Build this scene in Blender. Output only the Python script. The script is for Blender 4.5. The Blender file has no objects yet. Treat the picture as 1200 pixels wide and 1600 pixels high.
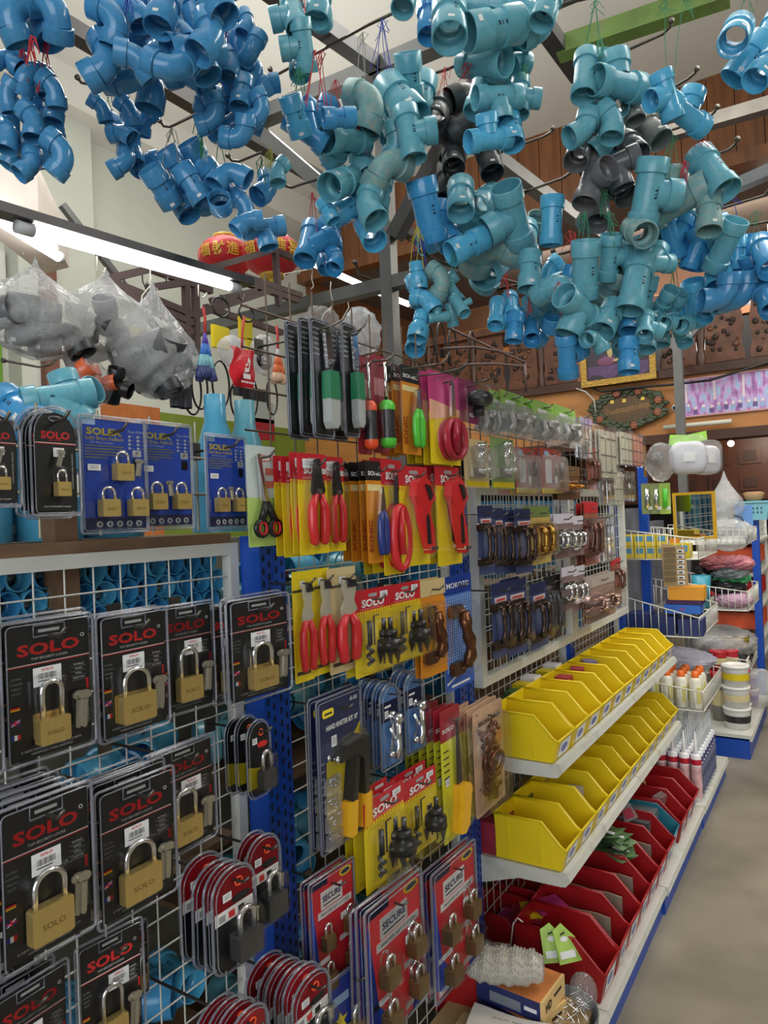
import bpy, math, random
from mathutils import Vector, Matrix
random.seed(7)
scn = bpy.context.scene
COL = scn.collection
PI = math.pi

# ---------------------------------------------------------------- camera, world, lights, exposure
EYE = Vector((0, 0, 1.5))
FPX = 1117.0                                   # focal length in pixels of the 1200x1600 frame
def _basis(yaw, pit, rol):
    f = Vector((-math.sin(yaw)*math.cos(pit), math.cos(yaw)*math.cos(pit), math.sin(pit)))
    r = Vector((math.cos(yaw), math.sin(yaw), 0)); u = r.cross(f)
    c, s = math.cos(rol), math.sin(rol)
    return c*r + s*u, -s*r + c*u, f
CR, CU, CF = _basis(math.radians(32.72), math.radians(.47), math.radians(-2.23))
cam = bpy.data.objects.new('camera', bpy.data.cameras.new('camera')); COL.objects.link(cam)
M = Matrix((( CR.x, CU.x, -CF.x, EYE.x), (CR.y, CU.y, -CF.y, EYE.y), (CR.z, CU.z, -CF.z, EYE.z), (0, 0, 0, 1)))
cam.matrix_world = M
cam.data.sensor_fit = 'VERTICAL'; cam.data.sensor_height = 36; cam.data.lens = 36*FPX/1600
cam.data.clip_start = .05
scn.camera = cam
scn.view_settings.view_transform = 'Standard'; scn.view_settings.look = 'None'
scn.view_settings.exposure = 0.35; scn.view_settings.gamma = 1
scn.cycles.transparent_max_bounces = 40
scn.cycles.max_bounces = 8

w = bpy.data.worlds.new('world'); scn.world = w; w.use_nodes = True
w.node_tree.nodes['Background'].inputs[0].default_value = (.80, .87, 1, 1)
w.node_tree.nodes['Background'].inputs[1].default_value = .22

def area(name, loc, target, sx, sy, power, col=(1, 1, 1)):
    l = bpy.data.lights.new(name, 'AREA'); l.shape = 'RECTANGLE'; l.size = sx; l.size_y = sy
    l.energy = power; l.color = col
    o = bpy.data.objects.new(name, l); COL.objects.link(o); o.location = loc
    o.rotation_euler = (Vector(target)-Vector(loc)).to_track_quat('-Z', 'Y').to_euler()
    return o
# added fill standing for street daylight behind and right; unseen ceiling battens above the aisles
area('street_side_fill', (1.2, -3.6, 2.2), (-1.6, 3, 1.2), 4.5, 3.2, 130, (.93, .97, 1))
area('aisle_batten_light', (.9, 3.0, 3.9), (-.2, 3.0, 0), .5, 4.5, 85, (1, .98, .93))
area('aisle_batten_light', (-2.8, 2.6, 5.2), (-2.8, 2.6, 0), .5, 4.5, 120, (1, .99, .96))
area('ceiling_fill', (-.6, 1.6, 3.95), (-.6, 1.6, 6), .6, 5.0, 95, (1, .99, .96))  # upward fill added to brighten the ceiling, no fixture behind it
area('ceiling_fill', (-3.6, 4.0, 3.6), (-3.6, 4.2, 6), .5, 4.0, 38, (1, .99, .96))  # second added upward fill, nearer the left wall
area('lower_room_fill', (-.2, 8.3, 2.35), (-.4, 9.6, 1.9), 1.6, .3, 16, (1, .88, .72))  # fill added to brighten the cupboard in the lower room
area('mezzanine_fill', (-1.5, 8.4, 4.6), (-1.5, 9.6, 3.2), 4.0, .3, 90, (1, .92, .8))  # unseen fill added to lift the upper floor interior
area('aisle_batten_light', (1.0, 6.3, 4.2), (.2, 6.3, 0), 2.5, .4, 60, (1, .93, .82))

# ---------------------------------------------------------------- from a pixel of the photo to a place in the shop
def ray(x, y): return CF + CR*((x-600)/FPX) + CU*((800-y)/FPX)
def on_x(x, y, X):
    d = ray(x, y); t = X/d.x; return EYE + d*t
def on_y(x, y, Y):
    d = ray(x, y); t = Y/d.y; return EYE + d*t
def on_z(x, y, Z):
    d = ray(x, y); t = (Z-EYE.z)/d.z; return EYE + d*t
def at_d(x, y, dist): return EYE + ray(x, y)*dist

# ---------------------------------------------------------------- materials
MATS = {}
def mat(name, col, rough=.5, metal=0., var=0., vscale=8., dirt=None, dscale=3., dlo=.5, bump=0., spec=.5, coat=0., stretch=None):
    if name in MATS: return MATS[name]
    m = bpy.data.materials.new(name); m.use_nodes = True; nt = m.node_tree; b = nt.nodes['Principled BSDF']
    b.inputs['Base Color'].default_value = (*col, 1); b.inputs['Roughness'].default_value = rough
    b.inputs['Metallic'].default_value = metal; b.inputs['Specular IOR Level'].default_value = spec
    if coat: b.inputs['Coat Weight'].default_value = coat
    tc = nt.nodes.new('ShaderNodeTexCoord'); src = tc.outputs['Object']
    if stretch:
        mp = nt.nodes.new('ShaderNodeMapping'); mp.inputs['Scale'].default_value = stretch
        nt.links.new(src, mp.inputs[0]); src = mp.outputs[0]
    last = None
    if var:
        n = nt.nodes.new('ShaderNodeTexNoise'); n.inputs['Scale'].default_value = vscale; n.inputs['Detail'].default_value = 4
        nt.links.new(src, n.inputs['Vector'])
        r = nt.nodes.new('ShaderNodeValToRGB')
        r.color_ramp.elements[0].position = .3; r.color_ramp.elements[1].position = .7
        r.color_ramp.elements[0].color = (*[c*(1-var) for c in col], 1); r.color_ramp.elements[1].color = (*[min(1, c*(1+var)) for c in col], 1)
        nt.links.new(n.outputs[0], r.inputs[0]); last = r.outputs[0]
        if bump:
            bp = nt.nodes.new('ShaderNodeBump'); bp.inputs['Strength'].default_value = bump; bp.inputs['Distance'].default_value = .01
            nt.links.new(n.outputs[0], bp.inputs['Height']); nt.links.new(bp.outputs[0], b.inputs['Normal'])
    if dirt:
        n2 = nt.nodes.new('ShaderNodeTexNoise'); n2.inputs['Scale'].default_value = dscale; n2.inputs['Detail'].default_value = 5
        nt.links.new(src, n2.inputs['Vector'])
        r2 = nt.nodes.new('ShaderNodeValToRGB'); r2.color_ramp.elements[0].position = dlo; r2.color_ramp.elements[1].position = min(1, dlo+.25)
        r2.color_ramp.elements[0].color = (0, 0, 0, 1); r2.color_ramp.elements[1].color = (.8, .8, .8, 1)
        nt.links.new(n2.outputs[0], r2.inputs[0])
        mx = nt.nodes.new('ShaderNodeMix'); mx.data_type = 'RGBA'; mx.inputs[6].default_value = (*col, 1); mx.inputs[7].default_value = (*dirt, 1)
        nt.links.new(r2.outputs[0], mx.inputs[0])
        if last: nt.links.new(last, mx.inputs[6])
        last = mx.outputs[2]
    if last: nt.links.new(last, b.inputs['Base Color'])
    MATS[name] = m; return m
def clear_mat(name, tint=(1, 1, 1), haze=.0, hazecol=(.8, .82, .85), gl=.10, rough=.08, bump=0., bscale=40, fk=.45):
    m = bpy.data.materials.new(name); m.use_nodes = True; nt = m.node_tree; nt.nodes.clear()
    out = nt.nodes.new('ShaderNodeOutputMaterial'); tr = nt.nodes.new('ShaderNodeBsdfTransparent'); tr.inputs[0].default_value = (*tint, 1)
    g = nt.nodes.new('ShaderNodeBsdfGlossy'); g.inputs['Roughness'].default_value = rough
    lw = nt.nodes.new('ShaderNodeLayerWeight'); lw.inputs['Blend'].default_value = .25
    ma = nt.nodes.new('ShaderNodeMath'); ma.operation = 'MULTIPLY_ADD'; ma.inputs[1].default_value = fk; ma.inputs[2].default_value = gl; ma.use_clamp = True
    nt.links.new(lw.outputs['Fresnel'], ma.inputs[0])
    a = tr.outputs[0]
    if haze:
        df = nt.nodes.new('ShaderNodeBsdfDiffuse'); df.inputs[0].default_value = (*hazecol, 1)
        m0 = nt.nodes.new('ShaderNodeMixShader'); m0.inputs[0].default_value = haze
        nt.links.new(tr.outputs[0], m0.inputs[1]); nt.links.new(df.outputs[0], m0.inputs[2]); a = m0.outputs[0]
    mx = nt.nodes.new('ShaderNodeMixShader')
    nt.links.new(ma.outputs[0], mx.inputs[0]); nt.links.new(a, mx.inputs[1]); nt.links.new(g.outputs[0], mx.inputs[2])
    nt.links.new(mx.outputs[0], out.inputs[0])
    if bump:
        n = nt.nodes.new('ShaderNodeTexNoise'); n.inputs['Scale'].default_value = bscale; n.inputs['Detail'].default_value = 3
        bp = nt.nodes.new('ShaderNodeBump'); bp.inputs['Strength'].default_value = bump; bp.inputs['Distance'].default_value = .02
        nt.links.new(n.outputs[0], bp.inputs['Height'])
        for s in (g, lw): nt.links.new(bp.outputs[0], s.inputs['Normal'])
    MATS[name] = m; return m
def glow_mat(name, col, power):
    m = bpy.data.materials.new(name); m.use_nodes = True; b = m.node_tree.nodes['Principled BSDF']
    b.inputs['Base Color'].default_value = (*col, 1); b.inputs['Emission Color'].default_value = (*col, 1); b.inputs['Emission Strength'].default_value = power
    MATS[name] = m; return m
def S(r, g, b):                                 # 8-bit display colour to linear
    f = lambda c: (c/255/12.92) if c <= 10 else ((c/255+.055)/1.055)**2.4
    return (f(r), f(g), f(b))

# ---------------------------------------------------------------- mesh collector
class MB:
    def __init__(s): s.v = []; s.f = []; s.m = []; s.sm = []; s.mats = []
    def mi(s, m):
        if m not in s.mats: s.mats.append(m)
        return s.mats.index(m)
    def add(s, vs, fs, m, smooth=False, T=None):
        o = len(s.v); k = s.mi(m)
        for p in vs:
            p = Vector(p); s.v.append(T @ p if T else p)
        for f in fs: s.f.append([i+o for i in f]); s.m.append(k); s.sm.append(smooth)
        return s
    def box(s, lo, hi, m, T=None):
        x0, y0, z0 = lo; x1, y1, z1 = hi
        vs = [(x0,y0,z0),(x1,y0,z0),(x1,y1,z0),(x0,y1,z0),(x0,y0,z1),(x1,y0,z1),(x1,y1,z1),(x0,y1,z1)]
        return s.add(vs, [(0,3,2,1),(4,5,6,7),(0,1,5,4),(1,2,6,5),(2,3,7,6),(3,0,4,7)], m, False, T)
    def prism(s, pts, y0, y1, m, T=None, smooth=False):        # outline in the local xz plane (counter-clockwise seen from -y), from y0 (front) to y1 (back)
        n = len(pts); vs = [(x, y0, z) for x, z in pts] + [(x, y1, z) for x, z in pts]
        fs = [list(range(n)), list(range(2*n-1, n-1, -1))]
        s.add(vs, fs, m, False, T)
        vs2 = vs; s.add(vs2, [(i, i+n, (i+1) % n + n, (i+1) % n) for i in range(n)], m, smooth, T); return s
    def bulge(s, pts, y0, y1, m, inset=.75, T=None):           # blown plastic dome over an outline
        n = len(pts); cx = sum(p[0] for p in pts)/n; cz = sum(p[1] for p in pts)/n
        rings = [(1, 0), (.97, .55), (.9, .85), (inset, 1.0)]
        vs = []
        for k, h in rings: vs += [(cx+(x-cx)*k, y0+(y1-y0)*h, cz+(z-cz)*k) for x, z in pts]
        fs = [(r*n+i, r*n+(i+1) % n, (r+1)*n+(i+1) % n, (r+1)*n+i) for r in range(3) for i in range(n)]
        fs.append([3*n+i for i in range(n)])
        return s.add(vs, fs, m, True, T)
    def tube(s, pts, r, m, n=8, caps=True, T=None, closed=False):
        pts = [Vector(p) for p in pts]; k = len(pts)
        rs = r if isinstance(r, (list, tuple)) else [r]*k
        vs = []; fs = []; nrm = None
        for i, p in enumerate(pts):
            if closed: t = pts[(i+1) % k]-pts[i-1]
            else: t = pts[min(i+1, k-1)]-pts[max(i-1, 0)]
            if t.length < 1e-9: t = Vector((0, 0, 1))
            t.normalize()
            if nrm is None:
                nrm = t.orthogonal().normalized()
            else:
                nrm = nrm - t*nrm.dot(t)
                nrm = nrm.normalized() if nrm.length > 1e-6 else t.orthogonal().normalized()
            b = t.cross(nrm)
            for j in range(n):
                a = 2*PI*j/n; vs.append(p + (nrm*math.cos(a)+b*math.sin(a))*rs[i])
        rng = k if closed else k-1
        for i in range(rng):
            for j in range(n):
                a, b2 = i*n, ((i+1) % k)*n
                fs.append((a+j, a+(j+1) % n, b2+(j+1) % n, b2+j))
        if caps and not closed: fs += [list(range(n-1, -1, -1)), list(range((k-1)*n, k*n))]
        return s.add(vs, fs, m, n > 4, T)
    def lathe(s, prof, m, n=24, T=None, closed=False, smooth=True):   # profile of (radius, height) turned about local Z
        vs = []; fs = []; k = len(prof)
        for r, h in prof:
            for j in range(n):
                a = 2*PI*j/n; vs.append((r*math.cos(a), r*math.sin(a), h))
        for i in range(k if closed else k-1):
            for j in range(n):
                a, b = i*n, ((i+1) % k)*n
                fs.append((a+j, a+(j+1) % n, b+(j+1) % n, b+j))
        return s.add(vs, fs, m, smooth, T)
    def sphere(s, c, r, m, nu=14, nv=9, sc=(1, 1, 1), T=None):
        c = Vector(c); vs = []; fs = []
        for i in range(nv+1):
            ph = PI*i/nv
            for j in range(nu):
                a = 2*PI*j/nu; vs.append(c+Vector((r*sc[0]*math.sin(ph)*math.cos(a), r*sc[1]*math.sin(ph)*math.sin(a), r*sc[2]*math.cos(ph))))
        for i in range(nv):
            for j in range(nu): fs.append((i*nu+j, (i+1)*nu+j, (i+1)*nu+(j+1) % nu, i*nu+(j+1) % nu))
        return s.add(vs, fs, m, True, T)
    def sheet(s, grid, m, smooth=True, T=None):
        h = len(grid); wd = len(grid[0]); vs = [p for row in grid for p in row]
        return s.add(vs, [(i*wd+j, i*wd+j+1, (i+1)*wd+j+1, (i+1)*wd+j) for i in range(h-1) for j in range(wd-1)], m, smooth, T)
    def text(s, body, x, z, y, m, h=None, w=None, align='C', bold=.0, T=None, rot=0):   # lettering flat on the xz plane at depth y
        vs, fs, bw, bh = text_geo(body, bold)
        if not vs: return s
        if h and w: sx, sz = w/bw, h/bh
        elif h: sx = sz = h/bh
        else: sx = sz = w/bw
        ox = {'C': -bw*sx/2, 'L': 0, 'R': -bw*sx}[align]
        c, sn = math.cos(rot), math.sin(rot); q = []
        for a, b in vs:
            px, pz = ox+a*sx, (b-bh/2)*sz
            q.append((x+px*c-pz*sn, y, z+px*sn+pz*c))
        return s.add(q, fs, m, False, T)
    def build(s, name, parent=None, loc=None):
        me = bpy.data.meshes.new(name); me.from_pydata([tuple(p) for p in s.v], [], s.f)
        for m in s.mats: me.materials.append(m)
        me.polygons.foreach_set('material_index', s.m); me.polygons.foreach_set('use_smooth', s.sm)
        me.update()
        o = bpy.data.objects.new(name, me); COL.objects.link(o)
        if parent: o.parent = parent
        if loc is not None: o.location = loc
        return o
_TXT = {}
def text_geo(body, bold=0.):
    k = (body, bold)
    if k in _TXT: return _TXT[k]
    cu = bpy.data.curves.new('lettering', 'FONT'); cu.body = body; cu.size = 1; cu.resolution_u = 2; cu.offset = bold; cu.fill_mode = 'FRONT'
    o = bpy.data.objects.new('lettering', cu); COL.objects.link(o)
    bpy.context.view_layer.update()
    me = bpy.data.meshes.new_from_object(o.evaluated_get(bpy.context.evaluated_depsgraph_get()))
    vs = [(v.co.x, v.co.y) for v in me.vertices]; fs = [list(p.vertices) for p in me.polygons]
    bpy.data.objects.remove(o); bpy.data.curves.remove(cu); bpy.data.meshes.remove(me)
    if not vs: _TXT[k] = ([], [], 1, 1); return _TXT[k]
    x0 = min(v[0] for v in vs); y0 = min(v[1] for v in vs); bw = max(v[0] for v in vs)-x0; bh = max(v[1] for v in vs)-y0
    _TXT[k] = ([(a-x0, b-y0) for a, b in vs], fs, bw, bh); return _TXT[k]

# ---------------------------------------------------------------- naming
LABELS = {}
def tag(o, label, cat, group=None, kind=None):
    n = LABELS.get(label, 0); LABELS[label] = n+1
    o['label'] = label; o['category'] = cat
    if group: o['group'] = group
    if kind: o['kind'] = kind
    return o
def thing(name, label, cat, loc=(0, 0, 0), rz=0., group=None):
    o = bpy.data.objects.new(name, None); COL.objects.link(o); o.empty_display_size = .03
    o.location = loc; o.rotation_euler = (0, 0, rz)
    return tag(o, label, cat, group) if label else o
def struct(o): o['kind'] = 'structure'; return o
def copy_tree(o, parent=None):
    c = o.copy(); COL.objects.link(c)
    if parent: c.parent = parent
    for ch in o.children: copy_tree(ch, c)
    return c
ORD = ['first', 'second', 'third', 'fourth', 'fifth', 'sixth', 'seventh', 'eighth', 'ninth', 'tenth', 'eleventh', 'twelfth', 'thirteenth', 'fourteenth', 'fifteenth', 'sixteenth', 'seventeenth', 'eighteenth', 'nineteenth', 'twentieth']
def rrect(w, h, r, n=4, top=None):              # rounded rectangle, bottom edge at z = 0; top = radius of the two upper corners
    t = r if top is None else top; p = []
    for cx, cz, rr, a0 in ((w/2-r, r, r, -90), (w/2-t, h-t, t, 0), (-w/2+t, h-t, t, 90), (-w/2+r, r, r, 180)):
        for i in range(n+1):
            a = math.radians(a0+90*i/n); p.append((cx+rr*math.cos(a), cz+rr*math.sin(a)))
    return p
# ================================================================ THE ROOM
floor_m = mat('concrete_floor', S(138, 130, 113), .38, var=.22, vscale=2.2, dirt=S(92, 84, 70), dscale=1.6, dlo=.47, bump=.1)
wall_m = mat('pale_green_wall', S(196, 199, 187), .8, var=.05, vscale=1.5)
ceil_m = mat('white_ceiling', S(214, 212, 203), .9, var=.04, vscale=1)
wood_m = mat('varnished_planks', S(120, 76, 46), .35, var=.28, vscale=2.5, stretch=(6, 6, .6))
ply_m = mat('orange_plywood', S(184, 124, 66), .38, var=.14, vscale=3, stretch=(1, 1, 5))
dark_m = mat('dark_wood', S(70, 40, 24), .4, var=.3, vscale=4)
carve_m = mat('carved_wood', S(98, 58, 36), .35, var=.35, vscale=14, bump=.3)
taupe_m = mat('taupe_ceiling', S(120, 108, 98), .8, var=.05)
steel_m = mat('grey_painted_steel', S(112, 112, 110), .42, .35, var=.12, vscale=9, dirt=S(80, 72, 62), dscale=5, dlo=.58)
steel_dk = mat('dark_steel', S(74, 72, 72), .45, .4, var=.15, vscale=9)
rust_m = mat('brown_painted_steel', S(92, 72, 70), .5, .2, var=.15)
white_st = mat('white_painted_steel', S(216, 216, 208), .4, .1, var=.05, dirt=S(170, 165, 150), dscale=6, dlo=.6)
blue_st = mat('blue_painted_steel', S(24, 74, 172), .36, .1, var=.12)
slot_m = mat('slot_shadow', S(8, 14, 34), .9)
wire_m = mat('galvanised_wire', S(208, 208, 200), .4, .2)
wire_dk = mat('dark_wire', S(84, 80, 74), .35, .8)
black_m = mat('black_plastic', S(24, 24, 26), .35, var=.1)

def slab(name, lo, hi, m):
    b = MB(); b.box(lo, hi, m); return struct(b.build(name))
slab('floor', (-8, -4.5, -.1), (6, 13, 0), floor_m)
slab('ceiling', (-6.1, -4.5, 5.6), (6, 7.6, 5.7), ceil_m)
slab('wall_left', (-6.2, -4.5, 0), (-6, 13, 5.7), wall_m)
slab('wall_right', (6, -4.5, 0), (6.2, 13, 5.7), wall_m)
slab('trim_1', (-6, 3.45, 0), (-5.8, 4.2, 5.6), wall_m)          # pilaster on the left wall
slab('trim_2', (-6, -4, 5.25), (-5.6, 7.6, 5.6), ceil_m)         # beam under the ceiling
slab('trim_4', (-6.0, 4.2, 0), (-5.985, 5.05, 2.74), mat('orange_wall_paint', S(176, 104, 52), .6, var=.1))
slab('trim_5', (-6.0, 5.05, 0), (-5.985, 7.6, 2.70), mat('green_wall_paint', S(112, 130, 44), .6, var=.1))
# window bay at the left end: painted panel, brown post, white blind
slab('trim_6', (-6.0, 2.6, 1.4), (-5.97, 3.38, 3.1), MATS['orange_wall_paint'])
slab('trim_7', (-5.97, 3.20, 1.4), (-5.95, 3.37, 3.1), mat('lime_wall_paint', S(96, 140, 36), .6, var=.1))
slab('trim_8', (-5.8, 3.62, 1.0), (-5.72, 3.75, 4.0), mat('brown_post_paint', S(112, 72, 58), .5, var=.1))
slab('window_1', (-6.0, 2.2, 3.12), (-5.94, 3.42, 3.9), mat('white_blind', S(205, 203, 196), .7))
# boxed ledge under the high lamp
b = MB(); pts = [on_z(x, y, 3.5) for x, y in ((-70, 322), (67, 428), (108, 418), (60, 330))]
LQ = (pts[0].lerp(pts[1], .15), pts[0].lerp(pts[1], .93))
n = len(pts); vs = [tuple(p) for p in pts]+[(p.x, p.y, p.z+.30) for p in pts]
b.add(vs, [[0, 1, 2, 3], [7, 6, 5, 4]]+[[i, (i+1) % n, (i+1) % n+n, i+n] for i in range(n)], mat('ledge_paint', S(206, 196, 186), .7, var=.05))
struct(b.build('trim_9'))

# far end: planked gable, mezzanine opening with carved balustrade, plywood fascia, dark room below
b = MB(); rx = random.Random(3)
x = -6.0
while x < 6:
    b.box((x+.004, 7.5, 4.75), (x+.236, 7.6, 5.62), wood_m); x += .24
b.box((-6, 7.53, 4.75), (6, 7.6, 5.62), dark_m)
struct(b.build('wall_back_upper'))
slab('trim_10', (-6, 7.42, 4.66), (6, 7.6, 4.78), wood_m)
slab('ceiling_mezzanine', (-6, 7.6, 4.72), (6, 12.9, 4.8), taupe_m)
slab('floor_mezzanine', (-6, 7.62, 2.62), (6, 12.9, 2.75), dark_m)
slab('wall_back', (-6, 10.2, 2.6), (6, 10.4, 4.8), mat('mezzanine_wall', S(120, 82, 56), .6, var=.2, vscale=2))
slab('wall_left_mezzanine', (-6, 7.6, 2.75), (-5.9, 12, 4.8), wood_m)
slab('trim_11', (-6, 7.44, 2.20), (6, 7.6, 2.78), ply_m)                       # plywood fascia
slab('trim_12', (-6, 7.38, 2.76), (6, 7.6, 2.84), dark_m)
slab('trim_13', (-6, 7.36, 2.12), (6, 7.62, 2.21), dark_m)
slab('trim_14', (-6, 7.40, 3.50), (6, 7.58, 3.58), carve_m)                   # handrail
def splat(cx):
    b = MB(); w_ = .192
    out = []
    for i in range(13):
        t = i/12; z = 2.86+.64*t; hw = w_*(.72+.28*math.cos(2*PI*t*1.0)**2 - .10*math.cos(4*PI*t+.4))
        out.append((hw, z))
    pts = [(cx+a, z) for a, z in out]+[(cx-a, z) for a, z in reversed(out)]
    b.prism(pts, 7.455, 7.50, carve_m)
    for i in range(30):  # raised dabs, mostly dark, painting the shade of carved hollows
        a = rx.uniform(-.13, .13); z = rx.uniform(2.92, 3.42)
        b.sphere((cx+a, 7.452, z), rx.uniform(.015, .032), mat('painted_recess_shade', S(42, 24, 16), .6) if i % 3 else carve_m, 7, 5, (1, .35, 1))
    return b
x = -4.9; k = 0
bal = thing('carved_balustrade', 'brown balustrade of fretted splats along the upper floor edge', 'balustrade', (0, 7.47, 2.84))
while x < .8:
    o = splat(x).build('splat', bal); o.location = (0, -7.47, -2.84)
    x += .40; k += 1
x = -5.1
while x < 1:
    b = MB(); b.lathe([(.045, 2.84), (.05, 2.92), (.03, 3.0), (.05, 3.2), (.03, 3.4), (.05, 3.46), (.045, 3.5)], dark_m, 10)
    o = b.build('baluster', bal); o.location = (x, 0, -2.84); x += .8

# upstairs windows behind the balustrade
glass_dk = mat('dark_window_glass', S(38, 36, 40), .12, spec=.8)
fr_m = mat('window_frame_wood', S(170, 104, 46), .4, var=.2, vscale=3, stretch=(5, 5, .7))
def window(name, x0, x1, z0, z1, nx):
    b = MB(); b.box((x0, 10.13, z0), (x1, 10.16, z1), glass_dk)
    t = .09
    for i in range(nx+1):
        xx = x0+(x1-x0)*i/nx; b.box((xx-t/2, 10.06, z0), (xx+t/2, 10.15, z1), fr_m)
    for zz in (z0, z0+(z1-z0)*.68, z1): b.box((x0-t/2, 10.07, zz-t/2), (x1+t/2, 10.15, zz+t/2), fr_m)
    struct(b.build(name))
window('window_2', -5.6, -3.2, 3.2, 4.3, 3)
window('window_3', -2.4, -.6, 3.2, 4.3, 3)
b = MB(); b.box((-.62, 9.4, 2.75), (-.52, 9.5, 4.72), mat('white_post', S(225, 222, 215), .5)); struct(b.build('trim_15'))

# plywood rafter sides and cabinets of the dark room under the mezzanine
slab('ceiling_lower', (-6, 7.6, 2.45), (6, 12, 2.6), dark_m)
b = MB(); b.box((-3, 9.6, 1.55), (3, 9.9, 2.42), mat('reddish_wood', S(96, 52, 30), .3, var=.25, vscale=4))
for i in range(14):
    xx = -2.4+i*.34
    for z in (1.66, 1.98): 
        b.box((xx, 9.57, z), (xx+.24, 9.6, z+.2), MATS['reddish_wood']); b.box((xx+.05, 9.55, z+.04), (xx+.19, 9.575, z+.16), dark_m)
tag(b.build('wall_cabinet'), 'reddish brown panelled cupboard front in the dark room under the upper floor', 'cabinet')
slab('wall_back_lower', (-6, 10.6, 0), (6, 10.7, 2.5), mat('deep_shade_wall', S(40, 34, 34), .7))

# ================================================================ STEEL FRAME OVERHEAD
def bar(name, p0, p1, t, m, label, cat='beam', up=(0, 0, 1), t2=None):
    p0, p1 = Vector(p0), Vector(p1); d = (p1-p0); L = d.length; d.normalize()
    u = Vector(up)-d*d.dot(Vector(up)); u.normalize(); s = d.cross(u); t2 = t2 or t
    b = MB(); vs = []
    for q in (p0, p1):
        for a, c in ((-1, -1), (1, -1), (1, 1), (-1, 1)): vs.append(q+s*(a*t/2)+u*(c*t2/2)-p0)
    b.add(vs, [(3, 2, 1, 0), (4, 5, 6, 7), (0, 1, 5, 4), (1, 2, 6, 5), (2, 3, 7, 6), (3, 0, 4, 7)], m)
    o = b.build(name, None, p0); tag(o, label, cat); return o
CX, CY, FZ = -1.475, 2.4, 3.3
bar('steel_column', (CX, CY, 0), (CX, CY, FZ-.05), .052, steel_m, 'grey square steel post rising behind the tool cards, nearer of two', 'column', (0, 1, 0))
bar('steel_column', (-1.2, 6.85, 0), (-1.2, 6.85, FZ), .075, steel_m, 'grey square steel post beside the long purple picture, the farther one', 'column', (0, 1, 0))
bar('steel_beam', (-2.35, CY, FZ), (.3, CY+.08, FZ), .075, steel_m, 'dark grey steel beam crossing the top of the nearer post', t2=.06)
bar('steel_beam', (-2.28, .9, FZ), (-2.24, 5.5, FZ), .06, steel_dk, 'dark steel beam running back from the pale wall corner, elbows under it')
bar('steel_beam', (-1.66, 1.0, FZ), (-1.50, CY, FZ), .06, steel_dk, 'dark steel beam meeting the top of the nearer post from the front')
bar('steel_brace', (-2.12, CY, FZ-.06), (CX-.03, CY, 2.62), .055, steel_m, 'grey slanted brace on the window side of the nearer post', 'brace', (0, 1, 0))
bar('steel_brace', (-.93, CY, FZ-.06), (CX+.03, CY, 2.60), .055, steel_dk, 'dark slanted brace on the aisle side of the nearer post', 'brace', (0, 1, 0))
bar('steel_beam', (-2.9, CY, 2.43), (-.95, CY, 2.42), .05, steel_m, 'grey steel rail crossing the nearer post below its braces', 'rail')
bar('steel_beam', on_z(850, 40, 3.3), on_z(905, 118, 3.3), .06, steel_dk, 'short dark beam under the end of the green beam')
bar('green_beam', on_z(872, 78, 3.3), on_z(1140, -12, 3.3), .07, mat('green_paint', S(112, 140, 66), .55, var=.2, dirt=S(150, 140, 110), dscale=9, dlo=.62), 'weathered green painted beam overhead against the white ceiling')
bar('steel_beam', on_z(1015, 350, 2.6), on_z(1215, 262, 2.6), .04, mat('zinc_tube', S(176, 178, 180), .25, .8), 'shiny zinc rail behind the dusty couplings on the aisle side', 'rail')
bar('steel_beam', on_z(745, 225, 3.1), on_z(1010, 425, 2.9), .06, steel_m, 'grey steel beam slanting behind the hanging couplings by the plank gable')
bar('steel_beam', on_z(945, 238, 3.6), on_z(1215, 160, 3.6), .07, mat('worn_zinc', S(112, 106, 98), .45, .4, var=.2), 'worn zinc beam below the plank gable', 'rail')
for (dx, zz), lb in zip(((-.33, .33), (.5, .48)), ('grey slanted brace on the plaque side of the farther post', 'grey slanted brace on the picture side of the farther post')):
    bar('steel_brace', (-1.2, 6.85, 2.92), (-1.2+dx, 6.85, 2.92+zz), .07, steel_m, lb, 'brace', (0, 1, 0))

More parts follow.
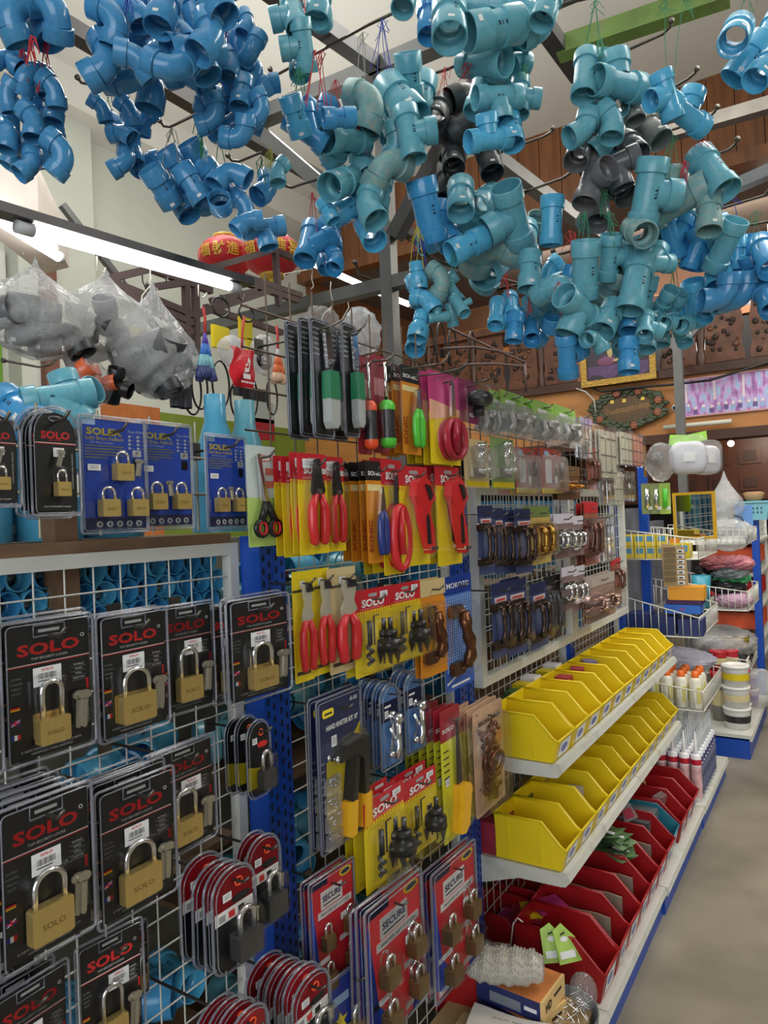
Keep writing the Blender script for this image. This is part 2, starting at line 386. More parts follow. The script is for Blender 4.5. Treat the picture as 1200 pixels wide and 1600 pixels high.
def rod(pts, z, label, r=.0055, m=None):
    m = m or wire_dk
    P = [on_z(x, y, z) for x, y in pts]; p0 = P[0]
    b = MB(); b.tube([p-p0 for p in P], r, m, 7); e = P[0]-p0
    d = (P[1]-P[0]).normalized()
    b.tube([-d*.003, d*.004], r*1.9, m, 8)
    tag(b.build('hook_rod', None, p0), label, 'hook rod')
RODS = [
 ([(422,108),(426,114),(436,115),(500,80),(573,40),(640,8)], 3.25, 'thin dark rod with bent tip below the front beam near its joint'),
 ([(121,121),(127,129),(136,131),(170,119)], 3.1, 'short bent rod tip by the pale wall beam, above the small elbow chain'),
 ([(249,188),(256,197),(266,198),(320,172)], 3.0, 'bent rod carrying green strings over the four couplings'),
 ([(356,243),(362,251),(374,252),(408,238)], 2.9, 'short bent rod carrying green string beside the ring shaped coupling'),
 ([(444,284),(447,291),(456,293),(496,280)], 2.8, 'bent rod with red strings below the left brace'),
 ([(545,168),(600,145),(660,120),(700,108),(722,97),(736,88)], 3.1, 'dark rod passing behind the nearer post top'),
 ([(1049,32),(1047,42),(1036,53),(950,92),(900,112)], 3.2, 'dark rod with flat tip under the green beam'),
 ([(1089,107),(1086,114),(1074,124),(1050,138),(1000,160)], 3.1, 'dark rod with bent tip above the plank gable edge'),
 ([(864,200),(862,206),(850,213),(817,225),(760,246)], 3.1, 'thin rod with bent tip in front of the white ceiling corner'),
 ([(1121,167),(1117,174),(1108,183),(1050,203)], 3.0, 'rod tip behind the pair of bright tees'),
 ([(1152,217),(1149,226),(1137,235),(1050,265),(1000,285)], 2.8, 'pale rod with bent tip over the large aisle coupling'),
 ([(1205,292),(1195,305),(1130,325),(1040,350)], 2.7, 'pale rod sloping behind the large aisle coupling'),
 ([(1205,345),(1120,362),(1000,392)], 2.6, 'pale rod crossing behind the bright wye fittings'),
 ([(1205,375),(1120,395),(980,430)], 2.5, 'lower pale rod crossing behind the bright wye fittings'),
 ([(820,300),(880,278),(905,260),(915,252)], 2.8, 'rod with green string knot above the upright coupling'),
 ([(864,392),(869,397),(880,396),(960,372),(1000,357)], 2.5, 'pale hooked rod behind the coupling bundle over the bins'),
 ([(660,392),(672,404),(700,414),(760,430),(850,452)], 2.35, 'pale hooked rod above the small reducer bundle'),
 ([(780,452),(850,437),(905,420)], 2.3, 'pale hooked rod with red strings over the twin tees'),
 ([(800,18),(870,8),(930,-6)], 3.1, 'dark rod at the top edge over the green beam'),
 ([(555,108+302),(562,418+12),(580,436)], 2.5, 'short bent rod beside the nearer post'),
]
for r_ in RODS: rod(*r_)

# ================================================================ TUBE LAMPS AND RACKS
glow = glow_mat('lit_tube', (1, .99, .97), 11)
lampgrey = mat('lamp_holder_plastic', S(186, 188, 190), .5)
def tube_lamp(a, c, label, r=.0125, back=True):
    a, c = Vector(a), Vector(c); d = (c-a); L = d.length
    t = thing('tube_lamp', label, 'lamp', a)
    b = MB(); b.tube([(0, 0, 0), d], r, glow, 12, False); b.build('tube', t)
    u = d.normalized()
    for s, nm in ((0, 'end_holder'), (1, 'end_holder')):
        p = d*s; b = MB(); b.tube([p-u*.018, p+u*.018], r*1.12, lampgrey, 12); b.build(nm, t)
    if back:
        b = MB(); sd = u.cross(Vector((0, 0, 1))).normalized()
        q = Vector((0, 0, r+.012))
        vs = []
        for p in (-u*.1, d+u*.06):
            for aa, cc in ((-1, -1), (1, -1), (1, 1), (-1, 1)): vs.append(p+q+sd*aa*.022+Vector((0, 0, cc*.010)))
        b.add(vs, [(3, 2, 1, 0), (4, 5, 6, 7), (0, 1, 5, 4), (1, 2, 6, 5), (2, 3, 7, 6), (3, 0, 4, 7)], steel_dk); b.build('batten', t)
    return t
LA, LB = on_x(38, 357, -1.4), on_x(366, 449, -1.4)
tube_lamp(LA, LB, 'long lit tube lamp over the plastic bags of grey fittings')
tube_lamp(on_x(470, 403, -2.0), on_x(575, 450, -2.0), 'lit tube lamp beside the nearer grey post, behind the blue wyes', .015, False)
tube_lamp(on_x(582, 453, -2.0), on_x(640, 476, -2.0), 'lit tube lamp half hidden behind the nearer grey post', .015, False)
tube_lamp(on_z(-30, 326, 3.44), on_z(93, 402, 3.44), 'glaring tube lamp on the boxed ledge by the window', .035, False)
fl = MB(); A, B_ = on_y(1037, 668, 7.36), on_y(1143, 658, 7.36); fl.tube([(0, 0, 0), B_-A], .022, mat('unlit_tube', S(205, 205, 190), .4), 10); tag(fl.build('unlit_tube_lamp', None, A), 'unlit white tube lamp on the fascia below the purple picture', 'lamp')

# hook-hung rack of brown bars behind the bags
rk = thing('steel_rack', 'brown steel rack of square bars under the red lanterns', 'rack', on_x(290, 560, -1.7))
def rk_bar(p, q, t=.02):
    p, q = Vector(p), Vector(q); b = MB(); b.tube([p-rk.location, q-rk.location], t*.7, rust_m, 4); b.build('rack_bar', rk)
P = lambda x, y, X=-1.7: on_x(x, y, X)
for a, c in (((165,437),(235,420)), ((165,437),(300,492)), ((300,492),(365,470)), ((235,420),(330,455)), ((172,450),(300,505)), ((230,450),(300,440)), ((290,435),(293,560)), ((305,440),(307,555)), ((325,420),(430,390)), ((430,392),(436,478)), ((330,470),(400,455)), ((300,495),(420,455)), ((350,430),(465,470)), ((320,480),(440,520)), ((380,432),(470,462)), ((240,485),(300,520)), ((430,392),(470,408))):
    rk_bar(P(*a), P(*c))
bar('flat_bar', P(103,568,-1.9), P(180,545,-1.9), .014, steel_m, 'flat grey bar fixed out from the wall behind the orange elbows', 'bar', t2=.05)
bar('steel_stay', P(97,320,-2.2), P(250,520,-2.2), .022, steel_m, 'thin grey stay slanting down behind the long tube lamp', 'stay')
for i, (pts, z, lb) in enumerate([([(92,545),(97,551),(108,554),(140,556)], 2.1, 'short dark hook rod beside the flat grey bar'), ([(128,537),(133,544),(145,547),(178,547)], 2.1, 'second dark hook rod above the flat grey bar'), ([(5,563),(60,573),(80,570),(88,562),(90,560)], 2.0, 'dark hook rod in front of the orange painted panel')]):
    rod(pts, z, lb, .004)

# red paper lanterns
lan_m = mat('red_lantern_cloth', S(196, 32, 40), .5, var=.12, vscale=6)
gold_m = mat('gold_print', S(222, 176, 66), .4, .2)
def lantern(px, py, dist, R, label):
    t = thing('paper_lantern', label, 'lantern', at_d(px, py, dist))
    b = MB(); prof = []
    for i in range(13):
        a = -PI/2+PI*i/12; prof.append((max(.10*R/.33*1.3, R*math.cos(a)), R*.74*math.sin(a)))
    vs = []; fs = []; N = 28
    for r, h in prof:
        for j in range(N): a = 2*PI*j/N; rr = r*(1+.018*math.cos(a*14)); vs.append((rr*math.cos(a), rr*math.sin(a), h))
    for i in range(12):
        for j in range(N): fs.append((i*N+j, i*N+(j+1) % N, (i+1)*N+(j+1) % N, (i+1)*N+j))
    b.add(vs, fs, lan_m, True); b.build('shade', t)
    for s in (1, -1):
        b = MB(); b.lathe([(.0, s*R*.80), (.42*R, s*R*.80), (.44*R, s*R*.72), (.40*R, s*R*.66)], gold_m, 24); b.build('gold_collar', t)
    b = MB(); b.tube([(0, 0, -R*.8), (0, 0, -R*1.0)], .12*R, mat('yellow_tassel', S(226, 186, 60), .7), 8); b.build('tassel', t)
    # gold characters printed on the cloth, facing the shop
    b = MB(); dirv = (EYE-t.location); az = math.atan2(dirv.y, dirv.x)
    for k, ch in ((-.95, '福'), (-.3, '財'), (.35, '進'), (1.0, '喜')):
        vs, fs2, bw, bh = text_geo(ch, .02); a0 = az+k*.8; hgt = .5*R; out = []
        for x, y in vs:
            aa = a0+(x/bw-.5)*.45; z = (y/bh-.5)*hgt; rr = R*math.sqrt(max(0, 1-(z/(R*.74))**2))*1.025+.004
            out.append((rr*math.cos(aa), rr*math.sin(aa), z))
        b.add(out, fs2, gold_m)
    b.build('gold_writing', t)
    return t
lantern(352, 402, 3.15, .118, 'red paper lantern with gold writing over the rack, the one by the pale wall')
lantern(424, 398, 3.0, .122, 'red paper lantern with gold writing over the rack, the one by the blue wyes')

# ================================================================ FAR END PICTURES AND PLAQUE
# long printed picture: procedural crowd of pink, violet and pale blue
def picture_mat():
    m = bpy.data.materials.new('crowd_picture'); m.use_nodes = True; nt = m.node_tree; b = nt.nodes['Principled BSDF']; b.inputs['Roughness'].default_value = .4
    tc = nt.nodes.new('ShaderNodeTexCoord'); mp = nt.nodes.new('ShaderNodeMapping'); mp.inputs['Scale'].default_value = (14, 1, 5)
    n = nt.nodes.new('ShaderNodeTexNoise'); n.inputs['Scale'].default_value = 1.5; n.inputs['Detail'].default_value = 6
    r = nt.nodes.new('ShaderNodeValToRGB'); cr = r.color_ramp
    cols = [(.25, S(96, 66, 120)), (.42, S(176, 120, 186)), (.52, S(206, 170, 220)), (.62, S(150, 190, 226)), (.75, S(236, 220, 236))]
    cr.elements[0].position, cr.elements[0].color = cols[0][0], (*cols[0][1], 1); cr.elements[1].position, cr.elements[1].color = cols[-1][0], (*cols[-1][1], 1)
    for p_, c_ in cols[1:-1]: e = cr.elements.new(p_); e.color = (*c_, 1)
    nt.links.new(tc.outputs['Object'], mp.inputs[0]); nt.links.new(mp.outputs[0], n.inputs[0]); nt.links.new(n.outputs[0], r.inputs[0]); nt.links.new(r.outputs[0], b.inputs['Base Color'])
    return m
pm = picture_mat()
t = thing('long_picture', 'long violet and pink printed picture of a crowd on the plywood fascia', 'picture', (-.2, 7.43, 2.37))
b = MB(); b.box((-1.1, -.012, 0), (1.2, 0, .345), pm)
for i in range(34):
    xx = -1.02+i*.064+rx.uniform(-.01, .01); zz = .035+rx.uniform(0, .05)
    b.sphere((xx, -.012, zz+.03), .016, mat('print_pale', S(232, 214, 220), .5), 8, 5, (1, .15, 1)); b.box((xx-.02, -.0135, zz-.03), (xx+.02, -.012, zz+.015), mat('print_violet', S(110, 84, 140), .5) if i % 2 else mat('print_blue', S(150, 176, 214), .5))
for i in range(9): b.box((-1.05+i*.25, -.0132, .13), (-1.03+i*.25, -.012, .33), MATS['print_pale'])
b.tube([(-.15+.12*math.cos(a*PI/10), -.012, .22+.10*math.sin(a*PI/10)) for a in range(11)], .008, mat('print_pink', S(216, 128, 176), .5), 5)
b.build('print', t)
b = MB()
for lo, hi in (((-1.115, -.02, -.015), (1.215, 0, 0)), ((-1.115, -.02, .345), (1.215, 0, .36)), ((-1.115, -.02, 0), (-1.1, 0, .345)), ((1.2, -.02, 0), (1.215, 0, .345))): b.box(lo, hi, mat('pale_red_frame', S(196, 150, 150), .5))
b.build('frame', t)
# gold framed painting, partly behind the fittings
t = thing('framed_painting', 'dark painting of a seated figure in an ornate gold frame', 'picture', (-1.86, 7.36, 2.80))
goldfr = mat('carved_gold_frame', S(176, 140, 62), .35, .5, var=.3, vscale=60, bump=.6)
b = MB(); b.box((-.33, -.01, .0), (.33, .0, .56), mat('painting_ground', S(52, 42, 56), .4, var=.4, vscale=6))
b.prism([(-.3+.6*i/10, .05+.03*math.sin(i*1.3)) for i in range(11)]+[(.3, .16), (-.3, .16)], -.0115, -.01, mat('painting_purple', S(92, 66, 110), .5, var=.3, vscale=12))
b.sphere((-.11, -.012, .2), .10, mat('painting_plum', S(122, 70, 104), .5), 14, 7, (1, .05, .5)); b.sphere((-.07, -.013, .33), .05, mat('painting_skin', S(196, 176, 120), .5), 14, 7, (.7, .1, 2))
b.sphere((-.06, -.014, .47), .035, MATS['painting_skin'], 12, 7, (1, .1, 1.1)); b.sphere((.05, -.013, .2), .08, MATS['painting_skin'], 12, 7, (1.5, .05, .22))
b.build('canvas', t)
b = MB()
for lo, hi in (((-.37, -.03, -.04), (.37, 0, .02)), ((-.37, -.03, .54), (.37, 0, .60)), ((-.37, -.03, .02), (-.31, 0, .54)), ((.31, -.03, .02), (.37, 0, .54))): b.box(lo, hi, goldfr)
b.build('frame', t)
# carved oval house plaque
pl = thing('carved_plaque', 'oval carved wooden name plaque wreathed with leaves and flowers', 'plaque', (-1.79, 7.43, 2.5))
pwood = mat('plaque_wood', S(96, 72, 46), .5, var=.2, vscale=10)
b = MB(); b.prism([(.36*math.cos(2*PI*i/32), .2*math.sin(2*PI*i/32)) for i in range(32)], -.03, 0, pwood); b.build('board', pl)
leaf_m = mat('plaque_leaf', S(70, 80, 58), .5, var=.25, vscale=20); flo_m = mat('plaque_flower', S(150, 88, 66), .5, var=.2)
b = MB()
for i in range(46):
    a = 2*PI*i/46+rx.uniform(-.05, .05); k = rx.uniform(.82, 1.04)
    p = Vector((.36*k*math.cos(a), -.04, .2*k*math.sin(a))); b.sphere(p, rx.uniform(.032, .05), leaf_m, 7, 5, (1.2, .4, .6)); p = Vector((.30*k*math.cos(a+.07), -.036, .165*k*math.sin(a+.07))); b.sphere(p, rx.uniform(.022, .036), leaf_m, 7, 5, (1.1, .4, .7))
b.build('leaf_wreath', pl)
for a in (1.2, 1.9, 5.9, 3.6, 4.9, .3):
    b = MB(); c = Vector((.31*math.cos(a), -.055, .175*math.sin(a)))
    for k in range(6): b.sphere(c+Vector((.022*math.cos(k*PI/3), 0, .022*math.sin(k*PI/3))), .018, flo_m, 7, 5, (1, .5, 1))
    b.sphere(c, .014, mat('flower_heart', S(170, 120, 80), .5), 7, 5); b.build('flower', pl)
b = MB(); b.text('บ้านเฮงอนุเคราะห์กรุง', 0, .0, -.034, mat('plaque_letters', S(166, 130, 76), .4), h=.085, w=.44, bold=.01, rot=.1); b.build('lettering', pl)
b = MB()
for xx in (-.15, -.03, .15): b = MB(); b.box((xx-.018, -.04, .07), (xx+.018, -.03, .105), mat('yellow_note', S(232, 200, 90), .6)); b.build('yellow_note', pl)
b = MB(); b.tube([(0, 0, 0), (0, -.05, 0)], .03, mat('camera_white', S(230, 230, 226), .4), 14); b.sphere((0, -.055, 0), .02, black_m)
tag(b.build('security_camera', None, on_y(1056, 638, 7.44)), 'small round white camera on the fascia beside the plaque', 'camera')
b = MB(); A = on_y(925, 606, 7.35); b.tube([on_y(x, y, 7.35)-A for x, y in ((925, 606), (940, 612), (985, 606), (1050, 601), (1110, 594), (1200, 566))], .012, black_m, 6); tag(b.build('black_cable', None, A), 'black cable running along the top of the plywood fascia', 'cable')
b = MB(); A = on_y(936, 600, 7.34); b.tube([on_y(x, y, 7.34)-A for x, y in ((900, 607), (915, 612), (928, 625), (931, 645))], .008, mat('white_cable', S(200, 196, 186), .5), 6); tag(b.build('white_cable', None, A), 'thin pale cable bending down beside the carved plaque', 'cable')
for i, pts in enumerate((((700, 512), (760, 540), (820, 566)), ((820, 566), (821, 590), (822, 612)), ((690, 545), (740, 542), (800, 552)), ((720, 570), (770, 568), (818, 572)))):
    P_ = [on_x(x, y, -1.32) for x, y in pts]; b = MB(); b.tube([p-P_[0] for p in P_], .006, rust_m, 5); tag(b.build('rack_rail', None, P_[0]), f'thin brown rail of the rack behind the top row of cards, {ORD[i]} of four', 'rail')
for i, (px, py, h_) in enumerate(((672, 548, 40), (690, 550, 46), (708, 552, 40), (738, 552, 34))):
    p = on_x(px, py, -1.36); k = abs(on_x(px, py+h_, -1.36).z-p.z); b = MB(); b.tube([(0, .35*k*math.cos(a*PI/10), k*math.sin(a*PI/10)) for a in range(11)]+[(0, -.35*k, -.5*k)], .004, black_m, 6); tag(b.build('rubber_belt', None, p), f'black belt arched over the rack by the nearer post, {ORD[i]} along', 'belt', 'black belts arched over the rack')
b = MB(); b.sphere((0, 0, 0), .035, glow_mat('warm_bulb', (1, .9, .75), 6), 10, 7); b.tube([(0, 0, .03), (0, 0, .25)], .008, black_m, 6)
tag(b.build('pendant_bulb', None, on_y(1142, 693, 8.8)), 'small lit bulb hanging in the dark room under the upper floor', 'lamp')
# ================================================================ HANGING PIPE FITTINGS
pvc = {
 'B': mat('pvc_deep_blue', S(66, 136, 184), .2, var=.10, vscale=5, dirt=S(98, 148, 174), dscale=6, dlo=.60),
 'C': mat('pvc_bright_blue', S(84, 170, 208), .22, var=.08, vscale=5),
 'M': mat('pvc_mid_blue', S(64, 146, 198), .22, var=.08, vscale=5),
 'T': mat('pvc_dusty_teal', S(96, 164, 180), .30, var=.10, vscale=5, dirt=S(136, 160, 158), dscale=7, dlo=.55),
 'D': mat('pvc_very_dusty_teal', S(112, 158, 160), .5, var=.12, vscale=5, dirt=S(158, 158, 142), dscale=6, dlo=.46),
 'G': mat('pvc_grey', S(104, 104, 106), .25, var=.10, vscale=5),
 'K': mat('pvc_dark_grey', S(58, 60, 62), .4, var=.12, vscale=5),
 'L': mat('pvc_light_grey', S(130, 132, 128), .35, var=.1, vscale=5),
}
ink = mat('stamp_ink', S(28, 50, 70), .6)
price_w = mat('white_price_label', S(214, 216, 212), .6)
def AX(p, d):                                   # local Z along d, at p
    d = Vector(d).normalized(); return Matrix.Translation(Vector(p)) @ d.to_track_quat('Z', 'Y').to_matrix().to_4x4()
def sleeve(b, m, p, d, L, r0, r1, wall=.045, lip=True, n=22, inner=True):      # collar: r0 at its root, opening at p+d*L, hollow
    q = AX(p, d); i = r1-wall-.005
    for prof in ([(r0, .0), (r1, .025)], [(r1, .025), (r1, L-.012), (r1-.010, L)], [(r1-.010, L), (i+.008, L)], [(i+.008, L), (i, L-.02), (i, .06)]): b.lathe(prof, m, n, q)
    if inner:                                   # the stop ring inside the socket and the narrower bore behind it
        b.lathe([(r1-wall-.005, .06), (r0-.11, .06), (r0-.11, -.25)], m, n, AX(p, d))
def stamp(b, y0, r):                            # size stamped in ink on the body
    for k, wd in enumerate((.10, .05, .09)):
        z = y0+k*.11-.1; a = .35
        b.add([(math.sin(a+s)*(r+.004), z+u, math.cos(a+s)*(r+.004)) for s, u in ((-.12, 0), (.12, .02), (.12, .02+wd*.6), (-.12, wd*.6))], [(0, 1, 2, 3)], ink)
def fit_mesh(kind, m):
    b = MB(); R = .5; r = .43; Y = Vector((0, 1, 0)); X = Vector((1, 0, 0))
    if kind == 'sock':
        sleeve(b, m, (0, .18, 0), Y, .62, r, R); sleeve(b, m, (0, -.18, 0), -Y, .62, r, R); b.lathe([(r, -.22), (r, .22)], m, 22, AX((0, 0, 0), Y)); stamp(b, 0, r)
    elif kind == 'long':
        sleeve(b, m, (0, .5, 0), Y, .52, r, R); sleeve(b, m, (0, -.5, 0), -Y, .42, r, R*.98); b.lathe([(r, -.52), (r, .52)], m, 22, AX((0, 0, 0), Y)); stamp(b, 0, r)
    elif kind == 'tee':
        sleeve(b, m, (0, .55, 0), Y, .48, r, R); sleeve(b, m, (0, -.55, 0), -Y, .48, r, R); b.lathe([(r, -.57), (r, .57)], m, 22, AX((0, 0, 0), Y))
        b.lathe([(r, .2), (r, .58)], m, 22, AX((0, 0, 0), X)); sleeve(b, m, (.56, 0, 0), X, .46, r, R); stamp(b, -.1, r)
    elif kind == 'stee':                         # run with a small side outlet
        sleeve(b, m, (0, .5, 0), Y, .48, r, R); sleeve(b, m, (0, -.5, 0), -Y, .48, r, R); b.lathe([(r, -.52), (r, .52)], m, 22, AX((0, 0, 0), Y))
        b.lathe([(.2, .3), (.2, .6)], m, 16, AX((0, 0, 0), X)); sleeve(b, m, (.58, 0, 0), X, .4, .2, .26, .04, True, 16)
    elif kind in ('elb', 'e45'):
        ang = 90 if kind == 'elb' else 45; rad = .62 if kind == 'elb' else .9
        # swept bend from a downward leg to a leg turned by ang
        pts = []; n = 8; c = Vector((rad, 0, 0))
        for i in range(n+1):
            a = math.radians(ang)*i/n; pts.append(c+Vector((-rad*math.cos(a), rad*math.sin(a), 0)))
        mid = pts[n//2]; pts = [p-mid for p in pts]
        b.tube(pts, [r]*(n+1), m, 22, False)
        d1 = (pts[-1]-pts[-2]).normalized(); d0 = (pts[0]-pts[1]).normalized()
        a = math.radians(ang); d1 = Vector((math.sin(a), math.cos(a), 0)); d0 = Vector((0, -1, 0))
        sleeve(b, m, pts[-1]-d1*.02, d1, .5, r, R); sleeve(b, m, pts[0]-d0*.02, d0, .5, r, R)
    elif kind == 'wye':
        sleeve(b, m, (0, .7, 0), Y, .45, r, R); sleeve(b, m, (0, -.55, 0), -Y, .45, r, R); b.lathe([(r, -.57), (r, .72)], m, 22, AX((0, 0, 0), Y))
        d = Vector((.72, .72, 0)).normalized(); b.lathe([(r, .0), (r, .9)], m, 22, AX((0, -.2, 0), d)); sleeve(b, m, Vector((0, -.2, 0))+d*.88, d, .45, r, R)
    elif kind == 'red':
        sleeve(b, m, (0, -.12, 0), -Y, .6, r, R); b.lathe([(r, -.14), (r, -.02), (.33, .16)], m, 22, AX((0, 0, 0), Y)); sleeve(b, m, (0, .16, 0), Y, .5, .33, .38)
        b.lathe([(R+.02, -.3), (R+.02, -.2)], m, 22, AX((0, 0, 0), Y)); stamp(b, -.4, R)
    elif kind == 'ring':
        sleeve(b, m, (0, 0, 0), Y, .36, R-.02, R, .05, inner=False); sleeve(b, m, (0, 0, 0), -Y, .36, R-.02, R, .05, inner=False)
    elif kind == 'cap':
        sleeve(b, m, (0, 0, 0), -Y, .62, R-.02, R, .05, inner=False); b.lathe([(0, .1), (.3, .09), (R-.04, .04), (R, -.02)], m, 22, AX((0, 0, 0), Y))
    if kind in ('sock', 'red'):
        b.add([(x*.09, -.62+z*.06, R+.006) for x, z in ((-1, -1), (1, -1), (1, 1), (-1, 1))], [(0, 1, 2, 3)], price_w)
    return b
KN = {'sock': ('pipe_coupling', 'coupling'), 'long': ('pipe_coupling', 'long coupling'), 'tee': ('pipe_tee', 'tee'), 'stee': ('reducing_tee', 'small outlet tee'),
      'elb': ('pipe_elbow', 'elbow'), 'e45': ('pipe_elbow', 'bent elbow'), 'wye': ('pipe_wye', 'wye'), 'red': ('pipe_reducer', 'reducer'), 'ring': ('pipe_ring', 'ring coupling'), 'cap': ('capped_pipe', 'cap')}
CN = {'B': 'deep blue', 'C': 'bright blue', 'M': 'mid blue', 'T': 'teal', 'D': 'dusty teal', 'G': 'grey', 'K': 'dark grey', 'L': 'light grey'}
_FM = {}
CB = Matrix(((CR.x, CU.x, -CF.x), (CR.y, CU.y, -CF.y), (CR.z, CU.z, -CF.z)))
def fitting(kind, col, loc, dia, rot, label, group):
    k = (kind, col); nm = KN[kind][0]
    if k not in _FM: o = fit_mesh(kind, pvc[col]).build(nm); _FM[k] = o.data
    else: o = bpy.data.objects.new(nm, _FM[k]); COL.objects.link(o)
    o.matrix_world = Matrix.Translation(loc) @ rot.to_4x4() @ Matrix.Scale(dia, 4)
    return tag(o, label, 'pipe fitting', group)
strm = {'r': mat('red_string', S(190, 50, 56), .8), 'g': mat('green_string', S(52, 128, 92), .8), 'b': mat('blue_string', S(52, 70, 160), .8), 'y': mat('yellow_string', S(190, 180, 80), .8), 'w': mat('grey_string', S(150, 150, 140), .8)}
def bunch(where, d, strings, text):
    """where: words for the labels; d: distance of the bunch from the eye plane; strings: 'colour x y0 y1 n'; text rows: kind colour x y size angle tilt spin [extra distance]"""
    rows = []
    for ln in text.strip().split('\n'):
        f = ln.split()
        if len(f) >= 6: rows.append((f[0], f[1], *[float(q) for q in f[2:]]))
    counts = {}; seen = {}
    for r in rows: counts[r[0], r[1]] = counts.get((r[0], r[1]), 0)+1
    rr = random.Random(sum(map(ord, where)))
    put = []; off = {}
    for q, r in enumerate(rows):                # set the pieces one behind another so that none sinks into its neighbour
        best = None
        for st in range(0, 15):
            dd = d+st*.03; p = at_d(r[2], r[3], dd); rad = r[4]*.94*dd/FPX*.62
            gap = min([(p-p2).length-(rad+r2) for p2, r2 in put] or [1])
            if best is None or gap > best[0]+.006: best = (gap, dd, p, rad)
            if gap > 0: break
        off[q] = best[1]; put.append((best[2], best[3]))
    for q, r in sorted(enumerate(rows), key=lambda e: (e[1][2], e[1][3])):
        kind, col, x, y, s, ang = r[:6]; tilt = r[6] if len(r) > 6 else 0; spin = r[7] if len(r) > 7 else 0; dd = off[q]; s *= .94; tilt = -14 if abs(tilt) < 3 else tilt*1.25 if abs(tilt) < 40 else tilt
        i = seen.get((kind, col), 0); seen[kind, col] = i+1
        n = counts[kind, col]
        pos = '' if n == 1 else (ORD[i]+' from the left ')
        what = f"{CN[col]} {KN[kind][1]}"
        label = f"{what}, {ORD[i]} from left in bunch {where}" if n > 1 else f"the only {what} in bunch {where}"
        rot = CB @ Matrix.Rotation(math.radians(-ang), 3, 'Z') @ Matrix.Rotation(math.radians(tilt), 3, 'X') @ Matrix.Rotation(math.radians(spin), 3, 'Y')
        fitting(kind, col, at_d(x, y, dd), s*dd/FPX, rot, label, f"pipe fittings hung {where}")
    for sline in strings:
        c, x, y0, y1, n = sline.split(); x, y0, y1, n = float(x), float(y0), float(y1), int(n)
        p0 = at_d(x, y0, d); b = MB()
        top = at_d(x, y0, d)-p0
        for k in range(n):
            q = at_d(x+rr.uniform(-.28, .28)*(y1-y0), y1+rr.uniform(0, 10), d+rr.uniform(-.03, .03))-p0
            mid = (top+q)/2+Vector((rr.uniform(-.006, .006), 0, rr.uniform(-.004, .004)))
            b.tube([top, mid, q], .0011, strm[c], 4, False)
        for k in range(4):
            b.tube([top, top+Vector((rr.uniform(-.02, .02), 0, -.012)), top+Vector((rr.uniform(-.03, .03), 0, -.03-rr.uniform(0, .03)))], .001, strm[c], 4, False)
        cw = {'r': 'red', 'g': 'green', 'b': 'blue', 'y': 'yellow', 'w': 'grey'}[c]
        nth = SEEN.get((where, c), 0); SEEN[where, c] = nth+1
        tag(b.build('hanging_string', None, p0), (f"{cw} string tied above the bunch {where}" if nth == 0 else f"{ORD[nth]} {cw} string tied above the bunch {where}"), 'string', 'strings holding up the pipe fittings')
SEEN = {}
bunch('over the red knotted string', 1.45, ['r 48 55 95 6'], '''
elb B 18 18 52 -20 20 30
elb B 52 28 58 60 25 0
elb B 84 14 50 120 10 40
elb B 40 -18 50 200 0 0
''')
bunch('of elbow chains by the pilaster', 1.55, ['r 35 58 120 4','r 70 62 140 3'], '''
tee B 8 92 32 35 -35 0
elb B 44 116 36 20 20 60
e45 B 66 130 30 -30 -10 0
e45 B 12 148 32 -8 15 0
sock B 14 178 33 2 5 0
e45 B 14 212 34 8 -8 160
sock B 50 156 38 4 12 0
e45 B 53 190 37 2 -5 180
e45 B 84 140 34 0 12 180
sock B 86 172 33 0 0 0
e45 B 86 198 34 4 -10 180
elb B 58 228 38 -12 20 200
elb B 98 242 40 128 0 0
e45 B 26 238 36 160 10 0
e45 B 48 258 34 40 -20 180
''')
bunch('above the short elbow chain', 1.5, ['b 200 -10 20 3'], '''
elb B 178 30 46 20 10 180
elb B 205 12 42 70 20 0
e45 B 222 40 46 40 10 0
sock B 256 14 52 8 -12 0
sock B 270 48 52 -38 -8 0
sock B 307 22 58 -20 10 0
e45 B 328 58 52 30 -15 180
sock B 205 68 42 -4 12 0
e45 B 214 92 44 -35 20 180
elb B 168 96 52 150 10 0
elb B 205 122 46 185 10 0
elb B 232 128 48 100 -10 0
sock B 254 78 44 35 -8 0
elb B 268 106 46 205 25 0
tee B 303 78 50 62 -30 0
e45 B 292 112 46 80 10 0
sock B 240 60 46 -30 0 0
elb B 190 -12 48 0 0 0
elb B 340 -8 52 -30 0 0
''')
bunch('beside the sloping front beam', 1.7, ['b 352 28 60 4','b 330 95 130 3'], '''
e45 B 386 38 28 20 0 180
elb B 370 62 36 -20 25 30
elb B 392 80 33 200 10 60
e45 B 362 100 33 10 0 180
elb B 352 118 34 -10 20 180
e45 B 378 122 36 4 -10 0
elb B 321 138 40 40 45 200
elb B 342 152 36 90 10 0
sock B 378 146 36 5 0 0
elb B 335 182 36 165 0 0
elb B 362 196 40 210 20 40
e45 B 384 186 38 60 -20 0
elb B 398 150 34 -30 0 0
e45 B 412 134 32 30 0 0
elb B 398 108 32 120 20 0
elb B 376 212 36 190 -20 0
elb B 408 172 32 150 0 0
''')
bunch('forming the short elbow chain', 1.75, ['g 172 133 152 2','w 196 142 152 2'], '''
e45 B 158 168 27 -12 15 200
e45 B 178 190 28 -20 0 200
e45 B 202 172 29 -6 20 180
sock B 202 188 29 -10 -5 0
e45 B 226 190 28 10 10 0
e45 B 192 208 30 -50 0 180
sock B 206 214 29 5 10 0
e45 B 208 236 30 -10 -10 200
elb B 196 252 32 150 30 0
e45 B 226 254 30 20 -20 0
''')
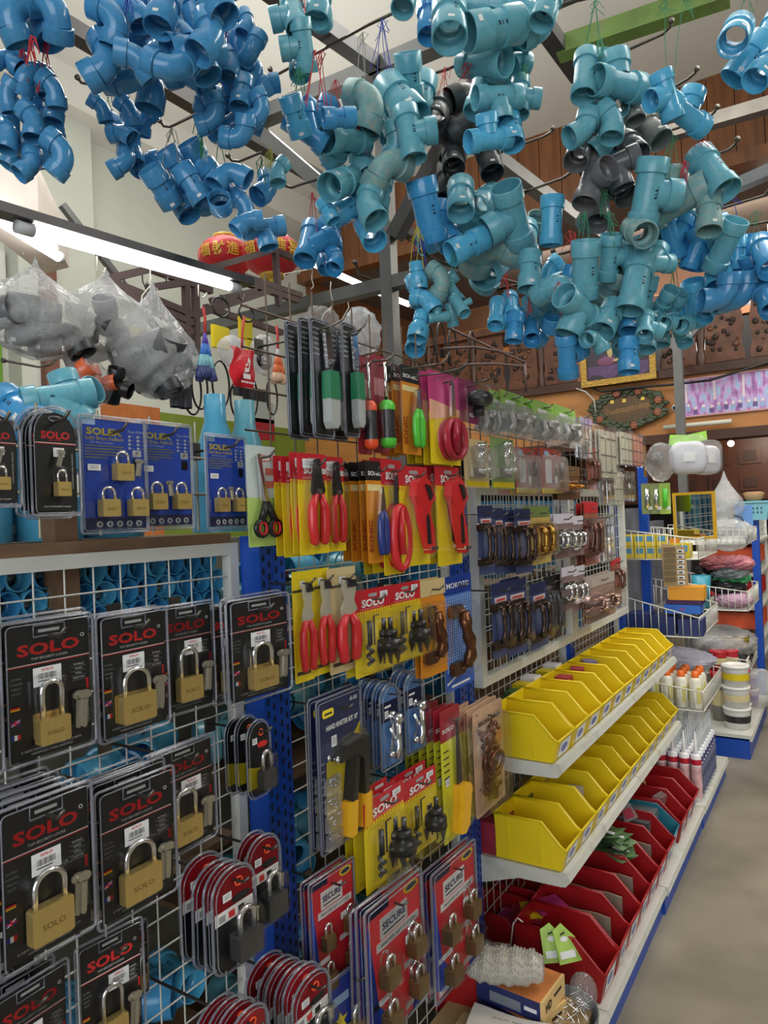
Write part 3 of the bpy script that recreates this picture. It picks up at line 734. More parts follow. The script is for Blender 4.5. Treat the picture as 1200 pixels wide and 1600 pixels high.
bunch('of couplings under the green strings', 1.75, ['g 312 178 240 8','w 268 200 262 2','g 345 200 252 2'], '''
sock B 252 292 42 -32 35 0
sock B 276 262 40 -33 30 0
sock B 300 288 40 -33 10 0
sock B 312 256 45 -32 32 0
sock B 336 286 45 -33 -5 0
elb B 358 270 36 30 0 0
sock B 282 314 42 -34 -10 0
ring B 344 318 38 10 72 0
e45 B 382 322 34 -5 10 180
e45 B 386 346 32 40 -10 0
tee B 412 356 34 75 -15 0
ring B 320 316 38 -30 60 0
''')
bunch('beside the left brace', 1.9, ['y 422 232 262 3','g 408 244 280 2'], '''
e45 T 434 268 28 -8 0 0
e45 B 418 294 36 40 -25 180
''')
bunch('before the front beam joint', 1.7, ['r 470 -10 20 3','g 467 105 140 3','r 492 78 160 3'], '''
tee T 460 24 40 -12 -20 180
tee T 474 72 38 172 -25 0
sock T 498 6 42 4 -10 0
ring T 502 28 38 0 75 0
sock T 468 100 36 -5 -20 0
''')
bunch('left of the nearer post top', 1.9, ['r 524 124 168 2','r 502 80 165 2'], '''
sock C 462 182 40 -18 28 0
wye M 480 208 36 -60 10 0
tee M 500 188 38 -62 30 0
sock M 530 184 34 80 0 0
''')
bunch('around the nearer post top', 2.05, ['w 567 50 115 3','b 597 30 110 5','r 560 180 200 6'], '''
elb D 578 160 50 18 10 150
sock T 626 160 60 -32 -18 0
sock T 640 122 46 -10 30 0
sock T 606 192 48 -16 -25 0
elb T 586 196 44 160 20 0
tee T 540 218 46 62 -35 90
e45 T 560 250 40 -30 0 0
sock T 532 286 48 40 -38 0
e45 T 566 276 40 -35 -15 0
elb D 604 258 48 30 20 60
sock T 592 300 42 10 -10 0
e45 T 575 322 46 -30 -20 0
sock C 545 326 40 58 -10 0
sock C 578 362 42 -20 -40 0
red C 508 240 34 -50 20 0
tee T 640 210 44 -10 -5 0
e45 T 620 222 40 160 0 0
sock T 658 150 46 10 0 0
sock C 512 330 26 -30 -5 0
''')
bunch('before the distant tube lamp', 2.2, ['r 488 300 358 3','r 516 315 340 4'], '''
wye M 482 382 38 8 -22 0
sock M 517 366 36 -6 -8 0
tee M 504 400 32 -20 -25 60
e45 M 526 408 30 20 -30 180
''')
bunch('above the dark brace', 1.8, ['b 668 -20 10 2'], '''
sock T 702 34 60 2 -22 0
sock T 772 44 62 70 -12 0
tee T 740 8 52 -80 0 0
sock M 672 30 44 0 0 0
elb T 800 14 48 40 0 0
elb T 830 26 44 120 -10 0
sock T 855 10 44 20 -10 0
elb T 780 -6 50 80 0 0
cap T 632 0 40 10 -20 0
sock T 815 58 42 20 0 0
elb T 846 44 40 160 20 0
''')
bunch('at the dark brace tip', 1.95, ['r 728 98 120 3','g 820 100 110 3'], '''
tee T 756 98 46 -60 -32 60
e45 T 776 110 42 -70 -40 0
wye T 752 142 44 14 -10 0
tee T 778 152 40 80 0 0
e45 T 802 98 36 40 -20 0
tee T 812 152 34 4 0 0
tee C 764 218 38 74 -14 200
sock C 798 204 40 -4 -16 0
e45 T 792 118 38 10 0 0
''')
bunch('behind the dark brace', 2.35, ['r 695 105 150 3'], '''
sock K 684 176 44 18 -30 0
tee K 672 192 40 30 -50 0
sock K 708 250 38 2 -32 0
tee K 742 186 48 60 10 0
elb K 720 218 46 10 0 0
sock K 764 250 40 -8 -20 0
sock K 700 284 40 4 0 0
elb K 730 150 44 60 0 90
''')
bunch('behind the brace and post joint', 2.2, ['y 652 355 410 2','r 788 290 320 3','b 656 370 405 1'], '''
long M 668 332 52 -16 18 0
e45 M 690 354 46 -30 0 0
sock T 720 310 46 4 -25 0
sock T 756 316 46 40 -40 0
elb T 738 346 46 10 20 0
tee T 802 338 52 -30 44 180
elb D 765 384 60 20 62 0
sock C 730 384 44 60 0 0
tee T 776 412 50 40 -30 90
sock C 684 374 40 70 -10 0
tee T 822 378 42 8 -30 180
sock T 828 424 40 3 -6 0
long C 862 347 40 0 8 0
ring D 838 348 36 10 60 0
e45 C 712 356 36 -10 0 180
sock M 700 330 40 -10 0 0
''')
bunch('of small reducers and tees', 2.2, ['y 653 355 410 1','g 706 395 440 1','b 660 368 408 1'], '''
red C 652 430 32 -6 4 0
sock C 652 454 32 -14 0 0
e45 C 666 468 32 -30 0 180
elb D 690 438 32 30 20 160
stee T 708 456 22 -30 -10 160
stee T 718 478 22 -25 -25 0
stee T 706 492 20 170 -10 0
tee T 684 496 18 80 0 180
red C 656 508 35 12 -10 0
sock C 652 532 34 14 -40 0
stee T 676 470 20 10 -20 100
e45 T 700 440 22 10 20 0
''')
bunch('over the green topped bags', 2.3, ['r 790 428 460 4','r 826 465 490 3'], '''
tee C 776 490 28 10 -24 40
tee C 798 480 30 4 -34 40
sock M 804 512 30 6 -5 0
tee M 830 516 30 8 -35 40
sock M 828 500 26 0 0 0
e45 C 848 500 34 20 -10 0
ring M 864 508 34 0 30 0
elb T 862 466 44 60 40 20
e45 C 846 478 40 10 -10 0
sock M 890 438 30 6 20 0
elb T 878 440 40 30 -10 0
e45 C 858 424 30 0 10 0
''')
bunch('over the yellow bins', 2.05, ['r 890 360 410 2','g 950 330 380 6','g 915 330 390 4'], '''
long T 914 424 48 -6 22 0
tee T 952 402 36 -4 26 0
sock D 958 444 54 12 62 0
elb T 984 410 48 20 0 180
long T 992 446 50 14 -6 0
wye T 1018 408 32 38 -18 0
tee T 904 482 46 -68 42 180
elb T 936 468 46 60 -30 0
elb T 872 448 44 60 50 30
sock T 950 498 42 30 -22 0
sock M 988 492 40 12 0 0
tee T 972 524 40 10 -35 0
sock M 982 556 36 2 -6 0
e45 M 976 520 36 -40 -20 180
elb M 924 506 34 10 0 0
sock T 944 522 30 40 -50 0
elb T 930 530 28 60 -40 0
sock M 934 508 34 70 -20 0
tee T 1008 510 30 20 -40 0
sock T 1012 530 28 10 -20 0
sock T 1004 462 40 10 10 0
elb M 962 470 44 90 0 0
sock C 916 512 26 30 -30 0
e45 T 1000 400 40 160 0 0
sock M 960 505 36 -20 -10 0
elb T 1000 540 32 150 0 0
''')
bunch('before the gold frame', 2.1, ['r 872 440 520 1'], '''
tee M 886 556 36 -12 22 30
''')
bunch('before the farther post top', 2.2, ['g 1050 392 450 4'], '''
sock T 1040 468 28 10 62 0
sock T 1054 476 30 4 58 0
tee T 1032 500 26 14 -60 0
tee T 1056 504 28 0 -62 0
wye C 1086 476 36 -18 24 0
sock C 1074 484 30 -4 10 0
sock T 1034 520 28 6 -10 0
e45 C 1108 482 30 30 -20 0
sock T 1066 524 26 0 -30 0
sock C 1076 462 26 -20 40 0
''')
bunch('below the green beam', 2.0, ['g 930 0 85 4','g 940 60 85 2'], '''
tee T 914 118 42 8 0 20
sock T 942 112 40 10 20 0
tee T 966 132 50 82 -22 180
sock T 932 166 44 18 -25 0
e45 T 956 190 40 10 -10 180
e45 T 912 202 40 60 -10 180
elb T 948 212 42 140 -10 0
sock T 970 164 34 30 -45 0
sock T 962 206 42 34 -14 0
''')
bunch('of grey tees', 2.1, ['g 940 290 330 5'], '''
sock G 906 236 42 24 -24 0
tee G 924 284 44 18 -10 -70
tee G 936 322 42 12 -22 100
sock G 968 290 42 -12 -28 0
tee G 960 258 40 70 10 0
sock G 986 228 40 -14 -30 0
elb G 950 236 40 30 0 0
sock L 1016 202 42 -24 -22 0
elb L 1000 192 36 -40 30 0
sock L 988 168 34 -8 0 0
elb K 930 244 36 120 0 0
''')
bunch('by the worn zinc beam', 1.9, ['g 1040 0 112 1','g 1068 0 145 1'], '''
tee C 1042 150 38 -22 10 200
tee C 1072 180 42 108 -20 180
''')
bunch('highest over the aisle', 1.9, ['g 1170 -20 15 2'], '''
sock C 1150 54 50 30 -28 0
sock C 1170 92 48 38 10 0
sock C 1196 106 46 40 0 0
wye C 1198 64 46 30 -10 0
''')
bunch('beside the zinc rail', 2.0, ['r 1096 210 240 2','r 1070 250 285 6','g 1052 210 290 3'], '''
tee T 1012 302 52 4 16 0
sock D 998 362 44 0 -60 0
tee D 1058 316 52 68 40 180
sock T 1050 292 38 18 10 0
long T 1114 272 52 -16 -24 0
sock D 1108 334 42 6 -10 0
elb T 1038 330 44 90 0 0
sock T 1084 322 40 30 0 0
''')
bunch('of bright wyes over the aisle', 2.2, ['b 1142 300 350 2'], '''
wye M 1050 372 34 -26 14 0
tee M 1078 366 34 4 0 180
wye M 1094 384 34 150 -18 0
wye M 1066 390 32 -40 0 0
e45 M 1112 360 34 20 10 0
''')
bunch('farthest out over the aisle', 2.1, ['g 1180 330 390 2'], '''
tee T 1132 384 42 10 44 90
sock C 1122 420 44 6 -14 0
sock C 1150 396 34 -4 6 0
elb B 1130 462 40 180 0 0
elb B 1156 462 42 180 0 0
sock M 1174 398 42 -4 14 0
tee M 1196 400 42 8 -40 60
elb B 1178 432 40 150 0 0
sock B 1196 436 36 30 -20 0
tee B 1196 470 34 10 -44 0
elb B 1148 440 40 20 0 0
''')
# ================================================================ DISPLAY WALL: UPRIGHTS, WIRE MESH, BACK SHELVES
WX = -1.0                                        # plane of the wire mesh
def upright(x, y, z1, label, w=.036, dep=.05):
    b = MB(); rows = int(z1/.025)
    # front face as one sheet of cells, slots shaded dark, two columns
    cols = [0, .18, .36, .64, .82, 1.0]; vs = []; nz = rows*2+1
    for i in range(nz):
        for c in cols: vs.append((0, c*w-w/2, z1*i/(nz-1)))
    for i in range(nz-1):
        for j in range(5):
            f = (i*6+j, i*6+j+1, (i+1)*6+j+1, (i+1)*6+j)
            off = (i + (0 if j == 1 else 1)) % 2
            b.f.append(f); b.m.append(b.mi(slot_m if (j in (1, 3) and off == 0) else blue_st)); b.sm.append(False)
    b.v = [Vector(v) for v in vs]; n0 = len(vs)
    y0, y1 = -w/2, w/2
    b.add([(0, y0, 0), (0, y0, z1), (-dep, y0, z1), (-dep, y0, 0), (0, y1, 0), (0, y1, z1), (-dep, y1, z1), (-dep, y1, 0)], [(0, 1, 2, 3), (7, 6, 5, 4), (1, 5, 6, 2), (3, 2, 6, 7)], blue_st)
    return tag(b.build('slotted_upright', None, (x, y, 0)), label, 'upright post')
U1 = on_x(427, 1180, WX+.06).y; U2 = on_x(447, 1180, WX+.06).y
upright(WX+.06, U1, 1.475, 'blue slotted upright beside the padlock mesh, the one of the near pair by padlocks')
upright(WX+.06, U2, 1.475, 'blue slotted upright beside the padlock mesh, the one of the near pair by pliers')
U3 = on_x(722, 1000, WX+.03).y
upright(WX+.03, U3, 1.60, 'blue slotted upright behind the blue card with bronze handle', .05)
upright(WX+.03, U3+.055, 1.60, 'blue slotted upright at the near end of the yellow bin shelves', .04)
upright(WX+.03, 2.92, 1.6, 'blue slotted upright between the two framed handle displays', .05)
upright(WX+.03, 3.76, 1.6, 'blue slotted upright at the far end of the framed handle displays', .07)
def mesh_panel(y0, y1, z0, z1, label, X=WX, m=None, cell=.05, r=.0016, frame=.022, fm=None, cellz=None):
    t = thing('wire_mesh_panel', label, 'mesh panel', (X, (y0+y1)/2, z0)); m = m or wire_m; fm = fm or white_st
    b = MB(); L = t.location; k = int((y1-y0)/cell)
    for i in range(1, k): y = y0+(y1-y0)*i/k-L.y; b.tube([(0, y, 0), (0, y, z1-z0)], r, m, 5, False)
    k = int((z1-z0)/(cellz or cell))
    for i in range(1, k): z = (z1-z0)*i/k; b.tube([(.003, y0-L.y, z), (.003, y1-L.y, z)], r*1.1, m, 5, False)
    o = b.build('wire_grid', t)
    if frame:
        b = MB(); h = frame/2; a, c = y0-L.y, y1-L.y
        for lo, hi in (((-h, a-h, z1-z0-h), (h, c+h, z1-z0+h)), ((-h, a-h, -h), (h, c+h, h)), ((-h, a-h, h), (h, a+h, z1-z0-h)), ((-h, c-h, h), (h, c+h, z1-z0-h))): b.box(lo, hi, fm)
        b.build('frame', t)
    return t
mesh_panel(.10, U1-.035, .12, 1.452, 'white framed wire mesh holding the black padlock packs')
mesh_panel(.10, U1-.01, 1.49, 1.69, 'bare wire rack along the top carrying the blue padlock cards', X=-1.0, m=mat('aged_wire', S(168, 164, 140), .45, .4, var=.2), frame=0, cell=.1, r=.0026, cellz=.066)
mesh_panel(U2+.03, U3-.03, .05, 1.50, 'wire mesh holding pliers, saws and red cards')
mesh_panel(U2-.02, U3+.0, 1.52, 2.02, 'brown wire mesh above the pliers row', m=mat('brown_wire', S(110, 92, 78), .5, .4), frame=0, cell=.075, r=.0022)
mesh_panel(U3+.06, 2.89, .14, 1.58, 'wire mesh behind the nearer framed handle display')
mesh_panel(2.95, 3.72, .14, 1.58, 'wire mesh behind the farther framed handle display')
mesh_panel(U3+.02, 3.7, 1.60, 1.86, 'brown wire mesh carrying the green topped bags', m=MATS['brown_wire'], frame=0, cell=.075, r=.0022)
FA = on_x(742, 775, -.95).y
mesh_panel(FA, 2.86, .985, 1.575, 'nearer white framed mesh with bronze and chrome handles', X=-.955, frame=.03)
mesh_panel(2.90, 3.72, .985, 1.575, 'farther white framed mesh with hinges and latches', X=-.955, frame=.03)
# timber shelf and plank boards behind the mesh
shelf_m = mat('shelf_board', S(120, 92, 68), .6, var=.2, vscale=6, stretch=(6, 1, 6))
def plank(name, lo, hi, m, label, cat='shelf'):
    b = MB(); c = Vector(((lo[0]+hi[0])/2, (lo[1]+hi[1])/2, lo[2])); b.box(Vector(lo)-c, Vector(hi)-c, m); return tag(b.build(name, None, c), label, cat)
plank('storage_shelf', (-1.42, .0, 1.462), (-1.012, U1-.02, 1.482), shelf_m, 'brown timber shelf above the padlock mesh with blue sockets on it')
plank('storage_shelf', (-1.5, .0, 1.315), (-1.06, 1.05, 1.328), shelf_m, 'brown board behind the padlock mesh under the round blue pipe mouths')
plank('storage_shelf', (-1.5, .0, .86), (-1.06, 1.05, .875), shelf_m, 'board behind the upper padlock packs')
plank('storage_shelf', (-1.5, .0, .45), (-1.06, 1.05, .465), shelf_m, 'lowest board behind the padlock packs')
for k, (z, lb) in enumerate(((1.24, 'top'), (.92, 'second'), (.6, 'third'), (.3, 'lowest'))):
    plank('storage_shelf', (-1.5, 1.13, z), (-1.06, 1.98, z+.014), shelf_m, f'{lb} board behind the pliers and saw cards')
plank('back_board', (-1.56, .0, .0), (-1.51, 3.8, 1.46), mat('back_board_paint', S(120, 118, 104), .7, var=.15), 'dull board closing the back of the pipe shelves', 'board')
plank('wood_post', (-1.07, .66, 1.20), (-1.035, .70, 1.62), shelf_m, 'brown timber post behind the padlock mesh', 'post')
FR = Matrix.Rotation(math.radians(-90), 3, 'Z')
r3 = random.Random(5)
def stock(kind, col, y, z, dia, label, group, X=-1.10, up=False, yaw=0):
    rot = Matrix.Rotation(math.radians(90), 3, 'X') if up else Matrix.Rotation(math.radians(yaw), 3, 'Z') @ FR
    fitting(kind, col, Vector((X, y, z)), dia, rot, label, group)
g = 'blue sockets standing on the timber shelf'
for i in range(5): stock('sock', 'C', .33+.125*i, 1.484+.094, .118, f'large upright blue socket behind the padlock cards, {ORD[i]} along the timber shelf', g, X=-1.13, up=True)
g = 'round blue pipe mouths behind the mesh top'
k = 0
for row in range(3):
    for i in range(16):
        y = .40+.043*i+.02*row
        if y > 1.03: continue
        z = 1.330+.040*row; d_ = .043
        stock('sock', 'M' if (i*7+row) % 3 else 'C', y, z+.02, d_, f'round blue pipe mouth, {ORD[i]} along the {("lowest", "middle", "top")[row]} stacked row', g, X=-1.09, yaw=r3.uniform(-6, 6))
g = 'loose blue fittings behind the padlock mesh'
k = 0
for z0, cnt in ((.89, 16), (.48, 16)):
    for i in range(cnt):
        kind = ['sock', 'elb', 'tee', 'e45'][i % 4]
        stock(kind, 'C' if i % 3 else 'M', .36+.042*i+r3.uniform(-.01, .01), z0+.05+r3.uniform(0, .12), r3.uniform(.06, .085), f'loose blue {KN[kind][1]} behind the padlock mesh, {ORD[i]} along its {"upper" if z0 > .8 else "lower"} board', g, X=-1.13-r3.uniform(0, .08), yaw=r3.uniform(-70, 70)); k += 1
g = 'loose blue fittings behind the tool cards'
for z0, nm, cnt in ((1.26, 'top', 12), (.94, 'second', 12), (.62, 'third', 12), (.32, 'lowest', 12)):
    for i in range(cnt):
        kind = ['elb', 'sock', 'tee', 'e45', 'elb'][i % 5]
        stock(kind, ['T', 'M', 'C'][i % 3], 1.17+.066*i+r3.uniform(-.012, .012), z0+.05+r3.uniform(0, .10), r3.uniform(.06, .095), f'loose blue {KN[kind][1]} behind the tool cards, {ORD[i]} along the {nm} board', g, X=-1.13-r3.uniform(0, .1), yaw=r3.uniform(-70, 70))
g = 'blue boxes and pipes behind the framed handles'
for i in range(7):
    b = MB(); b.box((-.12, -.05, 0), (.06, .05, .30), mat('blue_carton', S(38, 110, 150), .5, var=.2)); b.box((.0605, -.035, .06), (.061, .035, .2), mat('blue_carton_label', S(70, 150, 180), .5))
    tag(b.build('blue_carton', None, (-1.2, 2.14+.23*i, 1.25)), f'tall blue carton behind the framed handles, {ORD[i]} along the row', 'carton', g)
for i in range(7):
    b = MB(); b.box((-.12, -.06, 0), (.06, .06, .16), [MATS['blue_carton'], mat('yellow_carton', S(196, 160, 40), .5, var=.15), mat('brown_carton', S(140, 106, 70), .6, var=.15)][i % 3])
    tag(b.build('small_carton', None, (-1.2, 2.14+.23*i, .86)), f'small carton on the board below the framed handles, {ORD[i]} along the row', 'carton', 'small cartons behind the mesh')
plank('storage_shelf', (-1.5, 2.0, 1.235), (-1.06, 3.75, 1.25), shelf_m, 'board carrying tall blue cartons behind the framed handles')
plank('storage_shelf', (-1.5, 2.0, .845), (-1.06, 3.75, .86), shelf_m, 'board carrying small cartons behind the bin shelves')
# teal cone reducers standing at the end of the timber shelf
def cone(px, py0, py1, X, col, label):
    p = on_x(px, py1, X); top = on_x(px, py0, X); h = top.z-1.484; R = .056
    b = MB(); m = pvc[col]
    b.lathe([(R, 0), (R, h*.42), (R*.95, h*.46), (R*.50, h*.76), (R*.42, h*.80), (R*.40, h), (R*.35, h), (R*.35, h*.8)], m, 28)
    b.lathe([(R*1.03, h*.36), (R*1.03, h*.43)], m, 28)
    tag(b.build('cone_reducer', None, (p.x, p.y, 1.484)), label, 'pipe fitting')
cone(338, 618, 700, -1.12, 'C', 'bright blue cone reducer standing behind the last blue padlock card')
cone(384, 627, 700, -1.12, 'T', 'teal cone reducer standing behind the scissors card')
b = MB(); o = fitting('wye', 'T', on_x(88, 622, -1.05), .05, CB @ Matrix.Rotation(math.radians(-75), 3, 'Z') @ Matrix.Rotation(math.radians(-30), 3, 'X'), 'teal wye lying above the arched padlock packs', 'teal fittings above the arched packs')
fitting('tee', 'T', on_x(112, 626, -1.1), .05, CB @ Matrix.Rotation(math.radians(110), 3, 'Z') @ Matrix.Rotation(math.radians(-20), 3, 'X'), 'teal tee lying above the arched padlock packs', 'teal fittings above the arched packs')
fitting('sock', 'M', on_x(32, 648, -1.1), .07, CB @ Matrix.Rotation(math.radians(60), 3, 'Z') @ Matrix.Rotation(math.radians(-30), 3, 'X'), 'blue coupling lying behind the arched padlock packs', 'teal fittings above the arched packs')

# ================================================================ PACKS HUNG ON THE MESH
shell = clear_mat('clear_blister', gl=.008, fk=.26, rough=.05, bump=.10, bscale=60)
rim = clear_mat('clear_rim', haze=.34, hazecol=(.30, .32, .40), gl=.07, rough=.2)
film = clear_mat('clear_film', haze=.09, hazecol=(.9, .9, .9), gl=.05, rough=.12, bump=.5, bscale=45)
CM = lambda n, r, g, b, ro=.35: mat(n, S(r, g, b), ro)
black_c = CM('black_card', 17, 17, 20, .45); red_ink = CM('red_print', 206, 42, 44); white_ink = CM('white_print', 226, 226, 224); grey_ink = CM('grey_print', 150, 150, 152)
red_c = mat('red_card', S(188, 34, 46), .35, var=.05); yel_c = mat('yellow_card', S(222, 196, 32), .35, var=.04); blue_c = mat('blue_card', S(28, 66, 168), .32, var=.12, vscale=14); navy_c = mat('navy_card', S(34, 42, 84), .4, var=.08)
navy_p = CM('navy_print', 24, 32, 70); yel_ink = CM('yellow_print', 236, 214, 40); orange_c = mat('orange_card', S(208, 132, 30), .38, var=.05); beige_c = mat('beige_card', S(200, 178, 128), .5, var=.06); magenta_c = mat('magenta_card', S(190, 60, 120), .4, var=.08)
sticker_m = CM('white_sticker', 222, 222, 224, .5); barcode_m = CM('barcode_print', 40, 40, 44)
brass = mat('brass', S(206, 178, 110), .30, .7, var=.08, vscale=60, stretch=(8, 1, .3)); steel_s = mat('polished_steel', S(214, 214, 216), .16, .95); key_m = mat('nickel_key', S(176, 172, 160), .28, .85)
bronze = mat('antique_bronze', S(112, 72, 48), .28, .8, var=.25, vscale=30); redgrip = mat('red_grip', S(206, 40, 46), .3); blackgrip = mat('black_grip', S(30, 30, 32), .35)
yelgrip = mat('yellow_grip', S(240, 180, 30), .32); orggrip = mat('orange_grip', S(232, 84, 40), .32); bluegrip = mat('blue_grip', S(34, 56, 130), .35); grngrip = mat('green_grip', S(84, 200, 60), .32); dkgreen = mat('dark_green_grip', S(40, 124, 84), .35)
chrome = mat('chrome', S(226, 226, 228), .10, 1.0); gunmetal = mat('gunmetal', S(86, 86, 88), .3, .7); greengrad = mat('green_header', S(142, 188, 82), .45, var=.2, vscale=14)
gold_h = mat('gold_finish', S(196, 150, 70), .22, .9)

def part(b, name, root): return b.build(name, root)
def sticker(root, x, z, w_, h_, y, red=True):
    b = MB(); b.box((x-w_/2, y-.0006, z-h_/2), (x+w_/2, y, z+h_/2), sticker_m)
    if red:
        b.text('SOLO', x, z+h_*.36, y-.0009, red_ink, h=h_*.14, w=w_*.42, bold=.02)
        rs = random.Random(3)
        for i in range(16): xx = x-w_*.33+w_*.66*i/16; b.box((xx, y-.0008, z-h_*.12), (xx+w_*rs.choice((.012, .022)), y-.0007, z+h_*.18), barcode_m)
        b.box((x-w_*.35, y-.0008, z-h_*.25), (x+w_*.2, y-.0007, z-h_*.2), barcode_m)
    else:
        for k in (.18, -.05, -.22): b.box((x-w_*.3, y-.0008, z+h_*k), (x+w_*.3, y-.0007, z+h_*(k+.08)), grey_ink)
    part(b, 'price_sticker', root)
def padlock(root, x, z, w_, h_, sh, y=-.004, dep=.013, body=None, sr=None, keys=True, shm=None):
    body = body or brass; p = [(x+a, z+c) for a, c in rrect(w_, h_, w_*.07, 2)]
    b = MB(); b.prism(p, y-dep, y, body); b.box((x-w_*.52, y-dep*.55, z+h_*.08), (x+w_*.52, y-dep*.45, z+h_*.12), body)
    if body is brass:
        b.text('SOLO', x, z+h_*.45, y-dep-.0003, mat('engraved_brass', S(140, 112, 58), .4, .7), h=h_*.16, w=w_*.55)
    o = part(b, 'padlock', root); r = sr or w_*.085; hw = w_*.5-r*2.0; n = 10
    pts = [(x-hw, y-dep/2, z+h_*.9)]+[(x-hw*math.cos(PI*i/n), y-dep/2, z+h_+sh-hw+hw*math.sin(PI*i/n)) for i in range(n+1)]+[(x+hw, y-dep/2, z+h_*.9)]
    b = MB(); b.tube(pts, r, shm or steel_s, 10); part(b, 'shackle', o)
def keys(root, x, z, s, y=-.008, tilt=0):
    b = MB(); T = Matrix.Translation((x, y, z)) @ Matrix.Rotation(tilt, 4, 'Y')
    for k, dx in ((0, -.12), (1, .12)):
        b.prism([(dx*s+.32*s*math.cos(2*PI*i/12), .78*s+.24*s*math.sin(2*PI*i/12)) for i in range(12)], -.003-.002*k, -.001-.002*k, key_m, T)
        b.prism([(dx*s-.13*s, -.8*s), (dx*s+.05*s, -.9*s), (dx*s+.13*s, -.78*s), (dx*s+.13*s, .6*s), (dx*s-.13*s, .6*s)], -.003-.002*k, -.001-.002*k, key_m, T)
    part(b, 'keys', root)
def shell_over(root, outline, d, name='blister'):
    b = MB(); b.bulge(outline, -.0015, -d, shell, .82); part(b, name, root)
def clam(root, out, thick=.012):                 # clear folded edge round the whole pack
    b = MB(); pts = [(x, -.001, z) for x, z in out]; b.tube(pts, .0021, rim, 6, False, closed=True)
    pts2 = [(x*.93, -thick*.55, z0+(z-z0)*.955) for x, z in out for z0 in (sum(q[1] for q in out)/len(out),)]
    b.tube(pts2, .0009, rim, 5, False, closed=True); part(b, 'clear_rim', root)
    b = MB(); n = len(out); c = sum(q[1] for q in out)/len(out)
    b.add([(x, -.0012, z) for x, z in out], [list(range(n))], shell); part(b, 'front_sheet', root)
def flags(b, x, z, s, y):
    bk = black_c; gold = CM('flag_gold', 226, 180, 30); rd = CM('flag_red', 200, 30, 40); bl = CM('flag_blue', 30, 50, 130)
    for i, c in enumerate((CM('flag_black', 6, 6, 6), rd, gold)): b.box((x, y, z+s*(.4-.2*i)), (x+s, y+.0002, z+s*(.6-.2*i)), c)
    z2 = z-s*1.7; b.box((x, y, z2), (x+s, y+.0002, z2+s*.6), bl); b.box((x, y-.0002, z2+s*.24), (x+s, y, z2+s*.36), rd); b.box((x+s*.42, y-.0002, z2), (x+s*.58, y, z2+s*.6), rd)
    b.add([(x, y-.0001, z2), (x+s*.15, y-.0001, z2), (x+s, y-.0001, z2+s*.6), (x+s*.85, y-.0001, z2+s*.6)], [(0, 1, 2, 3)], white_ink)
    z3 = z-s*3.4
    for i, c in enumerate((bl, white_ink, rd)): b.box((x+s*i/3, y, z3), (x+s*(i+1)/3, y+.0002, z3+s*.6), c)
def k_padlock(body=(.040, .040), sh=.040, longsh=False, variant=0):
    W, H = .113, .185; r = thing('padlock_pack', None, None); b = MB()
    b.prism([(x, z+.006) for x, z in rrect(W-.012, H-.012, .004, 2)], -.0008, .0008, black_c); y = -.0012
    b.text('SOLO', 0, .147, y, red_ink, h=.0155, w=.076, bold=.035); b.text('TOP SECURITY LOCKS', 0, .1345, y, white_ink, h=.0030, w=.044)
    b.tube([(.042+.0022*math.cos(a*PI/5), y, .156+.0022*math.sin(a*PI/5)) for a in range(10)], .0003, white_ink, 4, closed=True)
    b.box((-W/2+.006, y, .1275), (W/2-.006, -.0008, .1285), white_ink); b.box((-W/2+.006, y, .1262), (W/2-.006, -.0008, .1275), red_ink)
    for i, s_ in enumerate(('WORLD', 'WIDE', 'WELL', 'KNOWN')): b.text(s_, .036, .116-.0062*i, y, white_ink, h=.0026)
    for i, s_ in enumerate(('EXTRA', 'STRONG', 'HEAVY', 'DUTY')): b.text(s_, -.040, .112-.0062*i, y, grey_ink, h=.0026)
    for i in range(4): b.box((.026, y, .1125-.0062*i), (.046, -.0008, .1127-.0062*i), grey_ink)
    flags(b, -.0475, .072, .011, y)
    b.text('TOP PROPERTY GUARD', .047, .052, y, white_ink, h=.0026, w=.04, rot=PI/2); b.box((.0455, y, .080), (.0485, -.0008, .094), red_ink)
    b.text('A NEW DIMENSION IN LOCK SECURITY', 0, .0165, y, white_ink, h=.0028, w=.074); b.text('HARDENED STEEL SHACKLE', 0, .0115, y, white_ink, h=.0026, w=.05)
    part(b, 'card', r)
    sx = (-.004, -.002, .012, .0)[variant]; sticker(r, sx, .1095, .034, .025, -.0022)
    padlock(r, -.004, .022, body[0], body[1], sh, sr=.0034); keys(r, .032, .054, .027, tilt=.06)
    o = [(x-.004, z+.014) for x, z in rrect(body[0]+.016, body[1]+sh+.018, .014, 3)]; shell_over(r, o, .02); shell_over(r, [(x+.031, z+.026) for x, z in rrect(.022, .052, .008, 3)], .012)
    b = MB(); b.tube([(-.019, -.002, .163), (-.019, -.002, .178), (.019, -.002, .178), (.019, -.002, .163)], .0014, rim, 6, closed=True); b.box((-.013, -.0015, .168), (.013, -.0012, .172), CM('hole_shade', 150, 150, 150)); part(b, 'hang_tab', r)
    clam(r, rrect(W, H, .007, 3)); return r, W, H
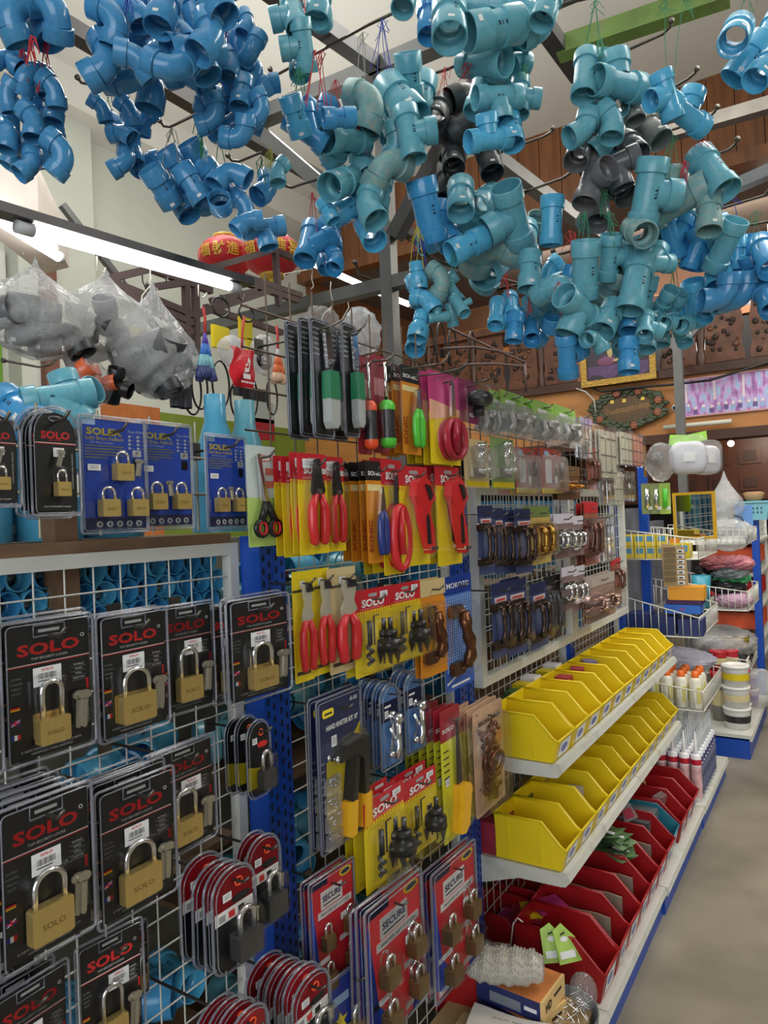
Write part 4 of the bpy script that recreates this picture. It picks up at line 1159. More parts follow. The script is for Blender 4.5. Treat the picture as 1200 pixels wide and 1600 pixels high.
def k_archsolo():
    W, H = .082, .152; r = thing('padlock_pack', None, None); b = MB()
    b.prism([(x, z+.006) for x, z in rrect(W-.014, H-.014, .004, 4, .033)], -.0008, .0008, black_c); y = -.0012
    b.text('SOLO', .0, .112, y, red_ink, h=.011, w=.048, bold=.035); b.text('TOP SECURITY', 0, .1045, y, red_ink, h=.002, w=.024)
    b.box((-W/2+.007, y, .1005), (W/2-.007, -.0008, .1013), white_ink); b.box((-W/2+.007, y, .0993), (W/2-.007, -.0008, .1005), red_ink)
    b.text('HARDENED STEEL SHACKLE', .027, .062, y, white_ink, h=.002, w=.05, rot=PI/2); b.text('SOLO TOP PROPERTY GUARD', 0, .012, y, white_ink, h=.0022, w=.045)
    part(b, 'card', r); sticker(r, .004, .088, .018, .013, -.002, False)
    padlock(r, .003, .026, .022, .020, .016, sr=.002); keys(r, 0, .078, .013, tilt=.3)
    shell_over(r, [(x+.002, z+.02) for x, z in rrect(.032, .05, .012, 4)], .014)
    b = MB(); b.tube([(-.012+.012*math.cos(a*PI/6)*.9+.012, -.002, .135+.0035*math.sin(a*PI/6)) for a in range(12)], .001, rim, 5, closed=True); part(b, 'hang_tab', r)
    clam(r, rrect(W, H, .006, 5, .04)); return r, W, H
def k_blue(n=3):
    W, H = .098, .168; r = thing('padlock_card', None, None); b = MB(); y = -.0012
    b.prism([(x, z+.004) for x, z in rrect(W-.008, H-.008, .003, 2)], -.0008, .0008, blue_c)
    b.box((-W/2+.004, -.001, .004), (W/2-.004, -.0008, .022), navy_p)
    b.text('SOLEX', -.013, .146, y, yel_ink, h=.0105, w=.052, bold=.04); b.text('Solid Brass Padlock', -.013, .1365, y, yel_ink, h=.0055, w=.056, bold=.01); b.text('For Hot Contour', -.017, .1305, y, white_ink, h=.004, w=.032)
    for i, wd in enumerate((.055, .058, .050, .054, .030)): b.box((-.041, y, .1245-.0042*i), (-.041+wd, -.0008, .126-.0042*i), CM('dull_yellow_print', 170, 164, 90))
    b.text('Key Alike', .034, .149, y, white_ink, h=.005, w=.024)
    for i in range(4):
        for j in range(2): b.box((.022+.013*j, y, .1405-.0058*i), (.0255+.013*j, -.0008, .144-.0058*i), white_ink); b.box((.027+.013*j, y, .1415-.0058*i), (.032+.013*j, -.0008, .1425-.0058*i), grey_ink)
    b.box((.028, y, .112), (.041, -.0008, .122), white_ink); b.text('P', .0345, .117, y-.0003, navy_p, h=.006)
    b.box((.029, y, .094), (.040, -.0008, .109), black_c); b.box((-.045, y, .155), (-.026, -.0008, .164), CM('pale_blue_print', 150, 180, 214))
    for i in range(5):
        xx = -.024+.0145*i; b.prism([(xx+.0045*math.cos(a*PI/7), .0125+.0045*math.sin(a*PI/7)) for a in range(14)], y, -.0008, white_ink)
        b.box((xx-.0014, y-.0003, .0105), (xx+.0014, y, .0145), navy_p); b.box((xx-.005, y, .0055), (xx+.005, -.0008, .0065), grey_ink)
    part(b, 'card', r); sticker(r, -.030, .094, .018, .009, -.002, False)
    if n == 3: pos = [(.006, .075), (-.016, .023), (.027, .023)]; keys(r, .029, .094, .014, tilt=.15)
    else: pos = [(-.022, .030), (.020, .030)]; keys(r, 0, .062, .013, tilt=-.1)
    for x, z in pos:
        padlock(r, x, z, .025, .025, .017, sr=.002); shell_over(r, [(a+x, c+z-.004) for a, c in rrect(.033, .052, .012, 3)], .014)
    clam(r, rrect(W, H, .004, 2), .004); return r, W, H
def k_arch(red=True):
    W, H = .072, .152; r = thing('padlock_pack', None, None); b = MB(); y = -.0012; o = [(x, z+.004) for x, z in rrect(W-.008, H-.008, .018, 5, .031)]
    b.prism(o, -.0008, .0008, black_c)
    # coloured upper half follows the arch
    up = [(x, z) for x, z in o if z > .075]; up = [(W/2-.004, .075)]+up+[(-W/2+.004, .075)]
    if red: b.prism(up, y, -.0008, red_c); b.box((-W/2+.004, -.0016, .075), (W/2-.004, y, .094), white_ink); b.box((-W/2+.004, -.0018, .071), (W/2-.004, -.0016, .076), black_c)
    else: b.prism([(x, z) for x, z in ((-W/2+.004, .02), (W/2-.004, .02), (W/2-.004, .05), (-W/2+.004, .065))], y, -.0008, yel_ink)
    b.prism([(.012+.016*math.cos(a*PI/8), .102+.006*math.sin(a*PI/8)) for a in range(16)], y-.0008, y, black_c if red else red_ink)
    b.tube([(.006*math.cos(a*PI/6)+.008, y-.001, .126+.006*math.sin(a*PI/6)) for a in range(12)], .0016, orggrip, 5, closed=True)
    for i in range(3): b.box((-.026+.016*i, -.0022, .079), (-.016+.016*i, -.0018, .089), [grey_ink, red_ink, black_c][i]) if red else None
    part(b, 'card', r); sticker(r, -.012, .112, .014, .012, -.002, False)
    padlock(r, .008, .018, .040, .038, .034, body=gunmetal, sr=.0042, y=-.006, dep=.018); keys(r, .028, .066, .012)
    shell_over(r, [(x+.006, z+.008) for x, z in rrect(.052, .09, .018, 4)], .03); clam(r, rrect(W, H, .022, 5, .035)); return r, W, H
def k_secure():
    W, H = .118, .205; r = thing('padlock_card', None, None); b = MB(); y = -.0012
    b.prism([(x, z+.004) for x, z in rrect(W-.008, H-.008, .003, 2)], -.0008, .0008, red_c)
    b.prism([(-W/2+.004, .19), (-W/2+.004, .02), (-.03, .004), (.0, .004), (-.038, .06), (-.044, .11)], y, -.0008, blue_c); b.prism([(W/2-.004, .004), (W/2-.004, .07), (.03, .004)], y, -.0008, blue_c)
    b.box((-W/2+.004, y, .188), (-.012, -.0008, .201), navy_p); b.prism([(.036+.016*math.cos(a*PI/8), .190+.0075*math.sin(a*PI/8)) for a in range(16)], y, -.0008, yel_ink); b.prism([(.036+.012*math.cos(a*PI/8), .190+.004*math.sin(a*PI/8)) for a in range(16)], y-.0003, y, navy_p)
    b.box((-.03, y, .148), (.026, -.0008, .178), white_ink); b.text('SECURE', -.002, .165, y-.0003, navy_p, h=.0105, w=.048, bold=.03); b.box((-.024, y-.0003, .153), (.02, y, .155), black_c)
    b.box((-.038, y, .134), (.05, -.0008, .146), white_ink); b.text('MASTER KEY SYSTEM', .006, .140, y-.0003, black_c, h=.005, w=.072)
    for x, z in ((.034, .074), (-.03, .056), (.034, .012), (-.03, .006)): b.box((x-.018, y, z), (x+.018, -.0008, z+.009), white_ink)
    part(b, 'card', r); sticker(r, .026, .116, .014, .012, -.002, False)
    for x, z in ((-.024, .082), (.034, .088), (-.022, .016), (.036, .026)):
        padlock(r, x, z, .024, .026, .018, sr=.0025, body=mat('aged_brass', S(126, 102, 66), .35, .7), y=-.004); shell_over(r, [(a+x, c+z-.003) for a, c in rrect(.032, .056, .012, 3)], .022)
    clam(r, rrect(W, H, .004, 2), .008); return r, W, H
def k_bluelock():
    W, H = .09, .165; r = thing('padlock_card', None, None); b = MB(); y = -.0012
    b.prism(rrect(W, H, .003, 2), -.0008, .0008, mat('royal_blue_card', S(36, 58, 150), .35, var=.1)); b.box((.014, y, .147), (.027, -.0008, .154), white_ink); b.prism([(-.03, .07), (-.02, .074), (-.01, .07), (-.016, .082), (-.008, .09), (-.018, .09), (-.022, .1), (-.026, .09), (-.036, .09), (-.028, .082)], y, -.0008, yel_ink)
    b.box((-.035, y, .115), (-.005, -.0008, .13), CM('pale_blue_print', 150, 180, 214)); part(b, 'card', r); padlock(r, .01, .03, .044, .044, .028, sr=.004, keys=False); shell_over(r, [(x+.01, z+.024) for x, z in rrect(.056, .09, .016, 3)], .024); clam(r, rrect(W, H, .004, 2), .004); return r, W, H

def teeth_card(r, W, H, hz, top, body, word='SOLO', wordh=.014, hole=True):
    b = MB(); y = -.0012; b.prism(rrect(W, hz, .001, 1), -.0006, .0006, body); b.prism([(x, z+hz) for x, z in rrect(W, H-hz, .002, 2)], -.0006, .0006, top)
    n = max(6, int(W/.005))
    for i in range(n):
        xx = -W/2+W*i/n; b.prism([(xx, hz), (xx+W/n*.6, hz), (xx+W/n*.6, hz+.006), (xx, hz+.006)], y, -.0006, body)
    b.text(word, 0, hz+(H-hz)*.45, y, white_ink, h=wordh, w=W*.62, bold=.04); b.box((-W*.3, y, hz+(H-hz)*.2), (W*.3, -.0006, hz+(H-hz)*.23), CM('pink_print', 226, 120, 120)); b.box((-W*.35, y, hz+.008), (W*.3, -.0006, hz+.0095), CM('pink_print', 226, 120, 120))
    b.prism([(x, z+H-.013) for x, z in rrect(.018, .006, .003, 3)], y, -.0006, CM('hole_shade', 150, 150, 150))
    part(b, 'card', r)
def handles(r, x, z0, z1, spread, col, w_=.006, y=-.009):
    for s in (-1, 1):
        b = MB(); zz = [z1, z1-(z1-z0)*.25, z1-(z1-z0)*.6, z0+.004, z0]; xs = [.35, .95, 1.0, .75, .7]
        b.tube([(x+s*spread*a, y, q) for a, q in zip(xs, zz)], [w_*.75, w_, w_*1.05, w_, w_*.5], col, 8); part(b, 'handle', r)
def k_pliers():
    W, H = .058, .155; r = thing('pliers_card', None, None); teeth_card(r, W, H, .108, red_c, yel_c, 'SOLO', .012)
    b = MB(); b.prism([(-.004, .145), (.003, .147), (.006, .118), (.012, .098), (.006, .086), (-.008, .086), (-.012, .098), (-.008, .116)], -.012, -.006, blackgrip); b.prism([(.004*math.cos(a*PI/5), .096+.004*math.sin(a*PI/5)) for a in range(10)], -.0135, -.012, steel_s); part(b, 'jaws', r)
    handles(r, 0, .014, .092, .013, redgrip, .0062); sticker(r, -.008, .139, .026, .014, -.002, False); sticker(r, .018, .128, .014, .008, -.002, False); shell_over(r, [(x, z+.008) for x, z in rrect(.046, .138, .014, 3)], .018); return r, W, H
def k_sonic(grip):
    W, H = .032, .158; r = thing('cutter_card', None, None); b = MB(); y = -.0012
    b.prism(rrect(W, H-.03, .001, 1), -.0006, .0006, orange_c); b.prism([(x, z+H-.03) for x, z in rrect(W, .03, .002, 2)], -.0006, .0006, black_c); b.text('SONIC', 0, H-.019, y, white_ink, h=.007, w=.026, bold=.03); b.text('SONIC', -.011, .042, y, CM('brown_red_print', 150, 50, 24), h=.007, w=.05, rot=PI/2, bold=.03); b.box((-.014, y, .112), (.012, -.0006, .122), CM('cream_print', 232, 214, 150)); part(b, 'card', r)
    b = MB(); b.prism([(.003, .116), (.006, .118), (.009, .09), (.010, .075), (-.002, .075), (.0, .09)], -.009, -.005, steel_s); part(b, 'jaws', r); handles(r, .004, .012, .08, .0055, grip, .0042, -.008); shell_over(r, [(x+.003, z+.008) for x, z in rrect(.024, .115, .009, 3)], .014); return r, W, H
def k_scis():
    W, H = .056, .172; r = thing('shears_card', None, None); teeth_card(r, W, H, .128, red_c, yel_c, 'SOLO', .012)
    b = MB(); b.prism([(-.002, .146), (.003, .15), (.010, .112), (.016, .098), (-.006, .09), (-.006, .11)], -.012, -.006, blackgrip); part(b, 'blade', r)
    b = MB(); pts = [(.0+.021*math.cos(a*PI/8), -.012, .055+.046*math.sin(a*PI/8)) for a in range(16)]; b.tube(pts, .0065, redgrip, 8, closed=True); b.tube([(0, -.013, .1), (.002, -.013, .03)], .006, redgrip, 8); part(b, 'handle', r); shell_over(r, [(x, z+.006) for x, z in rrect(.052, .15, .02, 4)], .02); return r, W, H
def k_pipecut():
    W, H = .058, .16; r = thing('pipe_cutter_card', None, None); teeth_card(r, W, H, .122, red_c, yel_c, 'SOLO', .013)
    b = MB(); b.prism([(.012, .018), (.022, .022), (.019, .06), (.012, .085), (.018, .100), (.026, .108), (.014, .136), (.002, .142), (-.012, .134), (-.016, .112), (-.006, .096), (-.002, .07), (.006, .04)], -.015, -.004, redgrip); part(b, 'cutter_body', r)
    b = MB(); b.prism([(.002, .13), (.012, .128), (.018, .112), (.012, .104)], -.017, -.003, blackgrip); b.prism([(.004, .034), (.012, .034), (.010, .075), (.007, .084), (.003, .078)], -.0155, -.0148, blackgrip); part(b, 'blade', r)
    b = MB(); b.box((.01, -.017, .024), (.024, -.004, .029), steel_s); part(b, 'clip', r); shell_over(r, [(x+.004, z+.006) for x, z in rrect(.048, .142, .014, 3)], .018); return r, W, H
def k_pruner(body=None, nm='pruner_card'):
    W, H = .052, .18; r = thing(nm, None, None); body = body or yel_c; b = MB(); b.prism(rrect(W, H, .002, 2), -.0006, .0006, body); b.box((-W/2, -.0011, H-.034), (W/2, -.0006, H-.030), CM('dark_print', 60, 50, 40)); b.box((-W*.4, -.0011, .012), (W*.3, -.0006, .018), CM('dark_print', 60, 50, 40)); part(b, 'card', r); sticker(r, 0, H-.022, .012, .012, -.0015, False)
    b = MB(); b.prism([(-.008, .16), (.006, .155), (.014, .138), (.010, .122), (.016, .106), (.004, .094), (-.010, .096), (-.012, .110), (-.004, .126), (-.008, .142)], -.012, -.007, mat('pruner_steel', S(190, 184, 166), .3, .35)); part(b, 'blade', r); b = MB(); b.prism([(-.004, .16), (.012, .158), (.016, .146), (-.002, .146)], -.014, -.006, blackgrip); part(b, 'catch', r)
    handles(r, .0, .018, .1, .014, redgrip, .0068, -.011); shell_over(r, [(x, z+.01) for x, z in rrect(.046, .158, .014, 3)], .022); return r, W, H
def k_holesaw():
    W, H = .078, .145; r = thing('hole_saw_card', None, None); teeth_card(r, W, H, .104, red_c, yel_c, 'SOLO', .014); sticker(r, .022, .134, .016, .010, -.002, False)
    b = MB(); b.tube([(-.018, -.008, .094), (-.018, -.008, .055)], .0035, blackgrip, 10); pts = [(-.018+.003*math.cos(i*.9), -.008+.003*math.sin(i*.9), .055-.0022*i) for i in range(18)]; b.tube(pts, [.003]*17+[.001], gunmetal, 8); part(b, 'auger_bit', r)
    b = MB(); b.tube([(.004, -.006, .1), (-.006, -.006, .1), (-.006, -.006, .05)], .0013, blackgrip, 6); part(b, 'hex_key', r)
    b = MB(); b.tube([(.020, -.013, .092), (.020, -.013, .072)], .0035, gunmetal, 10); b.lathe([(.004, .072), (.009, .07), (.009, .06), (.006, .058), (.014, .054), (.015, .034), (.013, .034), (.012, .052)], blackgrip, 20, Matrix.Translation((.020, -.013, 0)))
    for k in range(3): a = k*2*PI/3+.3; x, yy = .020+.0135*math.cos(a), -.013+.0135*math.sin(a); b.prism([(x-.007, .036), (x+.007, .036), (x+.004*math.cos(a), .014)], yy-.001, yy+.001, blackgrip)
    b.tube([(.020, -.013, .05), (.020, -.013, .010)], [.003, .001], gunmetal, 8); part(b, 'hole_saw', r); shell_over(r, [(x, z+.005) for x, z in rrect(.07, .1, .01, 3)], .034); return r, W, H
def pull(r, x, z0, z1, m, rad=.0050, y=-.010, fancy=True):
    n = 14; pts = []; rs = []
    for i in range(n+1): t = i/n; pts.append((x+(.004*math.sin(t*PI*2) if fancy else 0), y-.004*math.sin(t*PI), z0+(z1-z0)*t)); rs.append(rad*((1+.55*abs(math.sin(t*PI*3)) if .1 < t < .9 else 1.1) if fancy else (1.25 if i in (2, 3, 11, 12) else .85)))
    b = MB(); b.tube(pts, rs, m, 10)
    for z in (z0, z1): b.prism([(x-.012+a, z+c-.010) for a, c in rrect(.024, .022, .005, 3)], -.008, -.002, m); b.tube([(x-.004, -.004, z), (x, y, z)], rad, m, 8)
    part(b, 'pull_handle', r)
def k_handle(card, hdr, metal, word=None, stripe=None, W=.06, H=.18, npull=1, grid=False):
    r = thing('handle_card', None, None); b = MB(); y = -.0012; b.prism(rrect(W, H, .002, 2), -.0006, .0006, card); b.box((-W/2, y, H-.03), (W/2, -.0006, H), hdr)
    if word: b.text(word, 0, H-.016, y-.0003, white_ink, h=.009, w=W*.82, bold=.01)
    if stripe: b.box((-W*.36, y-.0004, H-.05), (W*.36, y, H-.036), stripe); b.box((-W*.25, y-.0007, H-.046), (W*.25, y-.0004, H-.041), red_ink)
    if grid:
        for i in range(1, 14): b.box((-W/2+W*i/14-.0003, y, .03), (-W/2+W*i/14+.0003, -.0006, H-.032), CM('pale_blue_print', 150, 180, 214))
        for i in range(1, 26): zz = .03+(H-.062)*i/26; b.box((-W/2, y, zz-.0003), (W/2, -.0006, zz+.0003), MATS['pale_blue_print'])
        b.prism([(-W/2, .012), (W/2, .04), (W/2, .043), (-W/2, .015)], y-.0004, y, white_ink); b.box((-W*.35, y-.0004, .006), (W*.3, y, .0095), white_ink)
    part(b, 'card', r); xs = [0] if npull == 1 else [-W*.2, W*.2]
    for x in xs: pull(r, x, .035, H-.06, metal, .0050 if npull == 1 else .0036, fancy=npull == 1)
    shell_over(r, [(x, z+.018) for x, z in rrect(W*.86, H-.06, .01, 3)], .018); return r, W, H
def k_riveter():
    W, H = .125, .225; r = thing('riveter_card', None, None); b = MB(); y = -.0012; b.prism(rrect(W, H, .006, 3), -.0008, .0008, navy_c); b.prism([(-.02, .004), (W/2-.003, .004), (W/2-.003, .17), (.02, .14), (-.04, .13), (-.045, .05)], y, -.0008, yel_c)
    b.prism([(x-.032, z+.196) for x, z in rrect(.03, .012, .004, 3)], y-.0003, -.0008, yel_ink); b.box((-.042, y-.0006, .200), (-.022, y-.0003, .203), navy_p); b.text('HAND RIVETER KIT 10"', .006, .180, y-.0003, white_ink, h=.008, w=.09, bold=.02); b.text('45-001', .04, .210, y-.0003, white_ink, h=.006, w=.022)
    for i in range(7): b.box((-.056, y, .13-.011*i), (-.046, -.0008, .132-.011*i), grey_ink)
    part(b, 'card', r); sticker(r, -.02, .158, .014, .016, -.002, False)
    b = MB(); b.prism([(-.03, .138), (-.01, .150), (.03, .158), (.052, .150), (.052, .118), (.040, .112), (.02, .130), (-.03, .130)], -.022, -.006, blackgrip); b.prism([(.036, .15), (.054, .146), (.050, .06), (.040, .06)], -.02, -.004, blackgrip); b.prism([(.016, .13), (.028, .13), (.014, .06), (.002, .06)], -.02, -.004, blackgrip); part(b, 'lever_arms', r)
    b = MB(); b.tube([(-.034, -.014, .134), (-.018, -.014, .134)], .005, steel_s, 10); part(b, 'nose', r)
    for x in (.005, .046):
        b = MB(); b.prism([(x-.010, .062), (x+.008, .062), (x+.002 if x < .03 else x+.006, .012), (x-.014, .012)], -.022, -.004, yelgrip); part(b, 'handle', r)
    for i in range(4):
        b = MB(); rs = random.Random(i)
        for k in range(7): x, z = -.036+rs.uniform(-.012, .012), .098-.027*i+rs.uniform(-.008, .008); b.tube([(x, -.006, z), (x+.008, -.008, z+rs.uniform(-.004, .004))], .0016, steel_s, 6)
        b.prism([(-.054, .086-.027*i), (-.018, .088-.027*i), (-.016, .110-.027*i), (-.052, .108-.027*i)], -.011, -.003, film); part(b, 'rivet_bag', r)
    shell_over(r, [(x+.0, z+.006) for x, z in rrect(.112, .16, .01, 3)], .03); clam(r, rrect(W, H, .006, 3), .004); return r, W, H
def k_catch():
    W, H = .062, .16; r = thing('latch_pack', None, None); b = MB(); y = -.0012; b.prism([(x, z+.004) for x, z in rrect(W-.008, H-.008, .004, 5, .026)], -.0008, .0008, mat('sky_blue_card', S(84, 130, 190), .35, var=.2, vscale=12)); b.box((-W/2+.004, y, .09), (W/2-.004, -.0008, .128), navy_c); b.box((-.016, y-.0003, .116), (.004, y, .120), white_ink); part(b, 'card', r); sticker(r, -.012, .104, .012, .014, -.002, False)
    b = MB(); b.tube([(.006, -.012, .09), (.006, -.014, .04), (-.006, -.016, .02)], [.007, .006, .004], chrome, 10); b.sphere((.006, -.014, .094), .011, chrome, 12, 8); b.tube([(-.012, -.008, .08), (.018, -.01, .03)], .003, chrome, 8); b.sphere((-.012, -.01, .03), .007, chrome, 10, 7); part(b, 'latch', r); shell_over(r, [(x, z+.01) for x, z in rrect(.05, .1, .016, 4)], .026); clam(r, rrect(W, H, .006, 5, .03)); return r, W, H
def k_saw():
    W, H = .042, .22; r = thing('saw_card', None, None); b = MB(); y = -.0012; b.prism(rrect(W, .168, .001, 1), -.0006, .0006, mat('lime_card', S(206, 204, 48), .4)); b.prism([(x, z+.168) for x, z in rrect(W, .052, .002, 2)], -.0006, .0006, mat('dark_red_card', S(150, 32, 44), .4)); b.text('SOLO', -.006, .186, y, white_ink, h=.007, w=.026, bold=.03)
    for i in range(5): b.box((-.017, y, .15-.011*i), (-.006, -.0006, .152-.011*i), CM('dark_print', 60, 50, 40))
    part(b, 'card', r); sticker(r, -.012, .1, .008, .012, -.0015, False); b = MB(); b.prism([(.006, .2), (.010, .2), (.014, .085), (.004, .085)], -.006, -.004, blackgrip); part(b, 'blade', r); b = MB(); b.prism([(.001, .088), (.016, .088), (.020, .078), (.014, .04), (.012, .02), (.002, .010), (-.008, .014), (-.008, .024), (.0, .05)], -.016, -.003, yelgrip); part(b, 'handle', r); shell_over(r, [(x+.004, z+.006) for x, z in rrect(.032, .205, .008, 3)], .02); return r, W, H
def k_keyplate():
    W, H = .066, .20; r = thing('keyhole_plate_pack', None, None); b = MB(); y = -.0012; b.prism(rrect(W, H, .004, 2), -.0006, .0006, mat('rose_beige_card', S(186, 150, 122), .5, var=.25, vscale=25)); b.text('BOSAN', 0, .172, y, CM('dark_print', 60, 50, 40), h=.008, w=.044, bold=.02); b.box((-.002, y, .115), (.03, -.0006, .14), CM('rose_print', 196, 110, 90)); part(b, 'card', r)
    b = MB(); rs = random.Random(2)
    for i in range(64): t = i/63; z = .025+t*.135; hw = .006+.015*abs(math.sin(t*PI*2.5)); b.sphere((rs.uniform(-hw, hw)-.004, -.006, z), rs.uniform(.003, .006), bronze, 8, 6, (1, .6, 1.3))
    b.prism([(-.004+.013*math.cos(a*PI/6), .09+.07*math.sin(a*PI/6)) for a in range(12)], -.006, -.002, bronze); part(b, 'scroll_plate', r)
    b = MB(); b.tube([(-.002+.014*math.cos(a*PI/8), -.012, .095+.020*math.sin(a*PI/8)) for a in range(16)], .0024, bronze, 8, closed=True); part(b, 'ring_pull', r); b = MB(); b.bulge(rrect(W*.96, H*.9, .006, 2), -.002, -.015, shell, .9); part(b, 'blister', r); return r, W, H
def k_knife():
    W, H = .056, .185; r = thing('shear_knife_pack', None, None); b = MB(); y = -.0012; b.prism(rrect(W, H, .005, 2), -.0008, .0008, black_c)
    for i in range(6): b.box((-.02, y, .13+.008*i), (-.004, -.0008, .132+.008*i), grey_ink)
    part(b, 'card', r); b = MB(); b.prism([(-.002, .17), (.012, .175), (.020, .14), (.018, .11), (.004, .11), (.002, .135)], -.012, -.006, chrome); b.sphere((.012, -.012, .118), .006, gunmetal, 10, 6); part(b, 'blade', r); b = MB(); b.prism([(-.004, .104), (.020, .104), (.022, .06), (-.006, .06)], -.022, -.004, dkgreen); part(b, 'handle', r); b = MB(); b.prism([(-.006, .06), (.022, .06), (.020, .022), (.012, .014), (.0, .014), (-.006, .024)], -.021, -.005, mat('grey_grip', S(170, 174, 172), .4)); part(b, 'handle_end', r); shell_over(r, [(x+.004, z+.008) for x, z in rrect(.044, .172, .012, 3)], .03); clam(r, rrect(W, H, .006, 2), .006); return r, W, H
def k_driver(grip):
    W, H = .038, .17; r = thing('screwdriver_pack', None, None); b = MB(); b.prism(rrect(W, H, .003, 2), -.0006, .0006, mat('wine_card', S(140, 40, 52), .4, var=.1)); b.box((-.012, -.0012, .1), (.012, -.0006, .13), CM('wine_print', 190, 130, 130)); part(b, 'card', r); b = MB(); b.tube([(0, -.012, .155), (0, -.012, .085)], .003, chrome, 8); part(b, 'shaft', r); b = MB(); b.lathe([(.006, .09), (.010, .086), (.012, .08), (.011, .072)], grip, 14, Matrix.Translation((0, -.013, 0))); b.lathe([(.012, .024), (.012, .014), (.007, .008), (0, .008)], grip, 14, Matrix.Translation((0, -.013, 0))); b.lathe([(.0112, .073), (.0105, .05), (.0112, .024)], blackgrip, 14, Matrix.Translation((0, -.013, 0))); part(b, 'handle', r); shell_over(r, [(x, z+.004) for x, z in rrect(.034, .158, .012, 3)], .03); return r, W, H
def k_magshear():
    W, H = .05, .16; r = thing('shears_card', None, None); b = MB(); y = -.0012; b.prism(rrect(W, .09, .001, 1), -.0006, .0006, yel_c); b.prism([(x, z+.09) for x, z in rrect(W, .07, .002, 2)], -.0006, .0006, magenta_c); b.prism([(-W/2, .075), (W/2, .09), (W/2, .10), (-W/2, .11)], y, -.0006, CM('pink_cream_print', 226, 170, 140)); part(b, 'card', r); b = MB(); b.prism([(.004, .145), (.008, .145), (.010, .085), (.002, .085)], -.008, -.005, steel_s); part(b, 'blade', r)
    b = MB(); b.tube([(.006+.016*math.cos(a*PI/8), -.009, .045+.034*math.sin(a*PI/8)) for a in range(16)], .0042, mat('crimson_grip', S(166, 24, 50), .3), 8, closed=True); b.tube([(.005, -.01, .08), (.004, -.01, .02)], .005, MATS['crimson_grip'], 8); part(b, 'handle', r); shell_over(r, [(x+.003, z+.006) for x, z in rrect(.042, .148, .012, 3)], .016); return r, W, H
def k_knob():
    W, H = .058, .095; r = thing('knob_pack', None, None); b = MB(); b.prism(rrect(W, H, .003, 2), -.0006, .0006, mat('plum_card', S(140, 44, 96), .4, var=.2)); part(b, 'card', r); b = MB(); b.sphere((0, -.02, .05), .02, blackgrip, 14, 9); b.tube([(0, -.018, .03), (0, -.018, .012)], .008, blackgrip, 10); part(b, 'knob', r); sticker(r, .008, .018, .012, .008, -.0015, False); shell_over(r, [(x, z+.008) for x, z in rrect(.05, .08, .018, 3)], .045); return r, W, H
def k_greenbag():
    W, H = .075, .105; r = thing('hardware_bag', None, None); b = MB(); b.prism([(x, z+H-.042) for x, z in rrect(W, .042, .002, 2)], -.0008, .0008, greengrad); b.box((-W*.3, -.0013, H-.03), (W*.1, -.0008, H-.02), white_ink); b.box((-W*.1, -.0013, H-.018), (W*.35, -.0008, H-.013), CM('leaf_print', 90, 160, 40)); part(b, 'header', r); b = MB(); rs = random.Random(4)
    zn = mat('zinc_plated', S(172, 172, 168), .35, .6)
    for i in range(3): x = -.022+.022*i; b.tube([(x, -.008, .055), (x+.004, -.012, .03), (x-.006, -.01, .014)], .0050, [zn, gunmetal, zn][i], 8)
    b.sphere((.006, -.012, .05), .011, zn, 10, 7); part(b, 'fittings', r); sticker(r, -.004, .046, .022, .012, -.016, False)
    b = MB(); b.bulge([(x, z) for x, z in rrect(W, H-.03, .004, 2)], -.001, -.02, film, .7); part(b, 'bag', r); return r, W, H
def k_latch(card, m=None):
    W, H = .068, .135; r = thing('latch_card', None, None); b = MB(); b.prism(rrect(W, H, .002, 2), -.0006, .0006, card); b.box((-W*.45, -.0011, .004), (W*.45, -.0006, .018), yel_c); part(b, 'card', r); m = m or chrome; b = MB(); b.box((-.022, -.008, .03), (.012, -.002, .055), m); b.tube([(-.006, -.01, .06), (-.006, -.012, .11)], .006, m, 10); b.sphere((-.006, -.012, .115), .009, m, 10, 7); b.tube([(.012+.010*math.cos(a*PI/6), -.010, .085+.012*math.sin(a*PI/6)) for a in range(12)], .003, m, 8, closed=True); b.sphere((.012, -.01, .05), .01, m, 10, 7); part(b, 'latch', r); b = MB(); b.bulge([(x, z+.02) for x, z in rrect(W*.85, H-.04, .012, 3)], -.001, -.024, film, .8); part(b, 'blister', r); return r, W, H
def k_bar():
    W, H = .066, .13; r = thing('hinge_card', None, None); b = MB(); b.prism(rrect(W, H, .002, 2), -.0006, .0006, mat('rust_card', S(166, 58, 44), .4, var=.12)); b.box((-W/2, -.0011, 0), (W/2, -.0006, .016), yel_c); b.box((-W*.3, -.0013, .03), (-W*.02, -.0006, .098), white_ink); b.prism([(.02*math.cos(a*PI/6)*.4-.016, .115+.008*math.sin(a*PI/6)) for a in range(12)], -.0013, -.0006, CM('pale_blue_print', 150, 180, 214)); part(b, 'card', r); b = MB(); b.box((.004, -.008, .02), (.026, -.002, .05), chrome); b.tube([(.015, -.01, .05), (.015, -.01, .09)], .004, gunmetal, 8); part(b, 'hinge', r); b = MB(); b.bulge(rrect(W*.94, H*.86, .006, 2), -.001, -.018, film, .8); part(b, 'blister', r); return r, W, H
def k_strip(plate, bag=None):
    W, H = .05, .16; r = thing('hinge_bag', None, None); b = MB()
    for i in range(3):
        x = -.016+.016*i; b.box((x-.006, -.006, .006), (x+.006, -.003, H-.02), plate)
        for k in range(3): b.box((x-.0065, -.0068, .02+.048*k), (x+.0065, -.006, .022+.048*k), gunmetal)
    part(b, 'hinge_leaf', r); b = MB(); b.bulge(rrect(W, H, .004, 2), .0, -.010, shell, .9); part(b, 'bag', r); return r, W, H
